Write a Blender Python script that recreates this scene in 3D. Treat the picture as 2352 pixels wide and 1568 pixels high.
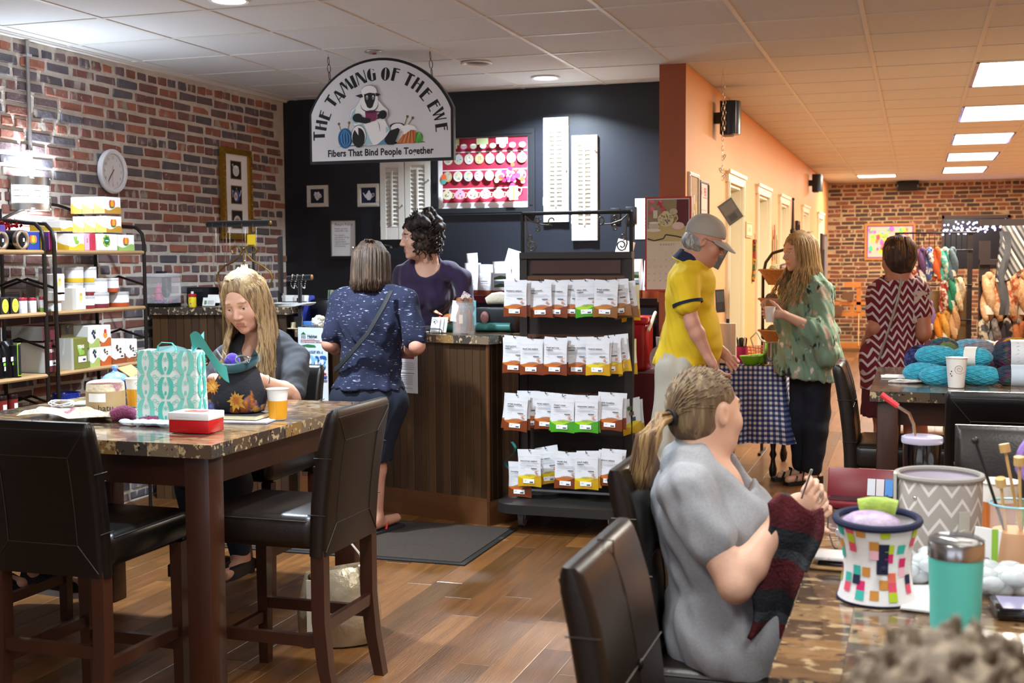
import bpy, bmesh, math, random
import numpy as np
from math import sin, cos, pi, radians, sqrt, atan2
from mathutils import Vector, Matrix
random.seed(7); np.random.seed(7)
for o in list(bpy.data.objects): bpy.data.objects.remove(o)
SC = bpy.context.scene; COL = SC.collection
# ------------------------------------------------------------------ camera, world, exposure
cam_d = bpy.data.cameras.new('camera'); cam = bpy.data.objects.new('camera', cam_d); COL.objects.link(cam)
yaw, pitch, roll = 0.315334, 0.066892, -0.0061315
F_ = Vector((-sin(yaw)*cos(pitch), cos(yaw)*cos(pitch), -sin(pitch)))
R_ = Vector((cos(yaw), sin(yaw), 0)); U_ = R_.cross(F_)
R2 = R_*cos(roll)+U_*sin(roll); U2 = U_*cos(roll)-R_*sin(roll)
mw = Matrix((R2, U2, -F_)).transposed().to_4x4(); mw.translation = (0, 0, 1.5)
cam.matrix_world = mw
cam_d.sensor_width = 36; cam_d.lens = 43.4; cam_d.clip_start = .05
cam_d.dof.use_dof = True; cam_d.dof.focus_distance = 5.2; cam_d.dof.aperture_fstop = 5.0
SC.camera = cam
W = bpy.data.worlds.new('world'); SC.world = W; W.use_nodes = True
W.node_tree.nodes['Background'].inputs[0].default_value = (.8, .85, 1, 1)
W.node_tree.nodes['Background'].inputs[1].default_value = 1.6
SC.view_settings.view_transform = 'Standard'; SC.view_settings.look = 'None'
SC.view_settings.gamma = 1; SC.view_settings.use_curve_mapping = False
SC.view_settings.exposure = 0.25
PANEL_E, DOWN_E, SCONCE_E = 9.0, 30.0, 14.0            # brightness of the lamp faces of the room
PANEL_W, FRONT_W, DOWN_W, SCONCE_W = 98, 24, 85, 9    # power of each fixture
PANEL_C, FRONT_C, COOL_C = (1, .93, .80), (.90, .96, 1), (.76, .88, 1)
H = 2.72; XL = -4.64; YB = 8.58; XO = -1.39; YE = 21.2; XR = 2.75; YF = -3.2
GX, GY, GS = -3.921, 5.374, .6088                      # ceiling grid origin and pitch
def srgb(h):
 if isinstance(h,str):
  h=h.lstrip('#');c=[int(h[i:i+2],16)/255 for i in(0,2,4)]
 else:c=[x/255 for x in h]
 return tuple(x/12.92 if x<=.04045 else((x+.055)/1.055)**2.4 for x in c)+(1,)
_M={}
def mat(name,col='#808080',rough=.5,metal=0,var=None,bump=None,rnd=None,coat=0,trans=0,emit=None,spec=.5,alpha=1,sheen=0,sss=0,obj=True,stripe=None,speck=None,ior=1.45):
 """one procedural material: base colour, value noise (scale, amount[, stretch]), bump (scale, height[, stretch]), random colour list"""
 if name in _M:return _M[name]
 m=bpy.data.materials.new(name);m.use_nodes=True;nt=m.node_tree;N=nt.nodes;L=nt.links
 b=N['Principled BSDF'];I=b.inputs
 I['Roughness'].default_value=rough;I['Metallic'].default_value=metal;I['IOR'].default_value=ior
 I['Specular IOR Level'].default_value=spec
 if coat:I['Coat Weight'].default_value=coat;I['Coat Roughness'].default_value=.08
 if trans:I['Transmission Weight'].default_value=trans
 if alpha<1:I['Alpha'].default_value=alpha
 if sheen:I['Sheen Weight'].default_value=sheen;I['Sheen Roughness'].default_value=.5
 if sss:I['Subsurface Weight'].default_value=sss;I['Subsurface Radius'].default_value=(.012,.005,.003);I['Subsurface Scale'].default_value=1
 if emit:I['Emission Color'].default_value=tuple(emit[0])+(1,);I['Emission Strength'].default_value=emit[1]
 c=srgb(col);I['Base Color'].default_value=c
 tc=N.new('ShaderNodeTexCoord')
 base=tc.outputs['Object']
 if rnd:
  ob=N.new('ShaderNodeObjectInfo');va=N.new('ShaderNodeVectorMath');va.operation='MULTIPLY_ADD'
  va.inputs[1].default_value=(3.1,3.7,2.3);L.new(ob.outputs['Location'],va.inputs[0]);L.new(base,va.inputs[2]);base=va.outputs[0]
 def coords(st):
  if not st:return base
  mp=N.new('ShaderNodeMapping');mp.inputs['Scale'].default_value=st;L.new(base,mp.inputs[0]);return mp.outputs[0]
 out=None
 if rnd:
  oi=N.new('ShaderNodeObjectInfo');ge=N.new('ShaderNodeNewGeometry')
  ad=N.new('ShaderNodeMath');ad.operation='ADD';L.new(oi.outputs['Random'],ad.inputs[0]);L.new(ge.outputs['Random Per Island'],ad.inputs[1])
  fr=N.new('ShaderNodeMath');fr.operation='FRACT';L.new(ad.outputs[0],fr.inputs[0])
  cr=N.new('ShaderNodeValToRGB');cr.color_ramp.interpolation='CONSTANT';e=cr.color_ramp.elements
  while len(e)<len(rnd):e.new(.5)
  for i,h in enumerate(rnd):e[i].position=i/len(rnd);e[i].color=srgb(h)
  L.new(fr.outputs[0],cr.inputs[0]);out=cr.outputs[0]
 if stripe:
  ax,per,cols=stripe
  vm=N.new('ShaderNodeVectorMath');vm.operation='DOT_PRODUCT';vm.inputs[1].default_value=ax;L.new(tc.outputs['Object'],vm.inputs[0])
  dv=N.new('ShaderNodeMath');dv.operation='DIVIDE';dv.inputs[1].default_value=per;L.new(vm.outputs['Value'],dv.inputs[0])
  fr=N.new('ShaderNodeMath');fr.operation='FRACT';L.new(dv.outputs[0],fr.inputs[0])
  cr=N.new('ShaderNodeValToRGB');cr.color_ramp.interpolation='CONSTANT';e=cr.color_ramp.elements
  while len(e)<len(cols):e.new(.5)
  for i,h in enumerate(cols):e[i].position=i/len(cols);e[i].color=srgb(h)
  L.new(fr.outputs[0],cr.inputs[0]);out=cr.outputs[0]
 if speck:
  for sp in(speck if isinstance(speck,list)else[speck]):
   no=N.new('ShaderNodeTexNoise');no.inputs['Scale'].default_value=sp[0];no.inputs['Detail'].default_value=4
   L.new(coords(sp[3]if len(sp)>3 else None),no.inputs['Vector'])
   if obj and rnd:
    pass
   r=N.new('ShaderNodeMapRange');r.inputs['From Min'].default_value=sp[1];r.inputs['From Max'].default_value=sp[1]+.06;L.new(no.outputs[0],r.inputs[0])
   mx=N.new('ShaderNodeMix');mx.data_type='RGBA';L.new(r.outputs[0],mx.inputs[0])
   if out:L.new(out,mx.inputs[6])
   else:mx.inputs[6].default_value=c
   mx.inputs[7].default_value=srgb(sp[2]);out=mx.outputs[2]
 if var:
  no=N.new('ShaderNodeTexNoise');no.inputs['Scale'].default_value=var[0];no.inputs['Detail'].default_value=6
  L.new(coords(var[2]if len(var)>2 else None),no.inputs['Vector'])
  r=N.new('ShaderNodeMapRange');r.inputs['From Min'].default_value=.25;r.inputs['From Max'].default_value=.75
  r.inputs['To Min'].default_value=1-var[1];r.inputs['To Max'].default_value=1+var[1];L.new(no.outputs[0],r.inputs[0])
  hs=N.new('ShaderNodeHueSaturation');L.new(r.outputs[0],hs.inputs['Value'])
  if out:L.new(out,hs.inputs['Color'])
  else:hs.inputs['Color'].default_value=c
  out=hs.outputs[0]
 if out:L.new(out,I['Base Color'])
 if bump:
  no=N.new('ShaderNodeTexNoise');no.inputs['Scale'].default_value=bump[0];no.inputs['Detail'].default_value=5
  L.new(coords(bump[2]if len(bump)>2 else None),no.inputs['Vector'])
  bp=N.new('ShaderNodeBump');bp.inputs['Strength'].default_value=1;bp.inputs['Distance'].default_value=bump[1]
  L.new(no.outputs[0],bp.inputs['Height']);L.new(bp.outputs[0],I['Normal'])
 _M[name]=m;return m
class MB:
 """collects shapes into one mesh"""
 def __init__(s):s.v=[];s.f=[];s.m=[];s.mi=0;s.T=None
 def add(s,vs,fs,mi=None):
  n=len(s.v);T=s.T
  s.v+=[tuple(T@Vector(p))if T else tuple(p)for p in vs]
  s.f+=[tuple(i+n for i in f)for f in fs];s.m+=[s.mi if mi is None else mi]*len(fs);return s
 def box(s,c,d,mi=None,rz=0,R=None):
  x,y,z=d[0]/2,d[1]/2,d[2]/2
  vs=[Vector((a*x,b*y,e*z))for a in(-1,1)for b in(-1,1)for e in(-1,1)]
  if rz:R=Matrix.Rotation(rz,3,'Z')
  if R:vs=[R@p for p in vs]
  c=Vector(c);return s.add([p+c for p in vs],[(0,1,3,2),(4,6,7,5),(0,4,5,1),(2,3,7,6),(0,2,6,4),(1,5,7,3)],mi)
 def b2(s,lo,hi,mi=None):return s.box([(a+b)/2 for a,b in zip(lo,hi)],[abs(b-a)for a,b in zip(lo,hi)],mi)
 def rbox(s,c,d,r,mi=None,seg=2,R=None,fn=None):
  bm=bmesh.new();bmesh.ops.create_cube(bm,size=1)
  for v in bm.verts:v.co=Vector((v.co.x*d[0],v.co.y*d[1],v.co.z*d[2]))
  bmesh.ops.bevel(bm,geom=bm.edges[:],offset=min(r,min(d)*.49),segments=seg,profile=.5,affect='EDGES',clamp_overlap=True)
  c=Vector(c);vs=[]
  for v in bm.verts:
   p=fn(v.co)if fn else v.co
   vs.append((R@p if R else p)+c)
  bm.verts.index_update();s.add(vs,[[v.index for v in f.verts]for f in bm.faces],mi);bm.free();return s
 def loft(s,rings,mi=None,cap=True,closed=True,wrap=False):
  n=len(rings[0]);vs=[p for r in rings for p in r];fs=[];m=len(rings)
  for i in range(m if wrap else m-1):
   for j in range(n if closed else n-1):
    k=(j+1)%n;i2=(i+1)%m;fs.append((i*n+j,i*n+k,i2*n+k,i2*n+j))
  if cap and closed and not wrap:fs+=[tuple(range(n))[::-1],tuple((m-1)*n+j for j in range(n))]
  return s.add(vs,fs,mi)
 def cyl(s,a,b,r,r2=None,n=12,mi=None,cap=True):
  return s.tube([a,b],[r,r if r2 is None else r2],n,mi,cap)
 def tube(s,pts,r,n=8,mi=None,cap=True,flat=None,wrap=False):
  pts=[Vector(p)for p in pts];m=len(pts);rings=[];up=None
  for i,p in enumerate(pts):
   t=(pts[(i+1)%m]-pts[i-1])if wrap else(pts[min(i+1,m-1)]-pts[max(i-1,0)])
   if t.length<1e-9:t=Vector((0,0,1))
   t.normalize()
   if up is None:up=Vector((0,0,1))if abs(t.z)<.9 else Vector((1,0,0))
   u=(up-t*up.dot(t));u=u.normalized()if u.length>1e-6 else t.orthogonal().normalized();w=t.cross(u);up=u
   rr=r[i]if isinstance(r,(list,tuple))else r
   ry=rr*flat if flat else rr
   rings.append([p+u*(ry*cos(2*pi*k/n))+w*(rr*sin(2*pi*k/n))for k in range(n)])
  return s.loft(rings,mi,cap,True,wrap)
 def lathe(s,prof,c=(0,0,0),n=20,mi=None,cap=True,sx=1,sy=1):
  return s.loft([[(c[0]+r*cos(2*pi*k/n)*sx,c[1]+r*sin(2*pi*k/n)*sy,c[2]+z)for k in range(n)]for r,z in prof],mi,cap)
 def prism(s,poly,O,A,B,D,mi=None):
  """2D polygon in the plane O + a*A + b*B, pushed by vector D"""
  O,A,B,D=map(Vector,(O,A,B,D));n=len(poly)
  vs=[O+A*x+B*y for x,y in poly];vs+=[p+D for p in vs]
  return s.add(vs,[tuple(range(n))[::-1],tuple(range(n,2*n))]+[(i,(i+1)%n,n+(i+1)%n,n+i)for i in range(n)],mi)
 def sph(s,c,r,mi=None,nu=12,nv=8,sc=(1,1,1),R=None):
  rings=[]
  for i in range(nv+1):
   a=-pi/2+pi*i/nv;rr=max(cos(a),.02)
   ring=[Vector((r*sc[0]*rr*cos(2*pi*k/nu),r*sc[1]*rr*sin(2*pi*k/nu),r*sc[2]*sin(a)))for k in range(nu)]
   rings.append([(R@p if R else p)+Vector(c)for p in ring])
  return s.loft(rings,mi)
 def mesh(s,name,mats,smooth=None):
  me=bpy.data.meshes.new(name);me.from_pydata(s.v,[],s.f)
  for m in(mats if isinstance(mats,(list,tuple))else[mats]):me.materials.append(m)
  if any(s.m):me.polygons.foreach_set('material_index',s.m)
  if smooth is not None:
   me.polygons.foreach_set('use_smooth',[True]*len(me.polygons));me.update()
   if smooth<3:me.set_sharp_from_angle(angle=smooth)
  me.update();return me
 def build(s,name,mats,parent=None,smooth=.7,loc=(0,0,0),rz=0):
  return link(name,s.mesh(name,mats,smooth),parent,loc,rz)
def link(name,me,parent=None,loc=(0,0,0),rz=0):
 o=bpy.data.objects.new(name,me);COL.objects.link(o);o.location=loc;o.rotation_euler=(0,0,rz)
 if parent:o.parent=parent
 return o
def tag(o,label=None,cat=None,group=None,kind=None):
 if label:o['label']=label
 if cat:o['category']=cat
 if group:o['group']=group
 if kind:o['kind']=kind
 return o
def thing(name,label,cat,loc=(0,0,0),rz=0,group=None,kind=None):
 o=bpy.data.objects.new(name,None);COL.objects.link(o);o.location=loc;o.rotation_euler=(0,0,rz);o.empty_display_size=.1
 return tag(o,label,cat,group,kind)
def copy_tree(o,parent=None,loc=None,rz=None,label=None,group=None):
 c=o.copy();COL.objects.link(c);c.parent=parent
 if loc is not None:c.location=loc
 if rz is not None:c.rotation_euler=(0,0,rz)
 if label:c['label']=label
 if group:c['group']=group
 for ch in list(o.children):copy_tree(ch,c)
 return c
def area(parent,w,l,power,col,loc=(0,0,0),rot=(0,0,0),shape='RECTANGLE',spread=pi):
 d=bpy.data.lights.new('lamp_light','AREA');d.shape=shape;d.size=w;d.size_y=l;d.energy=power;d.color=col;d.spread=spread
 o=bpy.data.objects.new('lamp_light',d);COL.objects.link(o);o.parent=parent;o.location=loc;o.rotation_euler=rot;return o
def arc(c,r,a0,a1,n,z=None):
 return[(c[0]+r*cos(a0+(a1-a0)*i/n),c[1]+r*sin(a0+(a1-a0)*i/n))for i in range(n+1)]
def _glyph(body,off):
 cu=bpy.data.curves.new('lettering','FONT');cu.body=body;cu.size=1;cu.resolution_u=2;cu.offset=off
 ob=bpy.data.objects.new('lettering',cu);COL.objects.link(ob)
 me=bpy.data.meshes.new_from_object(ob.evaluated_get(bpy.context.evaluated_depsgraph_get()))
 r=[(v.co.x,v.co.y)for v in me.vertices],[tuple(p.vertices)for p in me.polygons]
 bpy.data.objects.remove(ob);bpy.data.curves.remove(cu);bpy.data.meshes.remove(me);return r
GLY={}
for off_ in(0,.03):
 w0=max(x for x,_ in _glyph('HH',off_)[0])
 for c_ in 'ABCDEFGHIJKLMNOPQRSTUVWXYZabcdefghijklmnopqrstuvwxyz0123456789.,&-()@$':
  vs_,fs_=_glyph(c_,off_);GLY[c_,bool(off_)]=(vs_,fs_,max(x for x,_ in _glyph('H'+c_+'H',off_)[0])-w0)
def text_mesh(s,size=.1,depth=0,align='CENTER',res=2,bold=0,sx=1,spacing=1):
 """flat lettering from the built-in font, centred on its line"""
 V,Fc,x=[],[],0
 for c in s:
  if c==' ':x+=.28*spacing;continue
  vs,fs,ad=GLY.get((c,bool(bold)))or GLY['-',bool(bold)];n=len(V)
  V+=[(a+x,b)for a,b in vs];Fc+=[tuple(i+n for i in f)for f in fs];x+=ad*spacing
 ox=x/2 if align=='CENTER' else 0
 return[((a-ox)*size*sx,(b-.35)*size,0)for a,b in V],Fc
def put_text(mb,s,O,A,B,size,mi=None,**k):
 """lettering lying in the plane O + x*A + y*B"""
 vs,fs=text_mesh(s,size,**k);O,A,B=Vector(O),Vector(A).normalized(),Vector(B).normalized();C_=A.cross(B)
 return mb.add([O+A*x+B*y+C_*z for x,y,z in vs],fs,mi)
def pm(h,rough=.6):
 return mat('print_%s'%h.lstrip('#')+('' if rough==.6 else '_%d'%int(rough*100)),h,rough)
class Print:
 """flat print built up in layers on a plane O + x*A + y*B"""
 def __init__(s,O,A,B,eps=.00025,rough=.6):
  s.O,s.A,s.B=Vector(O),Vector(A).normalized(),Vector(B).normalized();s.n=s.A.cross(s.B);s.mb=MB();s.cols=[];s.k=0;s.eps=eps;s.rough=rough
 def ci(s,c):
  if c not in s.cols:s.cols.append(c)
  return s.cols.index(c)
 def up(s):s.k+=1;return s
 def poly(s,c,pts,up=True):
  if up:s.k+=1
  o=s.O+s.n*(s.eps*s.k);s.mb.add([o+s.A*x+s.B*y for x,y in pts],[tuple(range(len(pts)))],s.ci(c));return s
 def rect(s,c,x0,y0,x1,y1,up=True):return s.poly(c,[(x0,y0),(x1,y0),(x1,y1),(x0,y1)],up)
 def circ(s,c,x,y,r,ry=None,n=14,a0=0,a1=2*pi,up=True):
  full=abs(a1-a0-2*pi)<1e-6;ry=ry or r
  return s.poly(c,[(x+r*cos(a0+(a1-a0)*k/n),y+ry*sin(a0+(a1-a0)*k/n))for k in range(n if full else n+1)],up)
 def line(s,c,pts,w,up=True):
  if up:s.k+=1
  for(x0,y0),(x1,y1)in zip(pts,pts[1:]):
   l=sqrt((x1-x0)**2+(y1-y0)**2)or 1;dx,dy=-(y1-y0)/l*w/2,(x1-x0)/l*w/2
   s.poly(c,[(x0+dx,y0+dy),(x0-dx,y0-dy),(x1-dx,y1-dy),(x1+dx,y1+dy)],False)
  return s
 def text(s,c,t,x,y,size,**k):
  s.k+=1;vs,fs=text_mesh(t,size,depth=0,**k);o=s.O+s.n*(s.eps*s.k)
  s.mb.add([o+s.A*(x+a)+s.B*(y+b)for a,b,_ in vs],fs,s.ci(c));return s
 def build(s,name,parent=None):return s.mb.build(name,[pm(c,s.rough)for c in s.cols],parent,None)
BR=['#84584f','#76544e','#6c5a5a','#8a5c50','#686066','#5c585e','#946050','#746062','#7e5a54','#685c60','#a26854','#646066']
m_brick=mat('old_brick',rough=.9,rnd=BR,var=(9,.24),bump=(38,.004),speck=[(14,.60,'#a39a90',(1,1,.35)),(30,.68,'#b9aea2')])
m_brick2=mat('warm_brick',rough=.9,rnd=['#6e4030','#603a2e','#4a342c','#784432','#563a30','#44352f','#7e4a36'],var=(9,.22),bump=(38,.003),speck=[(14,.64,'#b09a80')])
m_mortar=mat('mortar','#cbc3b8',rough=.95,var=(11,.16),bump=(55,.006))
m_black=mat('black_wall_paint','#1c1e25',rough=.38,var=(3,.12),bump=(160,.0004))
m_orange=mat('orange_wall_paint','#e2a468',rough=.55,var=(1.2,.05),bump=(140,.0003))
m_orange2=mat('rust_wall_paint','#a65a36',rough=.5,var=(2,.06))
m_cream=mat('cream_trim_paint','#e2d8bb',rough=.4)
m_tile=mat('ceiling_tile','#dadbdd',rough=.95,var=(180,.07),bump=(230,.0012))
m_grid=mat('ceiling_grid_metal','#dcdad6',rough=.45)
m_plank=mat('hickory_plank',rough=.4,rnd=['#66401c','#5b3817','#6e4620','#51330f','#633f1a','#5e3a19','#754c24','#573716'],var=(5,.3,(6,.55,1)),bump=(22,.0012,(8,.5,1)),coat=.08)
m_under=mat('subfloor','#4a2c14',rough=.8)
def struct(name,mb,m,**k):o=mb.build(name,m,smooth=None,**k);o['kind']='structure';return o
floor=struct('floor',MB().b2((XL-.2,YF,-.06),(XR,YE,-.004)),m_under)
PW=.127;rows=[]
x=XL
while x<XR:
 y=YF-random.uniform(0,1.2)
 while y<YE:
  l=random.choice((.55,.8,1.0,1.25,1.5));rows.append((x,max(y,YF),min(y+l,YE)));y+=l
 x+=PW
def plank_mb(w,l,mb=None,at=(0,0)):
 mb=mb or MB();e=.0012;z=0;x,y=at
 a=[(x+.0004,y+.0004),(x+w-.0004,y+.0004),(x+w-.0004,y+l-.0004),(x+.0004,y+l-.0004)]
 b=[(x+e*1.6,y+e*1.6),(x+w-e*1.6,y+e*1.6),(x+w-e*1.6,y+l-e*1.6),(x+e*1.6,y+l-e*1.6)]
 vs=[(p[0],p[1],-.004)for p in a]+[(p[0],p[1],-e)for p in a]+[(p[0],p[1],0)for p in b]
 return mb.add(vs,[(0,1,5,4),(1,2,6,5),(2,3,7,6),(3,0,4,7),(4,5,9,8),(5,6,10,9),(6,7,11,10),(7,4,8,11),(8,9,10,11)])
def in_view(x,y):return y>3.7 and-x*cos(yaw)-y*sin(yaw)<(y*cos(yaw)-x*sin(yaw))*.44 and x<y*.085 and(y<8.5 or x>XO)
seen=sorted([r for r in rows if in_view(r[0],(r[1]+r[2])/2)],key=lambda r:(r[1]+r[2])/2)[:300]
near=set(seen);cache={}
for r in seen:
 l=round(r[2]-r[1],3)
 if l not in cache:cache[l]=plank_mb(PW,l).mesh('plank',m_plank)
 link('plank',cache[l],floor,(r[0],r[1],0))
mb=MB()
for r in rows:
 if r not in near:plank_mb(PW,r[2]-r[1],mb,(r[0],r[1]))
o=mb.build('plank_field',m_plank,floor,None);o['kind']='stuff'
ceil=struct('ceiling',MB().b2((XL-.2,YF,H+.03),(XR,YE,H+.08)),m_tile)
panels=[(7,r)for r in(5,9,13,17,21)]+[(5,23)]
panels+=[(7,-3),(7,-7),(4,-5),(4,-9)]
lit=set()
for c,r in panels:lit|={(c,r),(c,r+1)}
lit.discard((5,24))
tile=MB();s=GS-.008;tile.b2((0,0,0),(s,s,.018));tm=tile.mesh('tile',m_tile)
mb=MB();grid=MB();bars={}
for i in range(-2,11):
 x0=GX+i*GS;grid.b2((x0-.012,YF,H-.001),(x0+.012,YE,H+.03))
for j in range(-14,27):
 y0=GY+j*GS;grid.b2((XL,y0-.012,H-.0006),(XR,y0+.012,H+.03))
for i in range(-2,11):
 for j in range(-14,27):
  if(i,j)in lit:continue
  x0,y0=GX+i*GS,GY+j*GS;a,b=max(x0,XL),min(x0+s,XR);c,d=max(y0,YF),min(y0+s,YE)
  if b-a<.02 or d-c<.02:continue
  if y0>4.4 and j<24 and b-a>s-.01 and(i>3 or j<6)and-3<i<9 and(x0<y0*.1)and d-c>s-.01:
   link('tile',tm,ceil,(x0+.004,y0+.004,H+.004))
  else:mb.b2((a+.004,c+.004,H+.004),(b,d,H+.022))
o=mb.build('tile_field',m_tile,ceil,None);o['kind']='stuff'
grid.build('ceiling_grid',m_grid,ceil,None)
def brick_mesh(l,h,d,seed,m):
 rn=random.Random(seed);mb=MB();bm=bmesh.new();bmesh.ops.create_cube(bm,size=1)
 for v in bm.verts:v.co=Vector((v.co.x*d,v.co.y*l,v.co.z*h))
 bmesh.ops.bevel(bm,geom=bm.edges[:],offset=.006,segments=1,affect='EDGES')
 for v in bm.verts:v.co+=Vector((rn.uniform(-.002,.002),rn.uniform(-.004,.004),rn.uniform(-.004,.004)))
 bm.verts.index_update();mb.add([v.co.copy()for v in bm.verts],[[v.index for v in f.verts]for f in bm.faces]);bm.free();return mb
CH=.0672
def brick_wall(parent,a0,a1,place,keep,m,zmax=H):
 """courses of stretchers with a header course every sixth; place(a, z, jut) -> location"""
 L1,L2=.203,.098;pr={}
 for k in range(6):pr['s',k]=brick_mesh(L1-.008,.050,.06,k,m);pr['h',k]=brick_mesh(L2-.008,.050,.06,50+k,m)
 me={k:v.mesh('brick',m)for k,v in pr.items()}
 allb=[];row=0;z=.034
 while z<zmax:
  hd=row%6==3;st=(L2 if hd else L1)+.012;a=a0-(random.uniform(0,st)if row%2 else 0)
  while a<a1:
   w=st*random.uniform(.94,1.07);allb.append((a+st/2,z+random.uniform(-.003,.003),'h' if hd else 's',random.randrange(6),random.uniform(-.005,.006)));a+=w
  z+=CH;row+=1
 allb=[b for b in allb if a0+.05<b[0]<a1-.05]
 pick=sorted([b for b in allb if keep(b)is not None],key=keep)[:300];ps=set(pick)
 for b in pick:
  o=link('brick',me[b[2],b[3]],parent,place(b[0],b[1],b[4]))
  if parent.get('turn'):o.rotation_euler=(0,0,pi/2)
 mb=MB()
 for b in allb:
  if b in ps:continue
  p=pr[b[2],b[3]];P=place(b[0],b[1],b[4])
  if parent.get('turn'):vs=[(P[0]-v[1],P[1]+v[0],P[2]+v[2])for v in p.v]
  else:vs=[(P[0]+v[0],P[1]+v[1],P[2]+v[2])for v in p.v]
  mb.add(vs,p.f)
 o=mb.build('brick_field',m,parent,None);o['kind']='stuff'
wl=struct('wall_left',MB().b2((XL-.25,YF,0),(XL,YB+.02,H)),m_mortar)
def kl(b):
 y,z=b[0],b[1]
 if y<5.45 or z<1.25 or(z<1.75 and y<6.2):return None
 return(y**2+(z-1.5)**2)*(1+.25*random.random())
brick_wall(wl,YF,YB,lambda a,z,j:(XL-.024+j,a,z),kl,m_brick)
wb=struct('wall_back',MB().b2((XO-.2,YE,0),(XR,YE+.25,H)),mat('warm_mortar','#a48c68',.95,var=(11,.16),bump=(55,.006)));wb['turn']=1
brick_wall(wb,XO,XR,lambda a,z,j:(a,YE+.024-j,z),lambda b:(abs(b[0]-.1)+abs(b[1]-2.2)*1.3)if(-1.4<b[0]<1.6 and b[1]>.3)else None,m_brick2)
del wb['turn']
struct('wall_black',MB().b2((XL-.25,YB,0),(-1.55,YB+.12,H)),m_black)
mb=MB();mb.b2((XL-.25,YF-.2,0),(XR+.2,YF,.45));mb.b2((XL-.25,YF-.2,2.5),(XR+.2,YF,H));mb.b2((XL-.25,YF-.2,.45),(-4.2,YF,2.5));mb.b2((2.3,YF-.2,.45),(XR+.2,YF,2.5))
struct('wall_front',mb,m_cream)
mb=MB()
for k in range(6):xx=-4.2+6.5*k/5;mb.b2((xx-.03,YF-.13,.45),(xx+.03,YF-.05,2.5))
mb.b2((-4.2,YF-.13,.45),(2.3,YF-.05,.51));mb.b2((-4.2,YF-.13,2.44),(2.3,YF-.05,2.5))
win=struct('fill_window',mb,mat('dark_bronze_frame','#2b2622',.4,.6))  # unseen storefront window, added so outside light softly fills the room
for k in range(5):MB().b2((-4.17+1.3*k,YF-.095,.51),(-2.93+1.3*k,YF-.09,2.44)).build('pane',mat('shop_glass','#ffffff',.02,alpha=.06),win,None)
struct('wall_right',MB().b2((XR,YF,0),(XR+.2,YE,H)),m_orange)
struct('pilaster_right',MB().b2((1.63,YE-.45,0),(XR,YE,H)),m_orange)
DOORS=[(9.57,10.53),(11.44,12.50),(13.41,14.46),(16.18,17.2),(18.85,20.0)]
mb=MB();y=7.82
for a,b in DOORS:mb.b2((-1.55,y,0),(XO,a+.09,H));mb.b2((-1.55,a+.09,2.07),(XO,b-.09,H));y=b-.09
mb.b2((-1.55,y,0),(XO,YE,H));struct('wall_orange',mb,m_orange)
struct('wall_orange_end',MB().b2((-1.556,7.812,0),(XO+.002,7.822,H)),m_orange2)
for n,(a,b)in enumerate(DOORS):
 d=MB()
 for yy in(a+.01,b-.10):d.b2((XO,yy,0),(XO+.022,yy+.09,2.10));d.b2((XO+.022,yy+.02,0),(XO+.03,yy+.05,2.10))
 d.b2((XO,a-.01,2.08),(XO+.026,b+.01,2.165));d.b2((XO+.026,a-.02,2.145),(XO+.04,b+.02,2.175))
 for yy in(a+.10,b-.115):d.b2((-1.56,yy,0),(XO,yy+.015,2.07))
 d.b2((-1.56,a+.1,2.055),(XO,b-.1,2.07))
 o=struct('door_%d'%(n+1),d,m_cream)
 lf=MB();y0,y1=a+.12,b-.12;lf.b2((-1.535,y0,.01),(-1.50,y1,2.05))
 for z0,z1 in((.2,.95),(1.08,1.92)):
  for q0,q1 in((y0+.09,(y0+y1)/2-.05),((y0+y1)/2+.05,y1-.09)):lf.b2((-1.50,q0,z0),(-1.492,q1,z1))
 lf.build('door_leaf',m_cream,o,None)
 hd=MB();hd.cyl((-1.5,y0+.07,1.0),(-1.45,y0+.07,1.0),.012);hd.sph((-1.44,y0+.07,1.0),.028)
 hd.build('door_handle',mat('dark_bronze','#2a221b',.35,.8),o)
mb=MB();y=7.83
for a,b in DOORS:mb.b2((XO,y,0),(XO+.014,a,.14));y=b
mb.b2((XO,y,0),(XO+.014,YE,.14));struct('baseboard_orange',mb,m_cream)
struct('baseboard_back',MB().b2((XO,YE-.03,0),(1.63,YE-.008,.1)),mat('aged_board','#9c8a64',.7,var=(9,.2)))
mb=MB();mb.b2((XL,YF,H-.014),(XL+.035,YB,H-.004));mb.b2((XL+.035,YF,H-.004),(XL+.045,YB,H+.004))
struct('trim_1',mb,m_grid)
m_diff=mat('lamp_diffuser','#ffffff',.6,emit=(PANEL_C,PANEL_E))
m_chrome=mat('polished_metal','#d8d8d8',.15,1)
words=['nearest','second','third','fourth','farthest']
for n,(c,r)in enumerate(panels):
 x0,y0=GX+c*GS,GY+r*GS;half=(c,r)==(5,23);ly=GS if half else 2*GS
 lab=('small lit ceiling panel set apart by the far brick wall' if half else words[n]+' of the lit rectangular panels receding down the ceiling')if n<6 else['lit ceiling panel above the cluttered right table, out of view','lit ceiling panel above the right foreground chair, out of view','lit ceiling panel above the aisle, out of view','lit ceiling panel nearest the front window, out of view'][n-6]
 t=thing('ceiling_light',lab,'ceiling light',(x0+GS/2,y0+ly/2,H),group='lit ceiling panels')
 w,l=GS-.02,ly-.02;f=MB()
 for sx in(-1,1):f.box((sx*(w/2-.012),0,.006),(.024,l,.02))
 for sy in(-1,1):f.box((0,sy*(l/2-.012),.006),(w,.024,.02))
 f.build('frame',m_chrome if not half else m_grid,t,None)
 MB().b2((-w/2+.024,-l/2+.024,.004),(w/2-.024,l/2-.024,.012)).build('diffuser',m_diff,t,None)
 area(t,w-.06,l-.06,(FRONT_W if n>5 else PANEL_W*(.5 if half else 1)),FRONT_C if n>5 else PANEL_C,(0,0,-.004))
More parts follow.
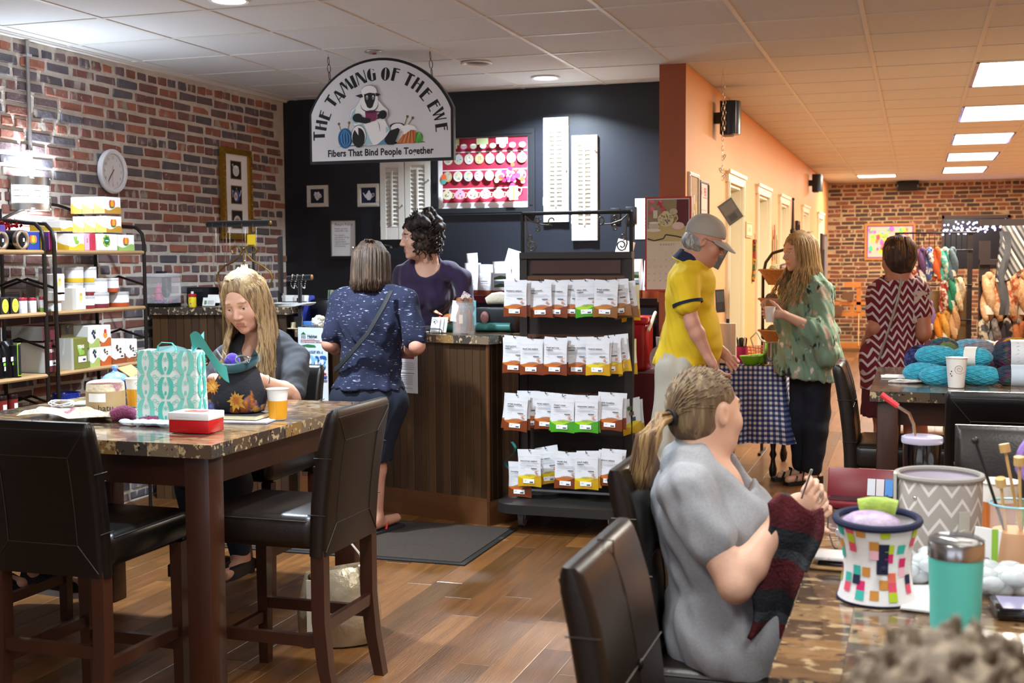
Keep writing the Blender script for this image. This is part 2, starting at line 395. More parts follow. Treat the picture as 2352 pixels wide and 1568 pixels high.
m_down=mat('downlight_lens','#ffffff',.5,emit=(COOL_C,DOWN_E))
m_white=mat('white_paint','#e8e8e6',.5)
def downlight(x,y,label,on=True,k=1):
 t=thing('downlight',label,'downlight',(x,y,H-.002),group='recessed downlights')
 MB().lathe([(.098,.003),(.1,-.002),(.092,-.007),(.078,-.004),(.074,.004)],n=28).build('trim_ring',m_white,t)
 if on:
  MB().lathe([(.001,-.003),(.05,-.0025),(.074,.001)],n=24).build('lens',m_down,t);area(t,.13,.13,DOWN_W*k,COOL_C,(0,0,-.012),shape='DISK',spread=2.4)
 else:MB().lathe([(.074,.002),(.05,.035),(.001,.04)],n=24).build('reflector',m_chrome,t)
 return t
downlight(-2.393,8.1,'lit recessed downlight close to the black wall, right of the hanging sign')
downlight(-3.08,5.19,'lit recessed downlight at the top edge, above the brick wall side')
downlight(-2.62,7.35,'unlit recessed downlight behind the right chain of the hanging sign',False)
downlight(-3.9,3.9,'lit recessed downlight over the left table by the brick wall, out of view',True,.35);downlight(-1.7,3.9,'lit recessed downlight over the aisle beside the left table, out of view',True,.35)
m_wood=mat('dark_stained_wood','#381c10',.38,var=(6,.3,(1,1,.15)),bump=(40,.0006,(1,1,.1)),coat=.15)
m_leather=mat('black_leather','#0d0b0a',.3,bump=(140,.0004),var=(8,.15))
m_leather2=mat('brown_black_leather','#1c1511',.34,bump=(140,.0005),var=(8,.15))
m_seam=mat('leather_seam','#2c2622',.5)
m_marble=mat('veined_stone_tile',rough=.16,rnd=['#5c4632','#75593c','#4a3a2e','#876c4c','#624c3a','#554434','#7c6246','#40342c'],var=(14,.34,(1,2.4,1)),speck=[(16,.57,'#a08a6a',(1,2.2,1)),(24,.60,'#2c221c',(1,1.6,1))],coat=.3)
m_stone_edge=mat('stone_edge_tile',rough=.22,rnd=['#6a543c','#3c342e','#8a6a40','#554638','#746452','#47403a'],speck=[(40,.56,'#b8a27c'),(60,.62,'#221c18')],coat=.25)
TS=.125
def stone_top(parent,x0,x1,y0,y1,z,name='table_top',th=.045,mt=None):
 """slab with a rim of edge tiles and a field of face tiles"""
 slab=MB().b2((x0+.004,y0+.004,z-th),(x1-.004,y1-.004,z-.003)).build(name,mt or m_stone_edge,parent,None)
 nx,ny=max(1,round((x1-x0)/TS)),max(1,round((y1-y0)/TS));dx,dy=(x1-x0)/nx,(y1-y0)/ny
 t=MB();e=.0005;t.b2((e,e,-.004),(dx-e,dy-e,0));me=t.mesh('tile',m_marble)
 ex=MB();ex.b2((e,0,-th),(dx-e,.005,-.0002));mx=ex.mesh('tile',m_stone_edge)
 ey=MB();ey.b2((0,e,-th),(.005,dy-e,-.0002));my=ey.mesh('tile',m_stone_edge)
 for i in range(nx):
  for j in range(ny):link('tile',me,slab,(x0+i*dx,y0+j*dy,z))
  link('tile',mx,slab,(x0+i*dx,y0-.001,z));link('tile',mx,slab,(x0+i*dx,y1-.004,z))
 for j in range(ny):link('tile',my,slab,(x0-.001,y0+j*dy,z));link('tile',my,slab,(x1-.004,y0+j*dy,z))
 return slab
def table(label,x0,x1,y0,y1,tz=.91):
 cx,cy=(x0+x1)/2,(y0+y1)/2;w,d=(x1-x0)/2,(y1-y0)/2
 t=thing('dining_table',label,'table',(cx,cy,0),group='counter-height stone-topped tables')
 stone_top(t,-w,w,-d,d,tz)
 for sx in(-1,1):
  for sy in(-1,1):MB().rbox((sx*(w-.075),sy*(d-.075),(tz-.045)/2),(.092,.092,tz-.045),.006).build('leg',m_wood,t)
 for sx in(-1,1):MB().b2((sx*(w-.09)-.012,-d+.12,tz-.155),(sx*(w-.09)+.012,d-.12,tz-.045)).build('apron',m_wood,t,None)
 for sy in(-1,1):MB().b2((-w+.12,sy*(d-.09)-.012,tz-.155),(w-.12,sy*(d-.09)+.012,tz-.045)).build('apron',m_wood,t,None)
 return t
table('stone-tiled dining table on the left, with the gift bag and red box on it',-3.45,-2.135,3.43,4.66)
table('cluttered stone-tiled table in the right foreground, with tumblers and craft pots',-.238,1.13,2.2,3.82,.75)
table('stone-tiled table stacked with yarn, by the woman in the chevron top',-.18,1.2,5.62,6.88)
def sect(w,t,r=.03,n=3):
 pts=[]
 for cx,cy,a in((w/2-r,t/2-r,0),(-w/2+r,t/2-r,pi/2),(-w/2+r,-t/2+r,pi),(w/2-r,-t/2+r,1.5*pi)):
  pts+=[(cx+r*cos(a+pi/2*k/n),cy+r*sin(a+pi/2*k/n))for k in range(n+1)]
 return pts
def make_chair(label,ml,sz=.595,tp=0):
 t=thing('dining_chair',label,'chair',group='leather counter-height chairs')
 W_=.435
 st=MB().rbox((0,.0,sz),(W_,.45,.115),.035,seg=3,fn=lambda p:Vector((p.x,p.y,p.z+(.014*(1-(p.x/.22)**2)*(1-(p.y/.23)**2)if p.z>0 else 0)))).build('seat',ml,t,.9)
 sm=MB()
 [sm.tube([(a,b,sz+.042),(c,.222,sz+.042)],.0022,5)for a,b,c in((-.215,.222,.215),(-.215,-.2,-.215),(.215,-.2,.215))]
 sm.build('seam',m_seam,st)
 path=[(-.232,sz-.075,.060),(-.236,sz+.005,.062),(-.243,.70,.064),(-.256,.80,.064),(-.274,.90,.062),(-.290,.965,.056),(-.296,.995,.044),(-.299,1.010,.024)];path=[(a,b-tp*(b>.65),c)for a,b,c in path]
 mb=MB();rings=[]
 for yy,zz,tt in path:rings.append([(x,yy+y,zz)for x,y in sect(W_-(.02 if zz>1.0 else 0),tt,min(.022,tt*.45))])
 mb.loft(rings);bk=mb.build('backrest',ml,t,.9)
 yb=lambda z:np.interp(z,[p[1]for p in path],[p[0]-p[2]/2 for p in path])-.0008
 yf=lambda z:np.interp(z,[p[1]for p in path],[p[0]+p[2]/2 for p in path])+.0008
 sm=MB();Q=lambda pts,f:[(x,float(f(z)),z)for x,z in pts]
 outl=[(-.165,.60),(-.165,.88),(.165,.88),(.165,.60)]
 for a,b in(((-.13,.90),(.13,.90)),((-.13,.90),(-.2,.985)),((.13,.90),(.2,.985)),((-.13,.90),(-.13,.62)),((.13,.90),(.13,.62)),((-.13,.62),(.13,.62)),((-.13,.62),(-.2,.535)),((.13,.62),(.2,.535)),((-.2,.985),(.2,.985))):
  sm.tube(Q([(a[0]+(b[0]-a[0])*k/6,a[1]+(b[1]-a[1])*k/6-tp)for k in range(7)],yb),.0016,5)
 for sx in(-1,1):
  for z0 in(.66,.85):sm.tube([(sx*.2185,float(yb(z0)),z0),(sx*.2185,float(yf(z0)),z0)],.0016,5)
 for x0 in(0,):sm.tube(Q([(x0,z)for z in np.linspace(sz+.065,.985-tp,9)],yf),.0016,5)
 for z0 in(.82-tp*2,):sm.tube(Q([(x,z0)for x in np.linspace(-.21,.21,7)],yf),.0016,5)
 for x0 in(0,):sm.tube([(x0,float(yf(.985-tp)),.985-tp),(x0,-.27,1.012-tp),(x0,-.299,1.0125-tp),(x0,float(yb(.985-tp)),.985-tp)],.0016,5)
 sm.build('seam',m_seam,bk)
 for z0 in(.82-tp*2,):
  for x0 in(0,):MB().sph((x0,float(yf(z0))+.003,z0),.011,sc=(1,.5,1),nu=10,nv=6).build('button',m_leather,bk)
 for sx in(-1,1):
  mb=MB();mb.loft([[(sx*.19+a*.021,yy+b*ww,zz)for a,b in((-1,-1),(1,-1),(1,1),(-1,1))]for yy,zz,ww in((-.235,sz-.055,.024),(-.235,.3,.024),(-.25,.15,.022),(-.28,0,.018))]);mb.build('leg',m_wood,t,.6)
  mb=MB();mb.loft([[(sx*.19+a*w2,.19+b*w2,zz)for a,b in((-1,-1),(1,-1),(1,1),(-1,1))]for zz,w2 in((sz-.055,.023),(0,.018))]);mb.build('leg',m_wood,t,.6)
  MB().b2((sx*.19-.011,-.235,.21),(sx*.19+.011,.19,.25)).build('stretcher',m_wood,t,None)
 MB().b2((-.18,.18,.16),(.18,.202,.20)).build('stretcher',m_wood,t,None)
 MB().b2((-.18,-.255,.26),(.18,-.233,.30)).build('stretcher',m_wood,t,None)
 return t
ch=make_chair('dark chair with its back to the camera at the bottom left corner',m_leather);ch.location=(-2.585,3.44,0)
c2=make_chair('brown-backed chair pulled up to the right side of the left table, handbag beneath',m_leather2);c2.location=(-2.10,3.835,0);c2.rotation_euler=(0,0,pi/2)
copy_tree(ch,None,(-2.84,4.90,0),pi,'dark chair the long-haired blonde woman sits on')
copy_tree(ch,None,(-3.56,4.08,0),-pi/2,'chair at the left end of the left table, only its legs in view')
c3=make_chair('button-backed chair empty in the right foreground',m_leather2,.42,.04);c3.location=(-.26,2.23,0);c3.rotation_euler=(0,0,-pi/2)
copy_tree(c3,None,(-.41,3.20,0),-pi/2,'dark chair the woman in the gray T-shirt sits on')
copy_tree(c2,None,(-.03,5.98,0),-pi/2,'dark chair seen edge-on at the left end of the yarn table')
copy_tree(ch,None,(.33,5.05,0),0,'dark chair turned away from the camera in front of the yarn table')
copy_tree(c3,None,(.345,3.81,0),pi,'glossy button-backed chair facing the camera behind the cluttered table')
m_board=mat('counter_board',rough=.42,rnd=['#46301c','#3e2a18','#4e3620','#3a281a'],var=(7,.28,(1,1,.12)),bump=(50,.0005,(1,1,.1)),coat=.1)
m_mould=mat('counter_moulding','#5e3a20',.35,var=(6,.25,(.2,1,1)),coat=.2)
def counter(name,label,loc,rz,L,D,z,bw,mould=True):
 t=thing(name,label,'counter',loc,rz)
 MB().b2((.012,-D,0),(L,-.012,z-.045)).build('carcass',mat('carcass_wood','#3a2617',.6),t,None)
 n=round(L/bw);bw=L/n
 b=MB();b.add([(.0008,-.012,0),(bw-.0008,-.012,0),(bw-.0008,-.003,0),(bw-.004,0,0),(.004,0,0),(.0008,-.003,0)]+[(.0008,-.012,z-.046),(bw-.0008,-.012,z-.046),(bw-.0008,-.003,z-.046),(bw-.004,0,z-.046),(.004,0,z-.046),(.0008,-.003,z-.046)],[(0,1,2,3,4,5)]+[(6,11,10,9,8,7)]+[(i,6+i,6+(i+1)%6,(i+1)%6)for i in range(6)])
 me=b.mesh('board',m_board)
 for i in range(n):link('board',me,t,(i*bw,0,0))
 m2=round(D/bw)
 for i in range(m2):
  o=link('board',me,t,(0,-D+i*D/m2,0));o.rotation_euler=(0,0,pi/2);o.location=(.012,-D+i*D/m2,0);o.scale=(D/m2/bw,1,1)
 if mould:
  mo=MB();mo.b2((-.012,0,0),(L,.014,.135));mo.b2((-.012,0,.135),(L,.008,.15));mo.b2((-.014,-D,0),(0,.014,.135))
  mo.cyl((-.002,.002,.15),(-.002,.002,z-.05),.011,n=8);mo.build('moulding',m_mould,t,.6)
 stone_top(t,-.03,L+.005,-D-.01,.03,z,'worktop',.045)
 return t
RZ=atan2(.269,-.963)
counter('shop_counter','wood-boarded shop counter with stone worktop the navy-shirted woman stands at',(-2.265,6.50,0),RZ,1.43,.33,1.07,.0535)
tb=thing('raised_bar','taller boarded bar with stone top along the brick wall behind the blonde woman','counter',(-3.70,6.83,0),atan2(-.20,-.92))
counter_parts=counter('tmp','x',(0,0,0),0,.86,.30,1.21,.051,False)
for c in list(counter_parts.children):c.parent=tb
bpy.data.objects.remove(counter_parts)
mb=MB();mb.rbox((0,0,.004),(1.55,.86,.008),.003);o=mb.build('floor_mat',mat('rubber_edge','#1c1a18',.7),None,.7,(-2.85,6.02,0));tag(o,'dark brown entrance mat on the planks before the counter','mat')
MB().b2((-.745,-.4,.006),(.745,.4,.012)).build('pile',mat('mat_pile','#3a3028',.95,var=(60,.2),bump=(400,.004)),o,None)
m_iron=mat('black_iron','#17130f',.45,.4);m_darkwood=mat('espresso_wood','#231812',.45,var=(8,.25,(.2,1,1)))
rk=thing('tea_display_rack','tall dark rolling rack hung with white tea pouches beside the counter','display rack',(-1.81,6.72,0))
mb=MB();pl=[(x*.41+(.1 if x<0 else-.1)*0,y)for x,y in()]
poly=[]
for cx,cy,a in((.29,.24,0),(-.22,.24,pi/2),(-.22,-.24,pi),(.29,-.24,1.5*pi)):poly+=[(cx+.12*cos(a+pi/2*k/5),cy+.12*sin(a+pi/2*k/5))for k in range(6)]
MB().prism(poly,(-.03,-.05,.115),(1,0,0),(0,1,0),(0,0,.05)).build('dolly',mat('charcoal_plastic','#242220',.4),rk,.5)
for sx in(-.27,.25):
 for sy in(-.17,.17):
  c=MB();c.cyl((sx-.014,sy,.045),(sx+.014,sy,.045),.045,n=18);c.build('caster',mat('caster_rubber','#8f8f8c',.4),rk)
  f=MB();f.b2((sx-.022,sy-.02,.045),(sx-.018,sy+.02,.115));f.b2((sx+.018,sy-.02,.045),(sx+.022,sy+.02,.115));f.cyl((sx-.024,sy,.045),(sx+.024,sy,.045),.012,n=8);f.build('caster_fork',m_chrome,rk)
for sx in(-1,1):MB().b2((sx*.305-.022,-.025,.165),(sx*.305+.022,.025,1.50)).build('upright',m_darkwood,rk,None)
MB().b2((-.285,-.008,.18),(.285,.012,1.50)).build('back_panel',m_darkwood,rk,None)
MB().b2((-.325,-.035,1.50),(.325,.035,1.535)).build('top_rail',m_darkwood,rk,None)
MB().b2((-.26,-.02,1.415),(.26,-.008,1.49)).build('header_board',mat('header_wood','#3a2019',.4,var=(6,.35,(.3,1,1))),rk,None)
for z in(1.39,1.06,.73,.40):
 MB().b2((-.285,-.02,z-.012),(.285,-.008,z+.012)).build('hook_rail',mat('rail_wood','#54331f',.4),rk,None)
sc=MB();T=.011
for a,b in(((-.315,1.535),(-.315,1.755)),((.315,1.535),(.315,1.755)),((-.315,1.755),(.315,1.755)),((-.245,1.535),(-.245,1.535))):sc.tube([(a[0],0,a[1]),(b[0],0,b[1]+.001)],T,6)
sc.build('sign_frame',m_iron,rk)
sg=MB()
def spiral(cx,cz,r0,r1,a0,a1,n=18):return[(cx+(r0+(r1-r0)*k/n)*cos(a0+(a1-a0)*k/n),0,cz+(r0+(r1-r0)*k/n)*sin(a0+(a1-a0)*k/n))for k in range(n+1)]
for s in(-1,1):
 for pts in([(s*.30,0,1.745),(s*.26,0,1.71),(s*.2,0,1.69),(s*.15,0,1.688)]+spiral(s*.14,1.712,.026,.01,-pi/2,-pi/2+s*4.8*-1*-1),spiral(s*.225,1.72,.018,.006,0,s*7),spiral(s*.225,1.668,.017,.006,pi/2,pi/2+s*7),[(s*.30,0,1.74),(s*.288,0,1.69),(s*.285,0,1.63),(s*.292,0,1.58),(s*.28,0,1.55)]+spiral(s*.262,1.572,.03,.008,-pi/2,-pi/2-s*7.5),spiral(s*.268,1.618,.018,.006,-pi/2,-pi/2+s*6)):
  sg.tube(pts,.0042,6)
sg.build('scrollwork',mat('antique_iron','#5d5344',.35,.8),rk)
m_shelfwood=mat('rack_shelf_wood','#9a7a52',.5,var=(9,.2,(6,.5,1)));m_rackiron=mat('rack_iron','#241d18',.4,.5)
def bakers_rack(label,y0,y1,x0=-4.62,x1=-4.27):
 t=thing('bakers_rack',label,'shelf',(0,0,0))
 for y in(y0,y1):
  p=[(x1,y,0),(x1,y,1.60),(x1-.012,y,1.66),(x1-.05,y,1.695),(x1-.10,y,1.70),(x0+.02,y,1.72)]
  MB().tube([(x1+.02,y,.0)]+p,.0105,8).build('upright',m_rackiron,t)
  MB().tube([(x0+.015,y,0),(x0+.015,y,1.78)],.0105,8).build('upright',m_rackiron,t)
  for z in(1.36,1.05,.74):MB().tube([(x1,y,z),((x0+x1)/2,y,z+.05),(x0+.015,y,z)],.007,6).build('side_brace',m_rackiron,t)
 for z in(1.56,1.24,.92,.72):
  s_=MB();s_.b2((x0+.02,y0+.01,z-.022),(x1-.004,y1-.01,z));s_.cyl((x1-.004,y0,z-.011),(x1-.004,y1,z-.011),.0115,n=8)
  s_.build('shelf',m_shelfwood,t,.6)
 a=MB();n=12;a.tube([(x0+.015,y0+(y1-y0)*k/n,1.72+.10*sin(pi*k/n))for k in range(n+1)],.009,8);a.tube([(x0+.015,y0,1.66),(x0+.015,y1,1.66)],.007,6);a.build('top_arch',m_rackiron,t)
 return t
bakers_rack("iron baker's rack with wooden shelves of tea boxes, nearer the counter",5.40,6.19)
bakers_rack("iron baker's rack with wooden shelves, cut off by the left edge",4.48,5.32)
XV,YV,ZV=Vector((1,0,0)),Vector((0,1,0)),Vector((0,0,1))
sy=6.72;sx0,sx1,sz0,szs,szt=-3.457,-2.537,2.071,2.372,2.677
sgn=thing('hanging_sign','arched white hanging shop sign with a sheep, THE TAMING OF THE EWE','sign',(sx0,sy,sz0))
w_,hs_,ht_=sx1-sx0,szs-sz0,szt-sz0;rr=((w_/2)**2+(ht_-hs_)**2)/(2*(ht_-hs_));cz_=ht_-rr;a_=atan2(hs_-cz_,w_/2)
def arch(g):
 A=atan2(hs_-cz_,w_/2);r=rr-g;pts=[(g,g),(w_-g,g)]
 n=28
 for k in range(n+1):
  t=A+(pi-2*A)*k/n;pts.append((min(max(w_/2+r*cos(t),g),w_-g),cz_+r*sin(t)))
 return pts
MB().prism(arch(.0),(0,.03,0),XV,ZV,(0,-.034,0)).build('border',mat('sign_black','#101010',.4),sgn,None)
MB().prism(arch(.016),(0,-.002,0),XV,ZV,(0,-.006,0)).build('face',mat('sign_white','#d9dade',.5),sgn,None)
S_=.92/2060
def sp(x,y):return((x-60)*S_,((1545-55*(x-60)/2060)-y)*.000405)
def spl(*p):return[sp(a,b)for a,b in p]
G={}
G['T']=(.62,[[(0,.88),(.62,.88),(.62,1),(0,1)],[(.19,0),(.43,0),(.43,.88),(.19,.88)]])
G['H']=(.64,[[(0,0),(.22,0),(.22,1),(0,1)],[(.42,0),(.64,0),(.64,1),(.42,1)],[(.22,.52),(.32,.60),(.42,.56),(.42,.64),(.32,.68),(.22,.60)]])
G['E']=(.5,[[(0,0),(.24,0),(.24,1),(0,1)],[(.24,0),(.5,0),(.5,.09),(.24,.09)],[(.24,.91),(.5,.91),(.5,1),(.24,1)],[(.24,.68),(.46,.68),(.46,.77),(.24,.77)]])
G['F']=(.5,[[(0,0),(.24,0),(.24,1),(0,1)],[(.24,.91),(.52,.91),(.52,1),(.24,1)],[(.24,.68),(.48,.68),(.48,.77),(.24,.77)]])
G['A']=(.7,[[(.24,1),(.42,1),(.72,0),(.46,0)],[(.24,1),(.31,.93),(.1,0),(.02,0)],[(.14,.24),(.46,.24),(.44,.32),(.16,.32)]])
G['M']=(.9,[[(.02,0),(.1,0),(.24,1),(.16,1)],[(.16,1),(.38,1),(.5,.36),(.44,.1)],[(.44,.1),(.66,1),(.6,.9),(.44,.3)],[(.62,1),(.78,1),(.9,0),(.66,0)]])
G['I']=(.26,[[(0,0),(.26,0),(.26,1),(0,1)]])
G['N']=(.7,[[(0,0),(.07,0),(.07,1),(0,1)],[(0,1),(.24,1),(.7,0),(.46,0)],[(.63,0),(.7,0),(.7,1),(.63,1)]])
def half(cx,r,a0,a1,n=10,ry=.5,slot=.05):
 s_=1 if cos((a0+a1)/2)>0 else-1
 return[(cx+s_*slot,.5+ry*.86*(-1 if sin(a0)<0 else 1))]+[(cx+r*cos(a0+(a1-a0)*k/n)+0,.5+ry*sin(a0+(a1-a0)*k/n))for k in range(n+1)]+[(cx+s_*slot,.5+ry*.86*(-1 if sin(a1)<0 else 1))]
G['O']=(.66,[half(.33,.33,-pi/2,pi/2),half(.33,.33,pi/2,3*pi/2),[(.27,.0),(.39,.0),(.39,.07),(.27,.07)],[(.27,.93),(.39,.93),(.39,1),(.27,1)]])
G['G']=(.64,[half(.34,.34,pi/2,3*pi/2),[(.34,.93),(.5,.9),(.58,.82),(.56,.76),(.46,.88),(.3,.92)],[(.39,0),(.64,.06),(.64,.6),(.42,.6),(.42,.12)],[(.27,0),(.42,0),(.42,.07),(.27,.07)]])
G['W']=(.9,[[(0,1),(.24,1),(.38,0),(.3,0)],[(.3,0),(.38,0),(.52,.8),(.46,.8)],[(.4,.95),(.6,.95),(.7,0),(.62,0)],[(.62,0),(.7,0),(.9,1),(.82,1)]])
pr=Print((0,-.0082,0),XV,ZV,.0003)
for ch_,x,y in(('T',205,1130),('H',240,975),('E',298,832),('T',392,630),('A',505,548),('M',608,415),('I',722,352),('N',832,300),('G',978,262),('O',1180,258),('F',1322,272),('T',1508,345),('H',1632,425),('E',1742,560),('E',1852,720),('W',1925,850),('E',1958,1030)):
 dx,dy=x-1085,1130-y;l=sqrt(dx*dx+dy*dy);ux,uy=dx/l,dy/l;cx,cy=sp(x,y);gw,pg=G[ch_];sz=.076;wx=.086
 pr.k=1
 for q in pg:pr.poly('#141414',[(cx+(uy*(a-gw/2)*wx+ux*(b-.5)*sz),cy+(-ux*(a-gw/2)*wx+uy*(b-.5)*sz))for a,b in q],False)
pr.build('lettering',sgn)
pr=Print((0,-.0082,0),XV,ZV,.0003)
a0=sp(1085,1368);
vs,fs=text_mesh('Fibers That Bind People Together',.056,bold=1,sx=.88,spacing=1.0)
tl=atan2(55*0,1);pr.mb.add([Vector((a0[0]+x,-.0086,a0[1]+y))for x,y,z in vs],fs,pr.ci('#141414'));pr.build('tagline',sgn)
pr=Print((0,-.0084,0),XV,ZV,.00022)
W0,BL,PB,BK='#f4f5f6','#15161a','#a9cdd6','#5b8fae'
pr.poly(BL,spl((450,1295),(900,1275),(1740,1238),(1700,1225),(1200,1230),(600,1280)))
for px_ in((500,960,530,1060),(650,945,630,1060),(1485,870,1440,1000),(1560,890,1480,1010)):
 pr.line('#8f7f4a',spl(px_[:2],px_[2:]),.006);pr.circ('#6d6240',*sp(*px_[:2]),.0085)
pr.circ('#27679e',*sp(590,1170),.047,.060,20)
for k in range(9):pr.line('#5fa3d6' if k%2 else '#1a4a78',spl((575+k*4,1040),(505+k*22,1130),(520+k*20,1230),(575+k*6,1295)),.004)
pr.circ(BL,*sp(1340,1000),.046,.018,16);pr.circ(W0,*sp(1345,1030),.042,.026,16)
pr.circ('#2c8a34',*sp(1640,1170),.026,.032,16)
for k in range(5):pr.line('#7fd05a',spl((1640+k*6,1100),(1600+k*24,1240)),.003)
pr.poly('#c8743c',spl((1330,1250),(1430,1120),(1500,1050),(1570,1040),(1610,1100),(1590,1250)))
for k in range(7):pr.line('#e8a06a' if k%2 else '#8a4a26',spl((1480+k*14,1060),(1400+k*30,1250)),.0035)
pr.poly(W0,spl((1400,1010),(1500,985),(1590,1010),(1620,1070),(1540,1060),(1440,1130)))
pr.poly(BK,spl((1060,1270),(1150,1120),(1200,1090),(1230,1260)))
body=[(830,600),(760,720),(690,770),(668,860),(700,940),(730,990),(700,1040),(690,1160),(740,1270),(960,1280),(1060,1265),(1160,1180),(1250,1070),(1200,980),(1170,910),(1220,860),(1215,770),(1150,715),(1075,620)]
pr.poly(BL,[((x-cx_)*1.012+cx_,(y-cy_)*1.012+cy_)for cx_,cy_ in[sp(950,950)]for x,y in spl(*body)]);pr.poly(W0,spl(*body))
pr.poly(PB,spl((700,800),(760,730),(740,860),(790,960),(720,960),(680,880)));pr.poly(PB,spl((730,990),(860,960),(900,1040),(960,1200),(1000,1270),(760,1275),(700,1150)))
pr.poly(W0,spl((870,930),(1120,900),(1180,1000),(1150,1150),(1020,1265),(930,1060)))
pr.poly(PB,spl((1190,1000),(1245,1060),(1180,1100)));pr.circ(BL,*sp(795,1140),.049,.064,22);pr.circ(W0,*sp(795,1140),.046,.061,22)
pr.circ(BL,*sp(793,1165),.041,.058,20);pr.poly(W0,spl((740,1050),(790,1130),(790,1030),(770,1010)))
pr.poly(BL,spl((1170,1180),(1240,1070),(1360,1030),(1385,1060),(1300,1270),(1210,1270),(1165,1220)))
pr.circ(BL,*sp(955,700),.056,.040,20);pr.circ(W0,*sp(955,690),.0545,.039,20)
pr.circ(BL,*sp(952,505),.053,.037,20);pr.circ(W0,*sp(952,505),.051,.035,20)
pr.poly(W0,spl((840,520),(1065,500),(1080,640),(1040,740),(880,740),(830,640)))
pr.poly('#1b1c20',spl((880,540),(960,520),(1045,535),(1040,620),(1000,730),(965,748),(925,730),(890,640)))
pr.poly('#1b1c20',spl((755,560),(850,535),(870,580),(830,595)));pr.poly('#1b1c20',spl((1120,548),(1050,525),(1045,570),(1080,575)))
pr.poly(W0,spl((840,480),(880,440),(1000,430),(1060,480),(1060,525),(960,520),(880,545),(840,520)))
for x in(925,1012):
 pr.circ(W0,*sp(x,590),.0065,.012);pr.circ(BL,*sp(x,595),.0045,.008);pr.circ(W0,*sp(x+2,588),.0018)
pr.poly('#7e2a55',spl((895,790),(980,775),(1065,785),(1060,900),(1040,925),(985,935),(900,890)));pr.circ('#4a1730',*sp(980,795),.036,.0085);pr.line('#7e2a55',spl((1065,800),(1105,800),(1100,890),(1060,895)),.007)
pr.circ(BL,*sp(785,880),.032,.026);pr.poly(BL,spl((740,920),(800,850),(900,880),(970,890),(975,945),(900,965),(800,945)));pr.circ(BL,*sp(1150,840),.026,.026);pr.poly(BL,spl((1070,840),(1130,800),(1180,880),(1130,895),(1075,890)))
for k in range(4):pr.line('#3a3d44',spl((1075+k*8,930+k*30),(1105+k*2,990+k*30)),.0018)
pr.build('drawing',sgn)
def chain_links(parent,name,top,bot,m,r=.010,n=None,w=.0016):
 L_=(Vector(bot)-Vector(top));st=r*2.55;n=max(1,int(L_.length/st));d=L_.normalized()
 for k in range(n):
  c=Vector(top)+L_*((k+.5)/n);s=d.orthogonal().normalized()if abs(d.z)<.9 else(XV if k%2 else YV);s=(s-d*s.dot(d)).normalized()
  MB().tube([c+s*(r*.62*cos(t))+d*(r*1.42*sin(t))for t in[2*pi*q/12 for q in range(12)]],w,5,wrap=True).build('chain_link',m,parent)
m_chain=mat('dark_chain','#4d4a46',.35,.9)
for xx,zz in((-3.335-sx0,2.53-sz0),(-2.685-sx0,2.555-sz0)):
 chain_links(sgn,'chain',(xx,.013,H-sz0-.02),(xx+.012,.013,zz-.005),m_chain,.017,w=.0022)
 MB().tube([(xx,.013,H-sz0-.001),(xx,.013,H-sz0-.012),(xx+.008,.013,H-sz0-.018),(xx,.013,H-sz0-.026)],.0018,5).build('hook',m_chrome,sgn)
o=MB();o.lathe([(.0,-.012),(.03,-.012),(.036,-.006),(.05,-.004),(.052,0)],n=16);o=o.build('sprinkler_cap',mat('white_metal_cap','#c8c4bc',.3,.4),None,.7,(-3.05,6.75,H));tag(o,'small round ceiling fitting with red dot above the sign','sprinkler')
MB().sph((.012,-.01,-.013),.014,sc=(1,1,.4)).build('red_cap',mat('red_plastic','#b02028',.4),o)
def framed(name,label,cat,O,A,w,h,b,d,mf,back='#e9e6df',z0=0):
 """frame with bottom-left O along A; returns (thing, Print on the backing)"""
 A=Vector(A);n=A.cross(ZV);t=thing(name,label,cat,O);m=MB()
 for x0,x1,y0,y1 in((0,w,0,b),(0,w,h-b,h),(0,b,b,h-b),(w-b,w,b,h-b)):
  m.prism([(x0,y0),(x1,y0),(x1,y1),(x0,y1)],(0,0,0),A,ZV,n*d)
  e=b*.3;m.prism([(x0+e*(x1-x0>b),y0+e),(x1-e*(x1-x0>b),y0+e),(x1-e,y1-e),(x0+e,y1-e)],n*d,A,ZV,n*.004)
 m.build('frame',mf,t,None)
 MB().prism([(b*.5,b*.5),(w-b*.5,b*.5),(w-b*.5,h-b*.5),(b*.5,h-b*.5)],(0,0,0),A,ZV,n*(d*.45)).build('backing',pm(back),t,None)
 return t,Print(n*(d*.45),A,ZV)
yb=YB-.002
m_cframe=mat('cream_frame','#dcd6c8',.35);m_bframe=mat('black_frame','#1a1a1b',.3);m_silver=mat('silver_fillet','#8c8678',.35,.6)
t,p=framed('picture_frame','small cream frame holding a white rose heart on the black wall','picture',(-4.437,yb,1.905),XV,.172,.163,.028,.022,m_cframe,'#1c2030')
for k in range(16):
 a=k*2.4;r=.026*sqrt((k+.5)/16);xh=.086+r*cos(a)*1.15;zh=.084+r*sin(a)
 if zh<.075:xh=.086+(xh-.086)*.6
 p.circ(['#e6e4e0','#cfccc8','#f2f0ee'][k%3],xh,zh,.010)
p.build('print',t)
t,p=framed('picture_frame','small cream frame holding a white teapot on navy, beside the shutters','picture',(-4.013,yb,1.898),XV,.180,.172,.028,.022,m_cframe,'#1a2140')
p.circ('#eef0f2',.09,.080,.030,.026);p.poly('#eef0f2',[(.075,.10),(.105,.10),(.098,.118),(.091,.124),(.084,.118)]);p.poly('#eef0f2',[(.064,.085),(.045,.108),(.040,.104),(.060,.066)]);p.line('#eef0f2',[(.117,.096),(.132,.100),(.134,.084),(.116,.070)],.006);p.rect('#eef0f2',.076,.050,.104,.056)
p.build('print',t)
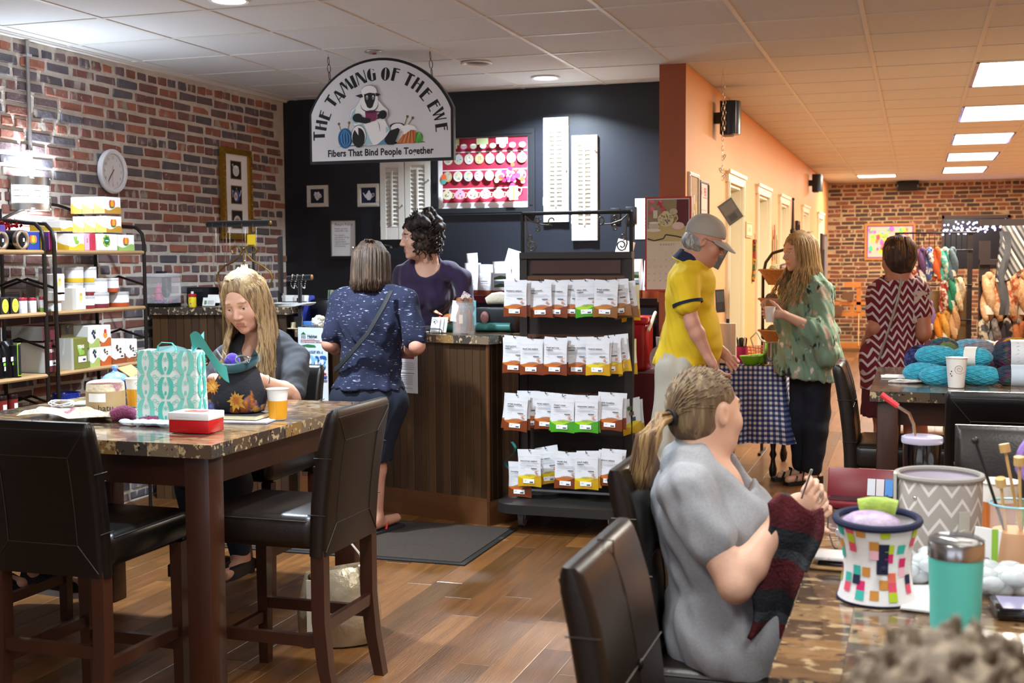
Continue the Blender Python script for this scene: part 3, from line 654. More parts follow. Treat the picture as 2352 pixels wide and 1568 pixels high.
t,p=framed('picture_frame','black framed Return Policy notice on the black wall','notice',(-4.268,yb,1.499),XV,.262,.326,.030,.02,m_bframe,'#f0efef')
pr=p;pr.text('#222222','Return Policy',.131,.270,.030,sx=.9)
for k,s in enumerate(['Needles may not be','returned after 7 days.','','Yarn cannot be','returned after 30 days.','Yarn must be in','original condition,','cannot be returned if it','has been wound.']):
 if s:pr.text('#4a4a4a',s,.055,.238-k*.0165,.0148,align='LEFT',sx=.9)
p.build('print',t)
m=MB();
for x0,x1,y0,y1 in((.027,.235,.027,.031),(.027,.235,.295,.299),(.027,.031,.031,.295),(.231,.235,.031,.295)):m.b2((x0,-.021,y0),(x1,-.017,y1))
m.build('fillet',m_silver,t,None)
m_shut=mat('shutter_paint','#eae6dc',.45)
def shutter(label,x0,z0,w,h,split):
 t=thing('shutter',label,'shutter',(x0,yb,z0),group='white wooden shutters');f=MB();st=.045
 for a,b in((0,st),(w-st,w)):f.b2((a,-.026,0),(b,0,h))
 for a,b in((0,.09),(h-.065,h)):f.b2((st,-.024,a),(w-st,0,b))
 f.build('stile_frame',m_shut,t,None);MB().b2((st,-.003,.08),(w-st,0,h-.06)).build('backing',m_shut,t,None)  # pale backing sheet added behind the louvres to lighten the dark gaps
 n=int((h-.165)/.030);lou=MB();lou.add(*[([(st,-.022,.003),(w-st,-.022,.003),(w-st,-.005,.026),(st,-.005,.026),(st,-.024,0),(w-st,-.024,0),(w-st,-.007,.023),(st,-.007,.023)]),[(0,3,2,1),(4,5,6,7),(0,1,5,4),(2,3,7,6),(0,4,7,3),(1,2,6,5)]]);me=lou.mesh('louvre',m_shut)
 for k in range(n):link('louvre',me,t,(0,0,.095+k*(h-.165)/n))
 MB().b2((w/2-.006,-.034,.11),(w/2+.006,-.022,h-.09)).build('tilt_rod',m_shut,t,None)
 k_=MB();k_.cyl((w-.012,-.026,h*split),(w-.012,-.034,h*split),.006,n=8);k_.sph((w-.012,-.038,h*split),.008,nu=8,nv=6);k_.build('knob',m_chrome,t)
 MB().b2((-.006,-.018,h*.16),(.0,-.004,h*.24)).build('hinge',m_shut,t,None)
shutter('left shutter of the pair partly hidden by the hanging sign',-3.823,1.650,.194,.60,.42)
shutter('right shutter of the pair below the sign, behind the curly-haired woman',-3.622,1.664,.204,.60,.7)
shutter('taller-hung white shutter right of the teacup picture',-2.545,1.762,.184,.742,.5)
shutter('rightmost white shutter, hung lowest on the black wall',-2.335,1.628,.185,.742,.85)
t,p=framed('picture_frame','large black-framed picture of teacups hanging on red shelves','picture',(-3.41,yb,1.822),XV,.798,.612,.05,.025,mat('black_frame_large','#1b1c20',.45),'#f6f6f4')
x0,x1,y0,y1=.085,.74,.092,.56;RW=.655
p.rect('#a8283f',x0,y0,x1,y1)
for f in(.20,.475,.745):p.rect('#e8e4ee',x0,y0+(y1-y0)*f*1.04,x1,y0+(y1-y0)*f*1.04+.008)
rs=random.Random(3);pal=['#cfd0b0','#bfa870','#c9a0b4','#b8b8a4','#d6dccc','#c0b59a','#d0c4c0','#a8b8c4']
for row,(yy,n)in enumerate(((.335,8),(.21,8))):
 for k in range(n):
  cx,cy=x0+.045+k*.082,y0+yy-.02;c=pal[(k*3+row)%8]
  p.circ(c,cx,cy,.036,.038);p.circ('#c4c0ac',cx,cy+.004,.027,.028);p.poly(pal[(k*5+row+2)%8],[(cx-.016,cy+.02),(cx+.016,cy+.02),(cx+.011,cy-.012),(cx-.011,cy-.012)]);p.line('#cfcab6',[(cx-.004,cy+.02),(cx-.002,cy+.044),(cx+.008,cy+.042),(cx+.008,cy+.022)],.004)
  for _ in range(4):p.circ(['#b04060','#6a8a4a','#4a6aa0','#d0a030'][_],cx+rs.uniform(-.02,.02),cy+rs.uniform(-.02,.02),.004,n=6)
for k in range(9):
 cx=x0+.03+k*.075;p.circ(pal[k%8],cx,y0+.405,.026,.020);p.circ('#f0ece0',cx,y0+.415,.022,.006)
 if k in(1,4,6):p.rect(['#e6d4dc','#b8c090','#d6c8b0'][k%3],cx-.05,y0+.415,cx+.04,y0+.46)
for k in range(6):
 cx=x0+.05+k*.10;p.circ(pal[(k*2)%8],cx,y0+.055,.042,.034);p.poly(pal[(k*2)%8],[(cx-.02,y0+.08),(cx+.02,y0+.08),(cx+.008,y0+.104),(cx-.008,y0+.104)]);p.line('#d8cfae',[(cx+.038,y0+.07),(cx+.058,y0+.066),(cx+.05,y0+.036),(cx+.036,y0+.034)],.005)
 for _ in range(5):p.circ(['#b04060','#6a8a4a','#4a6aa0','#d0a030','#c47a4a'][_],cx+rs.uniform(-.028,.028),y0+.055+rs.uniform(-.02,.02),.005,n=6)
for k in range(26):
 p.circ(rs.choice(['#b03ab0','#d84a80','#7a3ab0','#e890b0','#9a5a30','#6a9a4a','#f0c890','#d02a60']),x0+.56+rs.gauss(0,.045),y0+.20+rs.gauss(0,.045),rs.uniform(.010,.022),n=9)
p.rect('#e6ecd8',x0+.535,y0+.01,x0+.60,y0+.11);p.rect('#8ab04a',x0+.56,y0+.01,x0+.575,y0+.11);p.line('#e6e6de',[(x0+.6,y0+.10),(x0+.63,y0+.09),(x0+.62,y0+.05),(x0+.6,y0+.04)],.006)
p.circ('#e0663a',x0+.03,y0+.185,.022);p.circ('#4aa898',x0+.03,y0+.15,.018)
p.build('print',t)
def outlet(label,x0,z0,w,h,n):
 t=thing('wall_outlet',label,'outlet',(x0,yb,z0));MB().rbox((w/2,-.004,h/2),(w,.008,h),.003).build('cover_plate',mat('black_plastic','#141416',.35),t)
 if n:
  for k in(.28,.72):
   m=MB();m.cyl((w/2,-.006,h*k),(w/2,-.011,h*k),.016,n=14);m.build('socket',mat('outlet_grey','#3a3a40',.4),t)
   for dx in(-.006,.006):MB().b2((w/2+dx-.0012,-.0118,h*k-.004),(w/2+dx+.0012,-.0108,h*k+.005)).build('slot',pm('#050505'),t,None)
 else:MB().b2((w/2-.005,-.014,h*.4),(w/2+.005,-.006,h*.6)).build('toggle',mat('black_plastic','#141416'),t,None)
outlet('black switch plate on the black wall',-2.057,1.739,.07,.114,0);outlet('black double outlet right of the switch plate',-1.95,1.738,.082,.122,2)
def paper(name,label,cat,O,A,B,w,h,col='#ecece8',th=.0006):
 A,B=Vector(A),Vector(B);n=A.cross(B);m=MB().prism([(0,0),(w,0),(w,h),(0,h)],(0,0,0),A,B,n*th).build(name,pm(col),None,None);m.location=O
 tag(m,label,cat);return m,Print(n*th,A,B)
t,p=paper('paper_notice','white printed sheets pinned beside the calendar','paper',(-1.88,yb-.002,1.632),XV,ZV,.17,.285)
p.text('#6a6a6a','STATE OF',.115,.262,.012)
for k in range(9):p.rect('#b9b9b9',.02+.01*(k%2),.23-k*.022,.13+.02*(k%3),.234-k*.022)
p.build('print',t)
t,p=paper('wall_calendar','August wall calendar with a teapot photograph behind the man in yellow','calendar',(-1.645,7.804,1.287),XV,ZV,.297,.60,'#b4453c',.006)
p.rect('#d9dcdc',.012,.012,.285,.588);p.rect('#c8bfa4',.016,.318,.281,.582);p.rect('#ded6c2',.012,.012,.285,.316)
p.rect('#9c8a6a',.016,.40,.281,.582);p.poly('#6a2a30',[(.20,.42),(.281,.41),(.281,.582),(.205,.582)]);p.poly('#c9b880',[(.016,.318),(.281,.318),(.281,.41),(.15,.43),(.016,.40)]);p.line('#2c2a28',[(.016,.335),(.06,.322),(.12,.335),(.135,.36),(.2,.35),(.281,.33)],.008)
rs=random.Random(5)
for k in range(16):p.circ(rs.choice(['#d0506a','#e07a90','#b83a50','#c86070']),.05+rs.uniform(-.03,.075),.54+rs.uniform(-.04,.035),rs.uniform(.008,.015),n=9)
p.rect('#dcd6c4',.055,.465,.082,.515);p.circ('#d8d0a0',.135,.455,.052,.046);p.circ('#d8d0a0',.135,.495,.022,.016);p.circ('#8a3a40',.135,.514,.005);p.line('#d0c490',[(.185,.47),(.205,.485),(.212,.46),(.19,.43)],.008);p.circ('#c8bca0',.185,.505,.026,.02);p.circ('#cfc4b4',.06,.415,.036,.026);p.circ('#efe8dc',.06,.436,.034,.006);p.circ('#e8e0d4',.058,.388,.046,.010);p.circ('#e6ccc4',.215,.415,.04,.024)
for k in range(46):p.circ(rs.choice(['#9a4a50','#6a8a4a','#7a5a90','#c08a40']),.135+rs.gauss(0,.024),.455+rs.gauss(0,.02),.0035,n=6)
p.text('#6a6258','A U G U S T',.148,.298,.018)
for r_ in range(5):
 for c_ in range(7):
  d_=r_*7+c_-2
  if 1<=d_<=31:p.text('#8a8070',str(d_),.03+c_*.037,.245-r_*.044,.012)
p.build('print',t)
xo=XO+.002
t,p=framed('cork_board','cork pinboard with pinned notes on the orange wall','board',(xo,7.90,1.45),YV,.36,.60,.022,.014,mat('white_frame','#dedad0',.4),'#b08a54')
for k in range(8):p.rect(['#e8e4d8','#d0c8b0','#c8d0d8','#e8c860'][k%4],.06+(k%4)*.065,.36-.06*(k//4)+.02*(k%3),.09+(k%4)*.065,.42-.06*(k//4)+.02*(k%3))
for k in range(10):p.circ('#c8b27a',.05+.03*k,.48+.02*sin(k*2),.006,n=8)
p.build('print',t)
t,p=framed('framed_notice','narrow pale framed notice with red NOVER lettering on the orange wall','notice',(xo,8.30,1.62),YV,.36,.40,.014,.016,mat('grey_frame','#6a625c',.4),'#d8c2b4')
p.text('#b4262c','N',.085,.33,.075,bold=.003,sx=.8).text('#b4262c','VER',.235,.33,.075,bold=.003,sx=.8);p.line('#c89a9a',[(.12,.31),(.15,.355)],.006);p.rect('#c46a60',.15,.285,.31,.293)
for k in range(5):p.rect('#b89a8e',.08+.02*(k%2),.2-k*.03,.29-.02*(k%3),.206-k*.03)
p.build('print',t)
ck=thing('clip_chain','thin metal chain with plastic clips hung from the ceiling before the orange wall','chain',(-1.20,8.12,H))
chain_links(ck,'chain',(0,0,-.02),(.0,0,-.72),mat('silver_chain','#b9b2a2',.3,.8),.012,w=.0016)
chain_links(ck,'chain',(.012,0,-.10),(.012,.0,-.40),mat('silver_chain','#b9b2a2'),.012,w=.0016)
MB().tube([(0,0,0),(0,0,-.022)],.0015,5).build('hook',m_chrome,ck)
for k,(z,s)in enumerate(((-.575,1),(-.66,-1),(-.70,1))):
 c=MB();c.tube([(s*.006,-.004,z-.012),(s*.020,-.004,z+.010),(s*.022,-.004,z+.02),(s*.012,-.004,z+.022),(s*.002,-.004,z)],.0035,6);c.build('clip',mat('white_clip','#dcd4c8',.4),ck)
def packet(label,loc,w,h,rot,cols,wheel=True):
 t=thing('craft_packet',label,'packet',loc,group='craft packets on the clip chain');A=Vector((cos(rot)*.9,.43*cos(rot),sin(rot)));A.normalize();B=(A.cross(Vector((.43,-.9,0)))).normalized();B=-B if B.z<0 else B
 n=A.cross(B);MB().prism([(-w/2,-h),(w/2,-h),(w/2,0),(-w/2,0)],(0,0,0),A,B,n*.008).build('card',pm(cols[0]),t,None)
 p=Print(n*.0082,A,B);p.rect(cols[1],-w*.42,-h*.55,w*.42,-h*.08);p.rect(cols[2],-w*.3,-h*.9,w*.2,-h*.62)
 if wheel:
  p.circ('#d8cdb4',0,-h*.72,.028);p.circ(cols[0],0,-h*.72,.018);p.circ('#d8cdb4',0,-h*.72,.008)
 p.build('print',t)
 MB().prism([(-w/2-.01,-h-.01),(w/2+.01,-h-.01),(w/2+.01,.012),(-w/2-.01,.012)],-n*.001,A,B,n*.0105).build('clear_sleeve',mat('clear_sleeve','#ffffff',.08,alpha=.12),t,None)
packet('tilted craft packet in a clear sleeve beside the cap brim, lower one',(-1.20,8.10,1.72-.12),.13,.17,-.5,('#2c3a3c','#3a6a78','#5a7a6a'))
packet('craft packet hanging highest on the clip chain behind the cap',(-1.19,8.12,2.72-.86),.11,.15,.6,('#6a6a60','#8a8a7c','#3a3a38'),False)
packet('narrow dark craft packet at the bottom end of the clip chain',(-1.22,8.14,1.29),.06,.15,.05,('#2a2a2c','#6a7a80','#3c444c'),False)
t,p=paper('wall_plaque','small tan plaque on the orange wall right of the first door','plaque',(xo,10.72,1.671),YV,ZV,.40,.135,'#cdbb8a',.012)
p.rect('#8a7a50',.01,.01,.39,.125);p.rect('#d8c898',.02,.018,.38,.117);p.text('#7a6a44','OFFICE',.2,.068,.05);p.build('print',t)
def speaker(label,y,sx_=1):
 t=thing('wall_speaker',label,'speaker',(XO,y,2.5));b=MB()
 pr_=[(x,yy)for x,yy in[(0.0,-.075),(.06,-.085),(.11,-.07),(.135,-.03),(.135,.03),(.11,.07),(.06,.085),(0,.075)]]
 b.prism(pr_,(.05,0,-.12),XV,YV,(0,0,.235));b.build('cabinet',mat('speaker_black','#0c0b0b',.22),t,.6)
 MB().b2((0,-.02,-.04),(.06,.02,.04)).build('bracket',mat('speaker_black','#0c0b0b'),t,None)
 MB().b2((.06,-.08,-.128),(.13,.08,-.12)).build('foot',mat('speaker_trim','#2c2422',.4),t,None)
speaker('black wall speaker high on the orange wall by the chain',9.0);speaker('black wall speaker at the far end of the orange wall',17.3)
o=MB().rbox((0,0,0),(.34,.16,.15),.008).build('wall_speaker_box',mat('speaker_black','#0c0b0b'),None,.7,(-.13,YE-.085,2.635));tag(o,'black box speaker under the ceiling on the far brick wall','speaker')
MB().b2((-.15,-.0825,-.06),(.15,-.0805,.06)).build('grille',mat('speaker_grille','#161414',.8),o,None)
xb=XL+.012
o=MB();o.cyl((xb+.012,5.665,1.96),(xb+.012,5.665,H-.005),.011,n=10);o=o.build('wall_conduit',mat('grey_conduit','#a8a6a2',.35,.6),None);tag(o,'grey metal conduit running up the brick wall to the ceiling','conduit')
for z in(2.62,2.1):MB().b2((xb,5.645,z-.008),(xb+.026,5.685,z+.008)).build('strap',m_chrome,o,None)
t=thing('wall_lamp','lit half-round steel wall lamp with a slotted grid on the brick wall','lamp',(xb,5.655,1.87));ms=mat('brushed_steel','#a8a8a6',.28,.9,bump=(300,.0003,(1,1,.02)))
MB().b2((0,-.155,-.09),(.014,.155,.09)).build('back_plate',ms,t,None)
N_=16;cy=lambda a,r:(.012+r*cos(a)*.72,r*sin(a))
def band(z0,z1,a0=-pi/2,a1=pi/2,n=16,r=.125,th=.004):
 m=MB()
 ri=[[(*cy(a0+(a1-a0)*k/n,r-th),z0),(*cy(a0+(a1-a0)*k/n,r),z0),(*cy(a0+(a1-a0)*k/n,r),z1),(*cy(a0+(a1-a0)*k/n,r-th),z1)]for k in range(n+1)]
 return m.loft(ri)
sh=MB()
for z0,z1 in((-.09,-.052),(.045,.09),(-.018,-.013),(.012,.017)):
 b=band(z0,z1);sh.add(b.v,b.f)
for k in range(6):
 a=-pi/2+pi*(k+.35)/5.7;b=band(-.052,.045,a-.014,a+.014,2);sh.add(b.v,b.f)
sh.build('shade',ms,t,.5)
b=band(-.05,.044,r=.112);b.build('diffuser',mat('lamp_glass','#ffffff',.5,emit=(COOL_C,SCONCE_E)),t,.9)
for zz,rx in((.08,pi),(-.08,0)):area(t,.07,.16,SCONCE_W*(1 if rx else.5),COOL_C,(.055,0,zz),(rx,0,0))
area(t,.08,.2,SCONCE_W*.5,COOL_C,(.115,0,-.002),(0,-pi/2,0))
t=thing('wall_clock','round white wall clock on the brick wall','clock',(xb,6.385,2.04));rot=Matrix.Rotation(pi/2,4,'Y')
m=MB();m.T=rot;m.lathe([(.0,0),(.125,0),(.134,.012),(.134,.026),(.124,.036),(.108,.034),(.104,.022)],n=36,cap=False);m.build('case',mat('clock_white','#dfe0e6',.3),t)
p=Print((.018,0,0),YV,ZV);p.circ('#e8e9ee',0,0,.108,n=36)
for k in range(1,13):a=pi/2-k*pi/6;p.text('#6a6a74' if k!=12 else '#8a4a5a',str(k),.082*cos(a),.082*sin(a),.024)
p.line('#2c3a44',[(0,0),(-.048,-.062)],.006).line('#2c3a44',[(.01,.012),(-.040,-.048)],.008).line('#b03038',[(.0,.03),(-.008,-.08)],.0025).circ('#b03038',0,0,.006);p.build('dial',t)
m=MB();m.T=rot;m.lathe([(.0,.028),(.104,.028),(.105,.03)],n=30);m.build('lens',mat('clock_glass','#ffffff',.03,alpha=.06),t)
mg=mat('gilt_wood','#a8802c',.32,.75,var=(60,.3),bump=(90,.004))
t,p=framed('picture_frame','tall gilt frame with three teaware prints on the brick wall','picture',(xb,7.62,1.652),YV,.40,.64,.042,.03,mg,'#f2f4f6')
for k in range(14):
 for xx in(.012,.388):MB().sph((.034,xx,.03+k*.044),.010,nu=8,nv=5).build('bead',mg,t)
for k,zc in enumerate((.49,.315,.14)):
 p.rect('#a08040',.125,zc-.066,.275,zc+.066);p.rect('#16161c',.132,zc-.060,.268,zc+.060)
 if k==0:p.circ('#d8dcdc',.2,zc-.005,.045,.04).circ('#eef0f0',.2,zc+.022,.036,.010);p.line('#d8dcdc',[(.16,zc+.02),(.15,zc+.04),(.165,zc+.035)],.007)
 elif k==1:p.circ('#4a62b0',.2,zc-.008,.042,.042).circ('#e6e2d4',.19,zc-.012,.022,.030).circ('#c88a40',.19,zc-.012,.010,.014);p.line('#dcdcd8',[(.24,zc-.01),(.262,zc+.035)],.010).line('#dcdcd8',[(.16,zc+.02),(.142,zc+.03),(.15,zc-.02)],.006);p.circ('#c8a040',.2,zc+.044,.007)
 else:p.circ('#cfc6bc',.2,zc-.01,.046,.038).circ('#9a7a6a',.2,zc-.006,.03,.014)
p.build('print',t)
t,p=framed('picture_frame','bright multicoloured painting in a wooden frame on the far brick wall','painting',(-.795,YE-.004,1.44),XV,.80,.60,.04,.03,mat('oak_frame','#a86c28',.5),'#5a3aa0')
p.rect('#e8b0a0',.055,.055,.745,.545);rs=random.Random(9)
for k in range(90):p.circ(rs.choice(['#f0e040','#f07a40','#e85a8a','#40c0a0','#f0a0c0','#b060c0','#f0c850','#60b0e0','#e84a50','#90d050']),rs.uniform(.09,.71),rs.uniform(.09,.51),rs.uniform(.015,.05),rs.uniform(.015,.05),n=9)
p.build('print',t)
wn=MB();wn.b2((.43,YE-.02,1.30),(1.40,YE-.006,2.115));wn=wn.build('window_2',mat('night_window','#141018',.2),None,None);wn['kind']='structure'
for x0,x1,z0,z1 in((.40,.44,1.27,2.15),(1.39,1.43,1.27,2.15),(.40,1.43,2.10,2.15)):MB().b2((x0,YE-.05,z0),(x1,YE-.004,z1)).build('window_frame',mat('window_brown','#3c2418',.5),wn,None)
t=thing('fairy_lights','string of violet-white fairy lights across the far window','string lights',(.41,YE-.06,2.1));m_fl=mat('fairy_bulb','#ffffff',.4,emit=((.55,.5,1),18));bm_=MB().sph((0,0,0),.011,nu=6,nv=4).mesh('bulb',m_fl,3)
rs=random.Random(4);wires=MB();pts=[]
for k in range(90):
 u=rs.random();z=-.04-.10*(rs.random())-.16*rs.random()*(1-u)**.5
 if k<14:u=.94+.06*rs.random();z=-rs.random()*.45
 pts.append((u*.99,rs.uniform(-.015,.015),z))
for q in pts:link('bulb',bm_,t,q)
pts.sort();wires.tube([Vector(q)for q in pts[::2]],.0015,4);wires.build('wire',mat('thin_wire','#30303a',.5),t)
XF=-4.29
def dotty(p,kind,cx,cy,s):
 """small fruit pictures"""
 if kind=='mango':
  for dx,c in((-.2,'#c8542c'),(.22,'#d0703a'),(0,'#e0a030')):p.circ(c,cx+dx*s,cy,.2*s,.3*s,9)
  p.poly('#3a7a30',[(cx-.4*s,cy-.25*s),(cx+.4*s,cy-.25*s),(cx+.1*s,cy-.38*s),(cx-.15*s,cy-.38*s)])
 elif kind=='lemon':
  for k in range(4):p.poly('#8ab04a',[(cx-.3*s+.14*k*s,cy+.3*s),(cx-.2*s+.14*k*s,cy+.32*s),(cx+.05*s,cy-.3*s),(cx-.05*s,cy-.3*s)])
  p.circ('#7aa63a',cx+.2*s,cy-.15*s,.2*s,.16*s,9)
 elif kind=='berry':
  for dx,dy in((-.15,.1),(.15,.12),(0,-.1),(-.05,.25),(.1,-.25)):p.circ('#252a40',cx+dx*s,cy+dy*s,.13*s,n=8)
  p.poly('#6a9a40',[(cx,cy+.3*s),(cx+.3*s,cy+.42*s),(cx+.12*s,cy+.15*s)])
 elif kind=='peach':p.circ('#d88a30',cx,cy-.1*s,.28*s,n=10);p.circ('#b8323a',cx,cy+.2*s,.18*s,n=9)
 elif kind=='bean':
  for k in range(5):p.circ('#4a3424',cx+.2*s*cos(k*2.2),cy+.2*s*sin(k*1.7),.12*s,.08*s,7)
 elif kind=='sun':
  for k in range(14):p.circ('#b8c030' if k%2 else '#6a9a30',cx+.38*s*cos(k*.45),cy+.38*s*sin(k*.45),.12*s,n=7)
  p.circ('#1f6a44',cx,cy,.34*s,n=16);p.rect('#cfe0d0',cx-.2*s,cy-.04*s,cx+.2*s,cy+.04*s)
 elif kind=='lady':p.circ('#c83a5a',cx,cy+.15*s,.15*s,n=8);p.poly('#a02a48',[(cx-.15*s,cy-.4*s),(cx+.15*s,cy-.4*s),(cx,cy+.1*s)])
 elif kind=='cookie':
  p.circ('#d8b86a',cx,cy-.12*s,.26*s,.3*s,10);p.circ('#c09a54',cx+.05*s,cy+.22*s,.22*s,.16*s,9)
def carton(label,a,b,body='#e8e6e2',wave=None,pic=None,side=None,d=.075,x=XF,snap=None,group=None,text=None,tcol='#8a8a8a',dx=0,sticker=False):
 """printed carton: a, b are opposite corners of its face toward the room"""
 y0,y1,z0,z1=min(a[1],b[1]),max(a[1],b[1]),min(a[2],b[2]),max(a[2],b[2])
 if snap is not None:z1+=snap-z0;z0=snap
 w,h=y1-y0,z1-z0;t=thing('tea_box',label,'box',(x-dx,y0,z0),group=group)
 MB().rbox((-d/2,w/2,h/2),(d,w,h),.0025,seg=1).build('carton',pm(body),t,None)
 p=Print((.0004,0,0),YV,ZV)
 if wave:n=8;p.poly(wave,[(0,0),(w,0)]+[(w-w*k/n,h*(.3+.12*sin(k*.7+.5)))for k in range(n+1)])
 if pic:dotty(p,pic,w*.45,h*.6,min(w,h)*.75)
 if text:p.text(tcol,text,w/2,h*.72,min(h*.14,w/len(text)*1.5),bold=1)
 if sticker:p.rect('#f4f4f4',w*.3,h*.22,w*.85,h*.4);p.rect('#333333',w*.6,h*.26,w*.8,h*.33)
 if wave or pic or text or sticker:p.build('front_print',t)
 q=Print((-d,-.0004,0),XV,ZV)
 if side:q.rect(side,0,0,d,h)
 if wave:
  n=8;q.poly(wave,[(0,0),(d,0)]+[(d-d*k/n,h*(.28+.38*(k/n)**1.5))for k in range(n+1)])
 if side or wave:q.build('side_print',t)
 return t
S1,S2,S3,S4=1.56,1.24,.92,.72
gb='tea boxes on the racks'
zt=S1+.102
for k in range(3):
 carton(['mango tea box at the front of the topmost stack','middle gold-and-white tea box of the topmost stack','rearmost gold-and-white tea box of the topmost stack'][k],(-4.29,5.86,1.838),(-4.29,6.007,1.746),'#e9e7e6','#b98a2c','mango',None,.072,dx=k*.076,snap=zt+.105,group=gb)
 carton(['mango tea box at the front of the second stack layer','middle gold-and-white tea box of the second stack layer','rearmost gold-and-white tea box of the second stack layer'][k],(-4.29,5.872,1.744),(-4.29,6.011,1.654),'#e9e7e6','#b98a2c','mango',None,.072,dx=k*.076,snap=zt,group=gb)
carton('white and yellow lemongrass tea box on the top shelf',(-4.29,5.543,1.646),(-4.29,5.673,1.557),'#e8e6e4','#d0a824','lemon',None,.11,snap=S1,group=gb)
carton('pale pink tea box with a lady on the top shelf',(-4.29,5.681,1.649),(-4.29,5.721,1.557),'#e0a0b4',None,'lady',None,.09,snap=S1,group=gb)
carton('deep red tea box beside the pink one on the top shelf',(-4.29,5.729,1.65),(-4.29,5.774,1.557),'#b42a44',None,'lady',None,.09,snap=S1,group=gb)
carton('white box with round green emblem on the top shelf',(-4.29,5.786,1.651),(-4.29,5.966,1.56),'#e6e6e0',None,'sun',None,.20,snap=S1,group=gb)
carton('white and green mango tea box at the right end of the top shelf',(-4.29,5.979,1.656),(-4.29,6.127,1.566),'#e8e8e6','#8fae5c','mango',None,.20,snap=S1,group=gb)
carton('blue box with a yellow picture on the top shelf of the left rack',(-4.29,5.22,1.645),(-4.29,5.317,1.553),'#23388a',None,'mango','#1c2c78',.16,snap=S1,group=gb)
carton('yellow and blue box between the two rack uprights',(-4.29,5.325,1.643),(-4.29,5.344,1.553),'#e0c82c',None,None,'#e0c82c',.12,snap=S1,group=gb)
carton('magenta and purple box just right of the inner upright',(-4.29,5.386,1.644),(-4.29,5.416,1.553),'#a82a60',None,None,'#4a2a78',.12,snap=S1,group=gb)
carton('slim white box between the purple and lemongrass boxes',(-4.29,5.434,1.645),(-4.29,5.45,1.554),'#e4e0da',None,None,None,.12,snap=S1,group=gb)
carton('wide white and gold box lying on top of the blue boxes',(-4.32,5.509,1.701),(-4.32,5.607,1.646),'#e8e6e4','#c8a42a',None,None,.20,snap=S1+.103,x=-4.31,group=gb)
carton('purple box at the left edge of the top shelf',(-4.29,5.026,1.668),(-4.29,5.066,1.546),'#4a3478',None,'lady','#4a3478',.12,snap=S1,group=gb)
m_tin=mat('tin_steel','#b8b4ae',.2,.95)
def lying_tin(label,y,x,r,L_):
 t=thing('steel_tin',label,'tin',(x,y,S1+r),group='steel tins lying on the top shelf');m=MB();m.cyl((-L_,0,0),(0,.02,0),r,n=20);m.build('body',mat('tin_black','#1c1a1a',.25,.3),t)
 m=MB();m.T=Matrix.Rotation(pi/2,4,'Y');m.lathe([(r,-.02),(r*1.02,-.012),(r*1.02,.004),(r*.85,.006),(r*.55,.002),(r*.5,-.004),(.001,-.004)],n=20);m.build('lid',m_tin,t);MB().box((.003,0,0),(.002,r*.5,r*.35)).build('sticker',pm('#e8eef4'),t,None)
lying_tin('steel-capped tin lying on the top shelf below the wall lamp',(-4.29,5.184,1.577)[1],-4.29,.050,.10);lying_tin('steel-capped tin lying at the very left edge of the top shelf',(-4.29,5.034,1.576)[1],-4.29,.046,.10)
o=MB();rs=random.Random(2)
for k in range(70):u=rs.random();o.box((-4.45+rs.uniform(-.03,.03),4.98+u*.36,S1+.10+rs.uniform(0,.05)),(.02,.012,.004),R=Matrix.Rotation(rs.uniform(0,3),3,'X')@Matrix.Rotation(rs.uniform(0,3),3,'Z'))
o=o.build('tinsel_garland',mat('red_foil','#a81420',.2,.8),None,None);tag(o,'red foil tinsel garland behind the tins on the top shelf','garland',kind='stuff')
def tin(label,a,b,z0,body='#d8d6dc',band='#7a2a2a',lid='#c4c2c0',x=XF,hh=None,label_c='#ececee',group='round tea tins'):
 """round lidded tin from the two sides of its outline"""
 y0,y1=min(a[1],b[1]),max(a[1],b[1]);r=(y1-y0)/2*.80;h=hh or abs(a[2]-b[2]);t=thing('tea_tin',label,'tin',(x-r,(y0+y1)/2,z0),group=group)
 MB().lathe([(r*.96,0),(r,.004),(r,h*.3)],n=20,cap=True).build('lower_band',mat('band_'+band[1:],band,.35),t)
 MB().lathe([(r*1.001,h*.28),(r*1.001,h*.82)],n=20,cap=False).build('wrap',mat('wrap_'+body[1:],body,.4),t)
 MB().lathe([(r*1.02,h*.80),(r*1.03,h*.84),(r*1.03,h*.97),(r*.98,h),(.001,h)],n=20).build('lid',mat('lid_'+lid[1:],lid,.25,.3),t)
 p=MB();a0=-.5
 p.loft([[(r*1.004*cos(a0+k*.14),r*1.004*sin(a0+k*.14),z)for k in range(7)]for z in(h*.34,h*.62)],closed=False,cap=False);p.build('sticker',pm('#f2f2f2'),t,.9)
 return t
tin('yellow-banded tin on top of the tin pile, left one',(-4.34,5.636,1.491),(-4.34,5.755,1.404),S2+.145,'#d6d4d8','#d0aa2a',x=-4.33,hh=.085)
tin('yellow-banded tin on top of the tin pile, right one',(-4.34,5.762,1.49),(-4.34,5.862,1.402),S2+.145,'#d6d4d8','#d0aa2a',x=-4.33,hh=.085)
tin('tin under the left yellow-banded tin',(-4.34,5.629,1.406),(-4.34,5.751,1.328),S2+.072,'#d6d4d8','#c8aa3a',x=-4.33,hh=.072)
tin('maroon-banded tin under the right yellow-banded tin',(-4.34,5.758,1.404),(-4.34,5.851,1.325),S2+.072,'#d6d4d8','#7a2c30',x=-4.33,hh=.072)
tin('lower tin hidden behind the cookie box',(-4.34,5.64,1.331),(-4.34,5.732,1.247),S2,'#d6d4d8','#7a2c30',x=-4.34,hh=.071)
tin('bottom maroon tin right of the cookie box',(-4.3,5.687,1.329),(-4.3,5.785,1.245),S2,'#d6d4d8','#7a2c30',hh=.071)
tin('clear-lidded tin on the right pile, upper left',(-4.29,5.795,1.423),(-4.29,5.909,1.34),S2+.086,'#dadade','#d6d4d8',hh=.08)
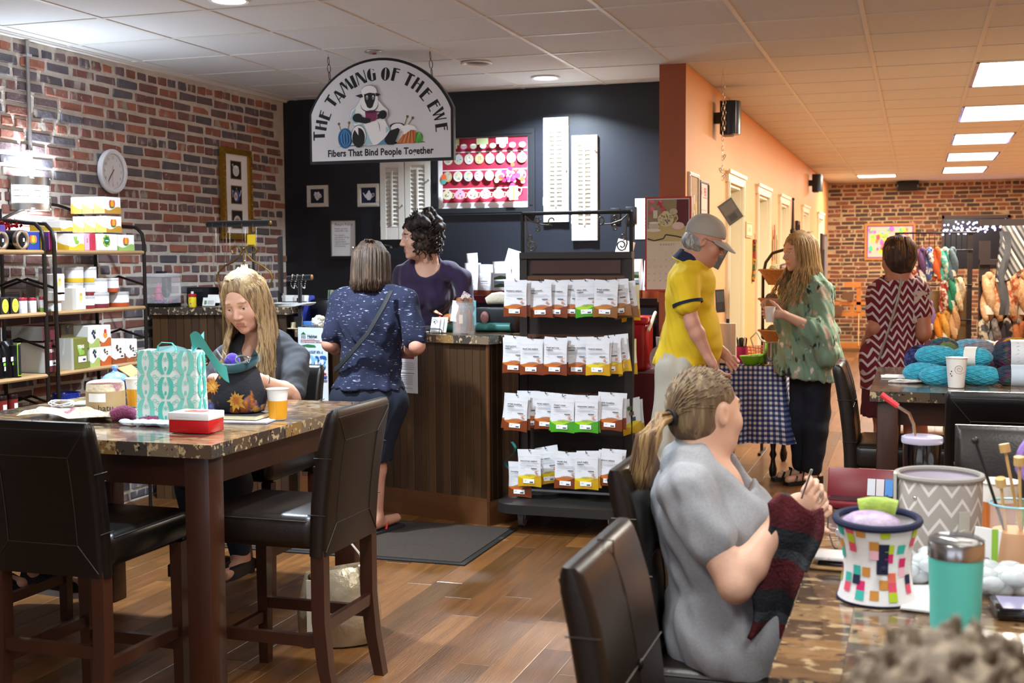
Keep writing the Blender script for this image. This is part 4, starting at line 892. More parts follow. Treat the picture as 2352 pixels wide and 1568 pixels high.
tin('clear-lidded tin on the right pile, upper right',(-4.29,5.916,1.421),(-4.29,6.001,1.338),S2+.086,'#dadade','#a84a2a',hh=.08)
tin('large maroon-banded tin at the bottom of the right pile',(-4.29,5.784,1.336),(-4.29,5.932,1.244),S2,'#dcdce0','#6e2830',hh=.085)
tin('small pale tin squeezed between the bottom tins',(-4.34,5.997,1.331),(-4.34,6.038,1.25),S2,'#dcdce4','#b8b8c4',x=-4.34,hh=.08)
tin('rust-banded tin at the right end of the second shelf',(-4.29,5.969,1.339),(-4.29,6.117,1.247),S2,'#dcdce0','#a84a26',hh=.085)
carton('tall white cookie box on the upper layer of the second shelf',(-4.29,5.422,1.472),(-4.29,5.501,1.362),'#e6e2da',None,'cookie',None,.10,snap=S2+.085,group=gb)
carton('white cookie box lying under the tall cookie box',(-4.29,5.417,1.36),(-4.29,5.499,1.312),'#e6e2da',None,None,None,.10,snap=S2+.053,text='cookies',tcol='#c05a3a',group=gb).location.z=S2+.052
tin('white tin with brown lid under the cookie boxes',(-4.29,5.411,1.312),(-4.29,5.499,1.251),S2,'#e6e6e4','#e2e2e0','#8a6a4a',hh=.052)
carton('white cookie box standing in front on the second shelf',(-4.28,5.574,1.361),(-4.28,5.653,1.245),'#e8e4dc',None,'cookie','#dcd8d0',.12,x=-4.275,snap=S2,group=gb)
for k,(a,b)in enumerate((((-4.29,5.016,1.325),(-4.29,5.073,1.242)),((-4.29,5.087,1.322),(-4.29,5.146,1.239)))):
 t=carton('black tea box with yellow oval label, '+('leftmost' if k==0 else 'next to the red-lidded tins'),a,b,'#191716',None,None,None,.08,snap=S2,group=gb);w,h=abs(a[1]-b[1]),abs(a[2]-b[2]);p=Print((.0006,0,0),YV,ZV);p.circ('#d6c23c',w/2,h*.5,w*.40,h*.42,18);p.rect('#8a7a20',w*.3,h*.5,w*.7,h*.53);p.build('oval_label',t)
tin('red-lidded white tin beside the black boxes',(-4.29,5.16,1.327),(-4.29,5.23,1.251),S2,'#dadae0','#c8c8d0','#9a2a3a',hh=.078)
tin('small red-lidded tin behind the left rack upright',(-4.29,5.24,1.324),(-4.29,5.293,1.251),S2,'#dadae0','#c8c8d0','#9a2a3a',hh=.076)
tin('white tin with green dot and red lid by the inner upright',(-4.29,5.317,1.322),(-4.29,5.354,1.248),S2,'#e2e2e4','#8ab04a','#a83a4a',hh=.078)
carton('grey cardboard carton at the back of the second shelf',(-4.5,5.529,1.474),(-4.5,5.656,1.33),'#8a8480',None,None,'#7a7470',.06,x=-4.50,snap=S2+.0,group=gb)
def coffee_bag(label,y,x,tilt,z0,w=.085,h=.185):
 t=thing('coffee_pouch',label,'pouch',(x,y,z0),tilt);m=MB()
 m.loft([[(d_*cos(a)*.5,w/2*sin(a)*(1 if zz<h*.8 else.98),zz)for a in[2*pi*k/14 for k in range(14)]]for zz,d_ in((0,.07),(h*.3,.072),(h*.75,.05),(h*.93,.018),(h,.006))]);m.build('pouch',mat('black_foil','#0e0d10',.2,.2),t)
 p=Print((.0372,0,0),YV,ZV);p.rect('#e8e8ea',-w*.25,h*.45,w*.18,h*.57);p.rect('#8ac83a',-w*.15,h*.34,w*.2,h*.42);p.rect('#e8e8ea',-w*.05,h*.2,w*.2,h*.32);p.build('stickers',t)
coffee_bag('black foil coffee pouch at the left edge of the third shelf',(-4.3,5.031,1.028)[1],-4.34,.3,S3);coffee_bag('black foil coffee pouch with green sticker on the third shelf',(-4.3,5.094,1.023)[1],-4.33,.1,S3,.1)
t=carton('black box outlined in lime green on the third shelf',(-4.27,5.093,1.1),(-4.27,5.123,0.938),'#121214',None,None,None,.10,x=-4.27,snap=S3,group=gb);w=abs((-4.27,5.093,1.1)[1]-(-4.27,5.123,0.938)[1]);p=Print((.0008,0,0),YV,ZV);p.line('#a8d820',[(.004,.01),(.004,.17),(w-.002,.172)],.003);p.line('#a8d820',[(.004,.01),(w-.002,.01)],.003);p.rect('#e4e4e8',.02,.03,w-.01,.06);p.build('outline_print',t)
carton('maroon sweet-tea carton at the back right of the uprights',(-4.31,5.337,1.095),(-4.31,5.444,0.938),'#5a1a20',None,None,'#c9cbc6',.20,x=-4.30,snap=S3,text='TEA',tcol='#e8e0d8',sticker=True,group=gb)
carton('maroon carton lying across the upper layer',(-4.33,5.366,1.165),(-4.33,5.497,1.091),'#5a1c24',None,None,'#9a9a94',.2,x=-4.33,snap=S3+.166,group=gb)
carton('white-sided olive tea carton at the front of the third shelf',(-4.28,5.544,1.1),(-4.28,5.665,0.931),'#6a6a2a',None,'lemon','#d4d4cc',.13,x=-4.28,snap=S3,text='TEAS',tcol='#f0ead8',sticker=True,group=gb)
carton('blackberry tea box at the front of the upper layer',(-4.29,5.688,1.163),(-4.29,5.782,1.042),'#e8e8e4','#9aa65a','berry',None,.13,snap=S3+.107,group=gb)
carton('peach tea box right of the blackberry box',(-4.29,5.791,1.17),(-4.29,5.884,1.052),'#e8e6e2','#b85a22','peach',None,.13,snap=S3+.107,group=gb)
carton('green-banded berry tea box on the bottom layer',(-4.29,5.695,1.055),(-4.29,5.781,0.933),'#e8e8e4','#9aa65a','berry',None,.13,snap=S3,group=gb)
carton('rust-banded tea box with beans on the bottom layer',(-4.29,5.79,1.059),(-4.29,5.882,0.932),'#e8e6e2','#b4521e','bean',None,.13,snap=S3,group=gb)
carton('brown-banded tea box second from the right end',(-4.29,5.893,1.072),(-4.29,6.016,0.934),'#e8e6e2','#8a4420','bean',None,.13,snap=S3,group=gb,sticker=True)
carton('brown-banded tea box at the right end of the third shelf',(-4.29,6.026,1.066),(-4.29,6.128,0.935),'#e8e6e2','#9a5426','bean',None,.13,snap=S3,group=gb,sticker=True)
carton('dark berry box at the back of the upper layer',(-4.36,5.549,1.16),(-4.36,5.654,1.085),'#4a3a28',None,'berry',None,.1,x=-4.36,snap=S3+.166,group=gb)
tin('tall red tin at the left edge of the bottom shelf',(-4.29,4.987,0.859),(-4.29,5.062,0.741),S4,'#7a2620','#6a201c','#2a1a18',hh=.115);tin('red tin next to it on the bottom shelf',(-4.29,5.07,0.843),(-4.29,5.138,0.732),S4,'#7a2620','#6a201c','#2a1a18',hh=.115)
t=MB();t.lathe([(.05,0),(.066,.008),(.075,.04),(.073,.062),(.077,.07),(.073,.072),(.066,.06),(.064,.012),(.001,.01)],n=28);t=t.build('ceramic_bowl',mat('cobalt_glaze','#1c2f86',.12,coat=.6,bump=(60,.002)),None,.9,(-4.37,(-4.37,5.585,0.732)[1],S4));tag(t,'glossy cobalt blue ceramic bowl on the bottom shelf','bowl')
for k in range(16):a=2*pi*k/16;MB().sph((.0755*cos(a),.0755*sin(a),.045),.005,nu=6,nv=4).build('stud',mat('cobalt_glaze'),t)
ZB=1.21
def onbar(px,dy=0):return px
t=thing('fish_tank','small clear fish tank with pink castle and coloured gravel on the bar','fish tank',((-4.535,6.8,1.248)[0],6.76,ZB));m_cl=mat('clear_plastic','#ffffff',.04,alpha=.16)
w,d,h=.165,.15,.185
MB().rbox((0,0,.012),(w+.01,d,.024),.004).build('base',mat('tank_base','#101012',.4),t)
m=MB()
for sx in(-1,1):m.b2((sx*w/2-.0015,-d/2,.024),(sx*w/2+.0015,d/2,h))
for sy in(-1,1):m.b2((-w/2,sy*d/2-.0015,.024),(w/2,sy*d/2+.0015,h))
m.build('tank_wall',m_cl,t,None)
MB().rbox((0,0,h+.014),(w+.004,d+.004,.028),.008).build('hood',mat('frosted_plastic','#e8e8ee',.25,alpha=.35),t);MB().rbox((-.005,0,h+.033),(.055,.05,.016),.006).build('filter_cap',mat('tank_base'),t);MB().b2((-.03,.04,.09),(.02,.07,h)).build('filter',mat('tank_base'),t,None)
g=MB();rs=random.Random(1)
for k in range(220):g.sph((rs.uniform(-w/2+.005,w/2-.005),rs.uniform(-d/2+.005,d/2-.005),.026+rs.random()*.022),.0042,mi=k%5,nu=5,nv=3)
g=g.build('gravel',[pm(c)for c in('#c83a9a','#3a8ac8','#4ac08a','#6a3aa0','#d84a7a')],t,None);g['kind']='stuff'
c=MB();c.lathe([(.024,.045),(.022,.085),(.026,.09),(.02,.094),(.018,.12),(.022,.124),(.012,.13),(.003,.155)],n=12,c=(-.015,-.02,0));c.build('castle',pm('#e06a9a'),t);MB().sph((.04,-.02,.085),.028,sc=(1,.6,1)).build('plant',pm('#2a1c40'),t);f=MB();f.sph((-.055,-.03,.07),.011,sc=(1.3,.5,.8));f.build('fish',pm('#e8722a'),t)
t=thing('fish_food_tub','yellow tub with red lid beside the fish tank','bottle',((-4.318,6.78,1.263)[0],6.76,ZB));MB().lathe([(.022,0),(.025,.006),(.025,.058),(.023,.064)],n=18).build('tub',mat('yellow_plastic','#e6cf2a',.35),t);MB().lathe([(.026,.064),(.0265,.068),(.026,.08),(.02,.083)],n=18).build('lid',mat('red_plastic'),t);MB().lathe([(.009,.083),(.009,.096),(.006,.098)],n=10).build('cap',m_white,t)
m=MB();m.loft([[(.0256*cos(-2.6+k*.18),.0256*sin(-2.6+k*.18),z)for k in range(11)]for z in(.012,.05)],closed=False,cap=False);m.build('fish_label',mat('tub_label','#e6cf2a',.4,speck=[(70,.55,'#2a6ab0'),(90,.6,'#d84a2a')]),t,.9)
t=thing('card_holder','acrylic holder of business cards on the bar','card holder',((-4.174,6.78,1.25)[0],6.74,ZB));MB().b2((-.05,-.02,0),(.05,.03,.006)).build('base',m_cl,t,None)
for k,(dx,dz)in enumerate(((-.012,0),(.012,.018))):p=MB();p.box((dx,.0+.018*k,.034+dz),(.088,.004,.052),R=Matrix.Rotation(-.25,3,'X'));p=p.build('card_stack',pm('#e6e6e2'),t,None)
p=Print((-.05,-.013,.008),XV,Vector((0,.25,.97)).normalized());p.rect('#5a8a4a',.008,.012,.025,.035);[p.rect('#9a9a9a',.032,.012+k*.007,.078,.014+k*.007)for k in range(4)];p.build('card_print',t)
def mon():
 t=thing('computer_monitor','thin black computer monitor seen edge-on at the end of the bar','monitor',((-3.945,7.1,1.325)[0],7.22,1.05),.53);b=MB();b.box((0,0,.42),(.02,.5,.36));b.build('screen',mat('black_plastic'),t,None);MB().b2((-.02,-.05,.04),(.01,.05,.25)).build('stand_neck',mat('black_plastic'),t,None);MB().rbox((0,0,.015),(.16,.22,.02),.008).build('stand_base',mat('black_plastic'),t)
mon()
t=thing('receipt_printer','dark card terminal and desk clutter box behind the fish tank','device',((-4.379,7,1.298)[0],6.98,ZB),-.25);MB().rbox((0,0,.06),(.20,.10,.12),.01).build('case',mat('black_plastic'),t);MB().b2((-.05,-.052,.09),(.05,-.049,.11)).build('slot',pm('#2c2c30'),t,None)
m_velvet=mat('black_velvet','#0b0a0b',.9,sheen=.4);m_gold=mat('antique_brass','#7a6438',.35,.85);m_silverj=mat('silver_jewel','#c9c6c0',.2,.95)
x0=(-3.901,6.62,1.494)[0];zbar=(-3.895,6.62,1.718)[2]
t=thing('necklace_stand','tall black T-shaped necklace stand in front of the gilt frame','jewelry stand',(x0,6.80,ZB));a_,b_=(-4.221,6.8,1.727),(-3.779,6.8,1.726);xx0=x0
MB().cyl((a_[0]-x0,0,a_[2]-ZB),(b_[0]-x0,0,a_[2]-ZB+.002),.020,n=14).build('crossbar',m_velvet,t)
for s in(a_,b_):MB().sph((s[0]-x0,0,a_[2]-ZB),.021,sc=(.4,1,1),nu=10,nv=6).build('end_cap',m_gold,t)
MB().cyl((0,0,.02),(0,0,a_[2]-ZB),.011,n=10).build('post',m_velvet,t);MB().lathe([(.06,0),(.06,.01),(.02,.02),(.012,.03)],n=18).build('foot',m_velvet,t);MB().lathe([(.016,a_[2]-ZB-.05),(.014,a_[2]-ZB-.02)],n=10).build('collar',m_gold,t)
for k,(px_,z_)in enumerate(((492,.36),(516,.24),(524,.30),(560,.22),(585,.34))):
 xx=(px_-477)/(621-477)*(b_[0]-a_[0])+a_[0]-x0;n=MB();zt_=a_[2]-ZB;n.tube([(xx,-.021,zt_),(xx,0,zt_+.021),(xx,.021,zt_),(xx+.003,.012,zt_-z_*.6),(xx,0,zt_-z_),(xx-.003,-.012,zt_-z_*.6),(xx,-.021,zt_)],.0014,4);n=n.build('necklace',m_silverj,t)
 MB().sph((xx,0,zt_-z_-.012),.009,nu=8,nv=6,sc=(.8,.4,1.2)).build('pendant',m_silverj,n)
tg=MB().box((.0,-.022,a_[2]-ZB-.105),(.058,.002,.075)).build('price_card',pm('#e2c02a'),t,None)
cx=(-3.78,6.55,1.494)[0];tb_=thing('earring_stand','brass scrollwork jewelry stand rising behind the blonde woman','jewelry stand',(cx,6.48,.0));s_=6.6/2835
def bp(px,py,yy=6.48):return((px-575)*6.85/2835,0,1.5-(py-592)*6.85/2835)
legs=[bp(512,740),bp(512,660),bp(508,652),bp(500,640),bp(502,622),bp(520,605),bp(545,595),bp(562,582),bp(568,570),bp(560,558),bp(548,557),bp(539,566),bp(543,575),bp(552,574)]
MB().tube(legs,.0062,8).build('scroll',m_gold,tb_)
legs=[bp(641,900),bp(641,660),bp(647,650),bp(652,635),bp(646,620),bp(628,607),bp(600,594),bp(585,580),bp(580,566),bp(588,556),bp(602,556),bp(611,565),bp(607,574),bp(597,573)]
MB().tube(legs,.0062,8).build('scroll',m_gold,tb_)
MB().tube([bp(512,740),bp(512,900)],.0062,8).build('leg',m_gold,tb_);MB().tube([bp(573,560),bp(573,640)],.006,8).build('centre_rod',m_gold,tb_);MB().sph(bp(574,563),.012).build('finial',m_gold,tb_)
for px_ in(512,641):MB().tube([bp(px_,900),(bp(px_,900)[0],0,.0)],.0062,8).build('leg',m_gold,tb_)
MB().tube([(bp(512,900)[0],0,.75),(bp(641,900)[0],0,.75)],.006,8).build('crossbar',m_gold,tb_)
n=MB();n.tube([bp(641,640),bp(634,655),bp(627,640),bp(624,655),bp(632,672)],.0022,5);n.build('ring_hook',m_gold,tb_)
zc=1.07
t=thing('bracelet_stand','black bracelet T-bar with silver bracelets at the counter end','jewelry stand',((-3.68,6.98,1.095)[0],6.98,zc));zb_=(-3.674,6.98,1.388)[2]-zc
MB().cyl((-.085,0,zb_-.004),(.085,0,zb_+.004),.017,n=14).build('crossbar',m_velvet,t);MB().cyl((0,0,.01),(0,0,zb_),.013,n=8).build('post',m_velvet,t);MB().rbox((0,0,.01),(.12,.10,.02),.004).build('foot',m_velvet,t)
for s in(-1,1):MB().sph((s*.086,0,zb_+s*.004),.0175,sc=(.35,1,1),nu=10,nv=6).build('end_cap',mat('copper_cap','#a87a50',.4,.4),t)
for k,xx in enumerate((-.045,-.012,.028)):
 b=MB();
 for q in range(18):a=2*pi*q/18;b.sph((xx+.004*sin(a*3),.026*cos(a),zb_-.022+.042*sin(a)),.0045,nu=6,nv=4)
 b.build('bracelet',m_silverj,t,3)
o=MB();o.box((0,0,.038),(.10,.012,.075),R=Matrix.Rotation(-.2,3,'X'));o=o.build('display_pad',m_velvet,None,None,((-3.691,6.92,1.098)[0],6.93,zc+.002));tag(o,'small black velvet display pad on a pale easel','jewelry stand');e=MB();e.b2((-.008,-.04,0),(.008,.02,.04));e.b2((-.04,-.045,0),(.03,-.02,.005));e.build('easel',pm('#d8c8a4'),o,None)
t=thing('sheep_figurine','little white sheep figurine at the counter end','figurine',((-3.537,6.95,1.098)[0],6.95,zc));m=MB();m.sph((0,0,.045),.038,sc=(1.15,.9,.95),nu=14,nv=10);rs=random.Random(8)
for k in range(60):a,b=rs.uniform(0,6.28),rs.uniform(-1,1);m.sph((.04*cos(a)*sqrt(1-b*b),.032*sin(a)*sqrt(1-b*b),.045+.034*b),.010,nu=6,nv=4)
m.build('fleece',mat('felt_white','#e6e4dc',.8),t,3);MB().sph((.034,-.02,.068),.018,sc=(1,1,.9)).build('head',pm('#ded8b8'),t);MB().tube([(.022,-.03,.075),(.012,-.036,.078),(.012,-.034,.066)],.004,6).build('ear',pm('#e6e4dc'),t)
for dx in(-.018,.018):MB().cyl((dx,0,0),(dx,0,.02),.006,n=8).build('leg',pm('#d8cfae'),t)
o=MB();o.rbox((0,0,.02),(.10,.08,.04),.003);o=o.build('note_block',pm('#4a86d0'),None,.7,((-3.656,7.04,1.092)[0],7.06,zc));tag(o,'small blue note block at the counter end','box');MB().b2((-.05,-.04,-.0),(.05,.04,.006)).build('pink_layer',pm('#c84a7a'),o,None)
o=MB();o.rbox((0,0,.10),(.05,.18,.20),.01);o=o.build('blue_binder',pm('#1f2f8a'),None,.7,((-3.746,7.18,1.21)[0],7.18,zc));tag(o,'upright dark blue folder behind the bracelet stand','folder');MB().b2((-.0255,-.06,.12),(-.025,.06,.16)).build('spine_label',pm('#c8ccd8'),o,None)
o=MB();o.rbox((0,0,.09),(.16,.10,.18),.03);o=o.build('desk_caddy',mat('black_plastic'),None,.7,((-3.685,7.22,1.209)[0]+.03,7.24,zc));tag(o,'rounded black desk caddy behind the sheep figurine','caddy')
for k in range(6):MB().cyl((.05+.012*(k%3),-.02+.02*(k//3),.15),(.06+.02*(k%3),-.03+.02*(k//3),.235),.004,n=6).build('pen',pm(['#6a8a7a','#c8c0a0','#3a6a5a'][k%3]),o)
o=MB()
for k in range(5):o.box((.01*k-.02,.005*(k%2),.003+k*.004),(.24,.17,.003),rz=.1*k-.2)
o=o.build('paper_pile',pm('#e4e4e2'),None,None,((-3.769,6.98,1.245)[0],7.03,ZB));tag(o,'loose white papers piled at the right end of the bar','papers');MB().box((.03,-.02,.026),(.16,.012,.006),rz=.3).build('pen',mat('black_plastic'),o,None)
for k,(px_,ww)in enumerate(((664,.075),(684,.075))):
 o=MB().rbox((0,0,.02),(ww,.06,.04),.002).build('gift_box',pm('#dcdad6'),None,.7,((-3.81,7.08,1.269)[0]+.085*k-.02,7.12,ZB+.022));tag(o,['left','right'][k]+' of two small white jewelry boxes on the papers','box');MB().b2((-ww/2-.001,-.031,.026),(ww/2+.001,.031,.042)).build('lid',pm('#e8e6e2'),o,None)
cdir=Vector((-.963,.269,0)).normalized();cn=Vector((-.269,-.963,0)).normalized()
def on_front(px,py,off=.006):
 pass
t,p=paper('event_poster','tall charity poster reading SATURDAY AUGUST 18TH on the counter front','poster',(-3.590,6.78,.62),Vector((1,-.279,0)).normalized(),ZV,.24,.47,'#e6ecee',.003)
n_=10;p.poly('#dbe9f0',[(0,.25),(.24,.25),(.24,.47),(0,.47)]);p.poly('#1f6a3a',[(.022,.425),(.045,.443),(.068,.425)])
for k in range(3):p.circ('#2a2a2a',.032+.013*k,.418,.004);p.rect('#2a2a2a',.029+.013*k,.400,.035+.013*k,.414)
p.text('#333a40','Habitat',.078,.418,.027,align='LEFT',bold=1);p.text('#333a40','for Humanity',.078,.402,.011,align='LEFT');p.rect('#b0302c',.022,.391,.18,.394);p.text('#a82a26','2018 DRAGON BOAT FESTIVAL',.024,.382,.0125,align='LEFT',bold=1)
p.poly('#2f7a48',[(.03,.36),(.08,.368),(.14,.364),(.15,.352),(.09,.350),(.05,.354)]);p.text('#2a4a8a','SATURDAY AUGUST 18TH - 8',.018,.322,.0225,align='LEFT',sx=.62,bold=1)
rs=random.Random(12)
for k in range(40):p.circ(rs.choice(['#3a86c8','#6ab0e0','#2a60b0','#8ac4e8','#b8dcf0']),rs.uniform(.015,.225),.25+rs.gauss(0,.028),rs.uniform(.012,.03),rs.uniform(.008,.02),n=9)
for k in range(4):p.circ('#e8eef2',.06+.05*k,.255+.01*(k%2),.012,.018,n=9)
p.rect('#b83034',0,.185,.24,.200);p.text('#f0e8e8','Ditto Landing South Park',.12,.1925,.010);p.rect('#2a4a9a',0,.160,.24,.176);p.text('#e8eef8','DEADLINE JULY',.12,.168,.009)
for k,s in enumerate(('PRICES','$75 TEAM, $50','$25 PERSON')):p.text('#2a3a4a',s,.15,.140-k*.022,.010)
p.text('#2a2a30','(256)',.105,.068,.021,align='LEFT');p.text('#4a4a50','info@',.105,.054,.010,align='LEFT');p.text('#2a4a9a','FACEBOOK.COM',.105,.03,.009,align='LEFT');p.circ('#c8442c',.012,.10,.012);p.build('print',t)
t,p=paper('counter_flyer','white printed flyer taped to the counter behind the navy-shirted woman','flyer',(-2.89,6.672,.72),Vector((1,-.279,0)).normalized(),ZV,.155,.30,'#dcdce0',.001)
p.rect('#5a5a60',.02,.20,.13,.28);p.rect('#7a2a34',.06,.20,.13,.245);[p.rect('#9a9aa0',.02,.175-k*.012,.13,.178-k*.012)for k in range(4)];p.rect('#3a2a2a',.02,.115,.13,.118);[p.rect('#9a9aa0',.02,.10-k*.012,.12,.103-k*.012)for k in range(5)];p.text('#6a6a8a','Thank you',.09,.03,.014);p.build('print',t)
def pouch_mat(name,main,accent,white='#d9d8da'):
 if name in _M:return _M[name]
 m=mat(name,white,.32,bump=(28,.0016));nt=m.node_tree;N=nt.nodes;L=nt.links;b=N['Principled BSDF']
 tc=N.new('ShaderNodeTexCoord');sx=N.new('ShaderNodeSeparateXYZ');L.new(tc.outputs['Object'],sx.inputs[0])
 def thr(off,amp,fr,ph):
  s=N.new('ShaderNodeMath');s.operation='MULTIPLY_ADD';s.inputs[1].default_value=fr;s.inputs[2].default_value=ph;L.new(sx.outputs['X'],s.inputs[0])
  q=N.new('ShaderNodeMath');q.operation='SINE';L.new(s.outputs[0],q.inputs[0])
  r=N.new('ShaderNodeMath');r.operation='MULTIPLY_ADD';r.inputs[1].default_value=amp;r.inputs[2].default_value=off;L.new(q.outputs[0],r.inputs[0])
  l=N.new('ShaderNodeMath');l.operation='LESS_THAN';L.new(sx.outputs['Z'],l.inputs[0]);L.new(r.outputs[0],l.inputs[1]);return l.outputs[0]
 a=N.new('ShaderNodeMix');a.data_type='RGBA';a.inputs[6].default_value=srgb(white);a.inputs[7].default_value=srgb(accent);L.new(thr(-.122,.007,45,1.2),a.inputs[0])
 c=N.new('ShaderNodeMix');c.data_type='RGBA';L.new(a.outputs[2],c.inputs[6]);c.inputs[7].default_value=srgb(main);L.new(thr(-.134,.012,34,-.9),c.inputs[0])
 L.new(c.outputs[2],b.inputs['Base Color']);return m
PK={'brown':('#7a3a1e','#c06a2a'),'green':('#4a9a2c','#a4cc30'),'yellow':('#c89a1c','#dcc62c'),'tan':('#8a5a2a','#c07a30')}
BW,BH=.135,.198
def pouch_mesh(kind):
 nx,ny=8,10;mb=MB()
 for side in(-1,1):
  def P(i,j):
   u,v=i/nx,j/ny;f=.0 if v<.08 else min(1,(v-.08)*1.4)*(1 if v<.9 else 1-(v-.9)*3);th=.017*f*sin(pi*u)**.7
   x=(u-.5)*BW*(1-.05*sin(pi*min(v*1.2,1)));z=-v*BH+.006*(sin(pi*u)-.5)*(v>.95)
   return(x,side*(th*.5+.0003),z+.012)
  g=[[P(i,j)for i in range(nx+1)]for j in range(ny+1)]
  vs=[p for r in g for p in r];fs=[((j*(nx+1)+i),(j*(nx+1)+i+1),((j+1)*(nx+1)+i+1),((j+1)*(nx+1)+i))for j in range(ny)for i in range(nx)]
  mb.add(vs,fs if side>0 else[f[::-1]for f in fs])
 for z in(-.018,-.024):mb.b2((-BW*.47,-.0016,z),(BW*.47,.0016,z+.002))
 return mb.mesh('pouch',pouch_mat('pouch_'+kind,*PK[kind]),1.0)
pmesh={k:pouch_mesh(k)for k in PK}
def pouch_art(title):
 p=Print((0,-.0095,0),XV,ZV,.0002);a,b=(title.rsplit(' ',1)+[''])[:2]
 if len(title)>18:p.text('#4a4a4c',a,-.05,-.035,.0125,align='LEFT',bold=1).text('#4a4a4c',b,-.05,-.048,.0125,align='LEFT',bold=1)
 else:p.text('#4a4a4c',title,-.05,-.042,.0125,align='LEFT',bold=1)
 for k in range(3):p.rect('#a9a9ab',-.05,-.060-k*.0055,.045-.02*(k==2),-.0585-k*.0055)
 p.rect('#55555a',.012,-.087,.045,-.082);p.text('#8f8f92','Serves 15',-.05,-.086,.007,align='LEFT');p.text('#9c8f86','adagio teas',.013,-.118,.0185,sx=.92);p.circ('#c8743c',.040,-.104,.007,n=12).circ('#d9d8da',.0395,-.104,.0035,n=8).line('#c8743c',[(.034,-.108),(.046,-.100)],.002)
 return p
def sticker_art():
 p=Print((0,-.0105,0),XV,ZV,.0002);p.rect('#efefef',-.034,-.167,.030,-.143);p.line('#7a7a7a',[(-.031+.010*(1-cos(t)),-.160+.012*sin(t))for t in[pi*k/6 for k in range(7)]],.0008);p.circ('#8a8a8a',-.021,-.155,.003,n=7);p.rect('#3c3c40',.004,-.164,.024,-.157);return p.build('price_sticker',None).data
st_me=sticker_art();bpy.data.objects.remove(bpy.data.objects['price_sticker'])
arts={}
def bag(label,px,kind,title,dep=0,tilt=0,yaw=0,row=''):
 """px = measured hang point (x, y, z)"""
 t=thing('tea_pouch',label,'tea pouch',(px[0],px[1]+dep,px[2]-.012),yaw,'tea pouches on the rolling rack');t.rotation_euler=(0,tilt,yaw)
 link('pouch',pmesh[kind],t)
 if title is not None:
  if title not in arts:o=pouch_art(title).build('lettering',t);arts[title]=o.data
  else:link('lettering',arts[title],t)
  link('price_sticker',st_me,t)
 return t
ord_=['first','second','third','fourth','fifth','sixth','seventh','eighth']
BAGS=[('top',[((-2.098,6.5,1.378),'brown','blueberry teabags',.02,2),((-1.969,6.54,1.372),'brown','butterscotch teabags',-.03,2),((-1.88,6.56,1.374),'brown','decaf earl teabags',.03,3),((-1.803,6.58,1.376),'brown','assam melody teabags',.02,2),((-1.714,6.56,1.376),'green','citrus mint teabags',-.06,1),((-1.668,6.59,1.376),'green','sencha teabags',.03,1),((-1.592,6.54,1.377),'tan','bread pudding teabags',.04,1),((-1.545,6.58,1.381),'tan','caramel teabags',-.10,1),((-1.516,6.62,1.368),'tan','cinnamon teabags',-.12,1)]),('second',[((-2.114,6.52,1.063),'brown','decaf apricot teabags',.02,3),((-2.007,6.5,1.058),'brown','decaf chai teabags',.0,2),((-1.869,6.5,1.06),'brown','decaf earl grey teabags',.02,2),((-1.759,6.55,1.058),'brown','earl grey moonlight teabags',.0,3),((-1.626,6.48,1.065),'yellow','foxtrot teabags',.0,1),((-1.575,6.52,1.068),'yellow','foxtrot lemon teabags',-.06,1),((-1.548,6.55,1.076),'yellow','honey teabags',-.16,1)]),('third',[((-2.094,6.5,0.741),'brown','english breakfast teabags',.06,3),((-2.041,6.55,0.752),'brown','english blend teabags',-.05,2),((-1.937,6.54,0.751),'brown','ginger teabags',.02,2),((-1.825,6.49,0.745),'green','ginseng green teabags',.02,3),((-1.692,6.49,0.749),'green','gunpowder teabags',.01,3),((-1.558,6.51,0.763),'brown','irish breakfast teabags',.04,2)]),('bottom',[((-2.079,6.5,0.371),'brown','honeybush teabags',.0,0),((-2.013,6.47,0.439),'yellow','lemongrass teabags',.0,1),((-1.947,6.56,0.441),'yellow','lemon teabags',-.16,1),((-1.815,6.52,0.428),'brown','masala chai teabags',.02,2),((-1.693,6.49,0.436),'yellow','peach bellini teabags',.0,2),((-1.561,6.51,0.455),'brown','orange teabags',.04,2)])]
hk=MB().tube([(0,.19,0),(0,.02,0),(0,-.008,.002),(.0,-.014,.014)],.0022,6);hk_me=hk.mesh('hook',m_iron,.9)
for row,lst in BAGS:
 for k,(pt,kind,title,tilt,nb)in enumerate(lst):
  bag('%s-banded %s pouch, front of its hook in the %s row'%(kind,title,row),pt,kind,title,0,tilt)
  for q in range(nb):
   bag('%s pouch back on hook %s, %s row of the rack'%(ord_[q+1],ord_[k]if k<8 else 'last',row),pt,kind,None,.018*(q+1),tilt+random.uniform(-.06,.06)).location+=Vector((random.uniform(-.012,.014),0,random.uniform(-.002,.010)))
  o=link('hook',hk_me,rk,(pt[0]-rk.location.x,pt[1]-rk.location.y,pt[2]))
for k,(pt,tl)in enumerate((((-1.502,6.72,1.349),-.05),((-1.495,6.7,0.72),-.1),((-1.495,6.78,0.699),-.1),((-1.523,6.74,1.045),-.05))):
 t=bag('yellow tea pouch seen from behind on the right side of the rack, '+['top row','third row, nearer','third row, farther','second row'][k],pt,'yellow',None,0,tl,.9)
 p=Print((0,-.0095,0),XV,ZV);[p.rect(['#4a6a3a','#6a5a4a','#3a4a5a'][q%3],-.03+.01*q,-.05-q*.032,.0+.01*q,-.028-q*.032)for q in range(3)];p.build('photo_print',t)
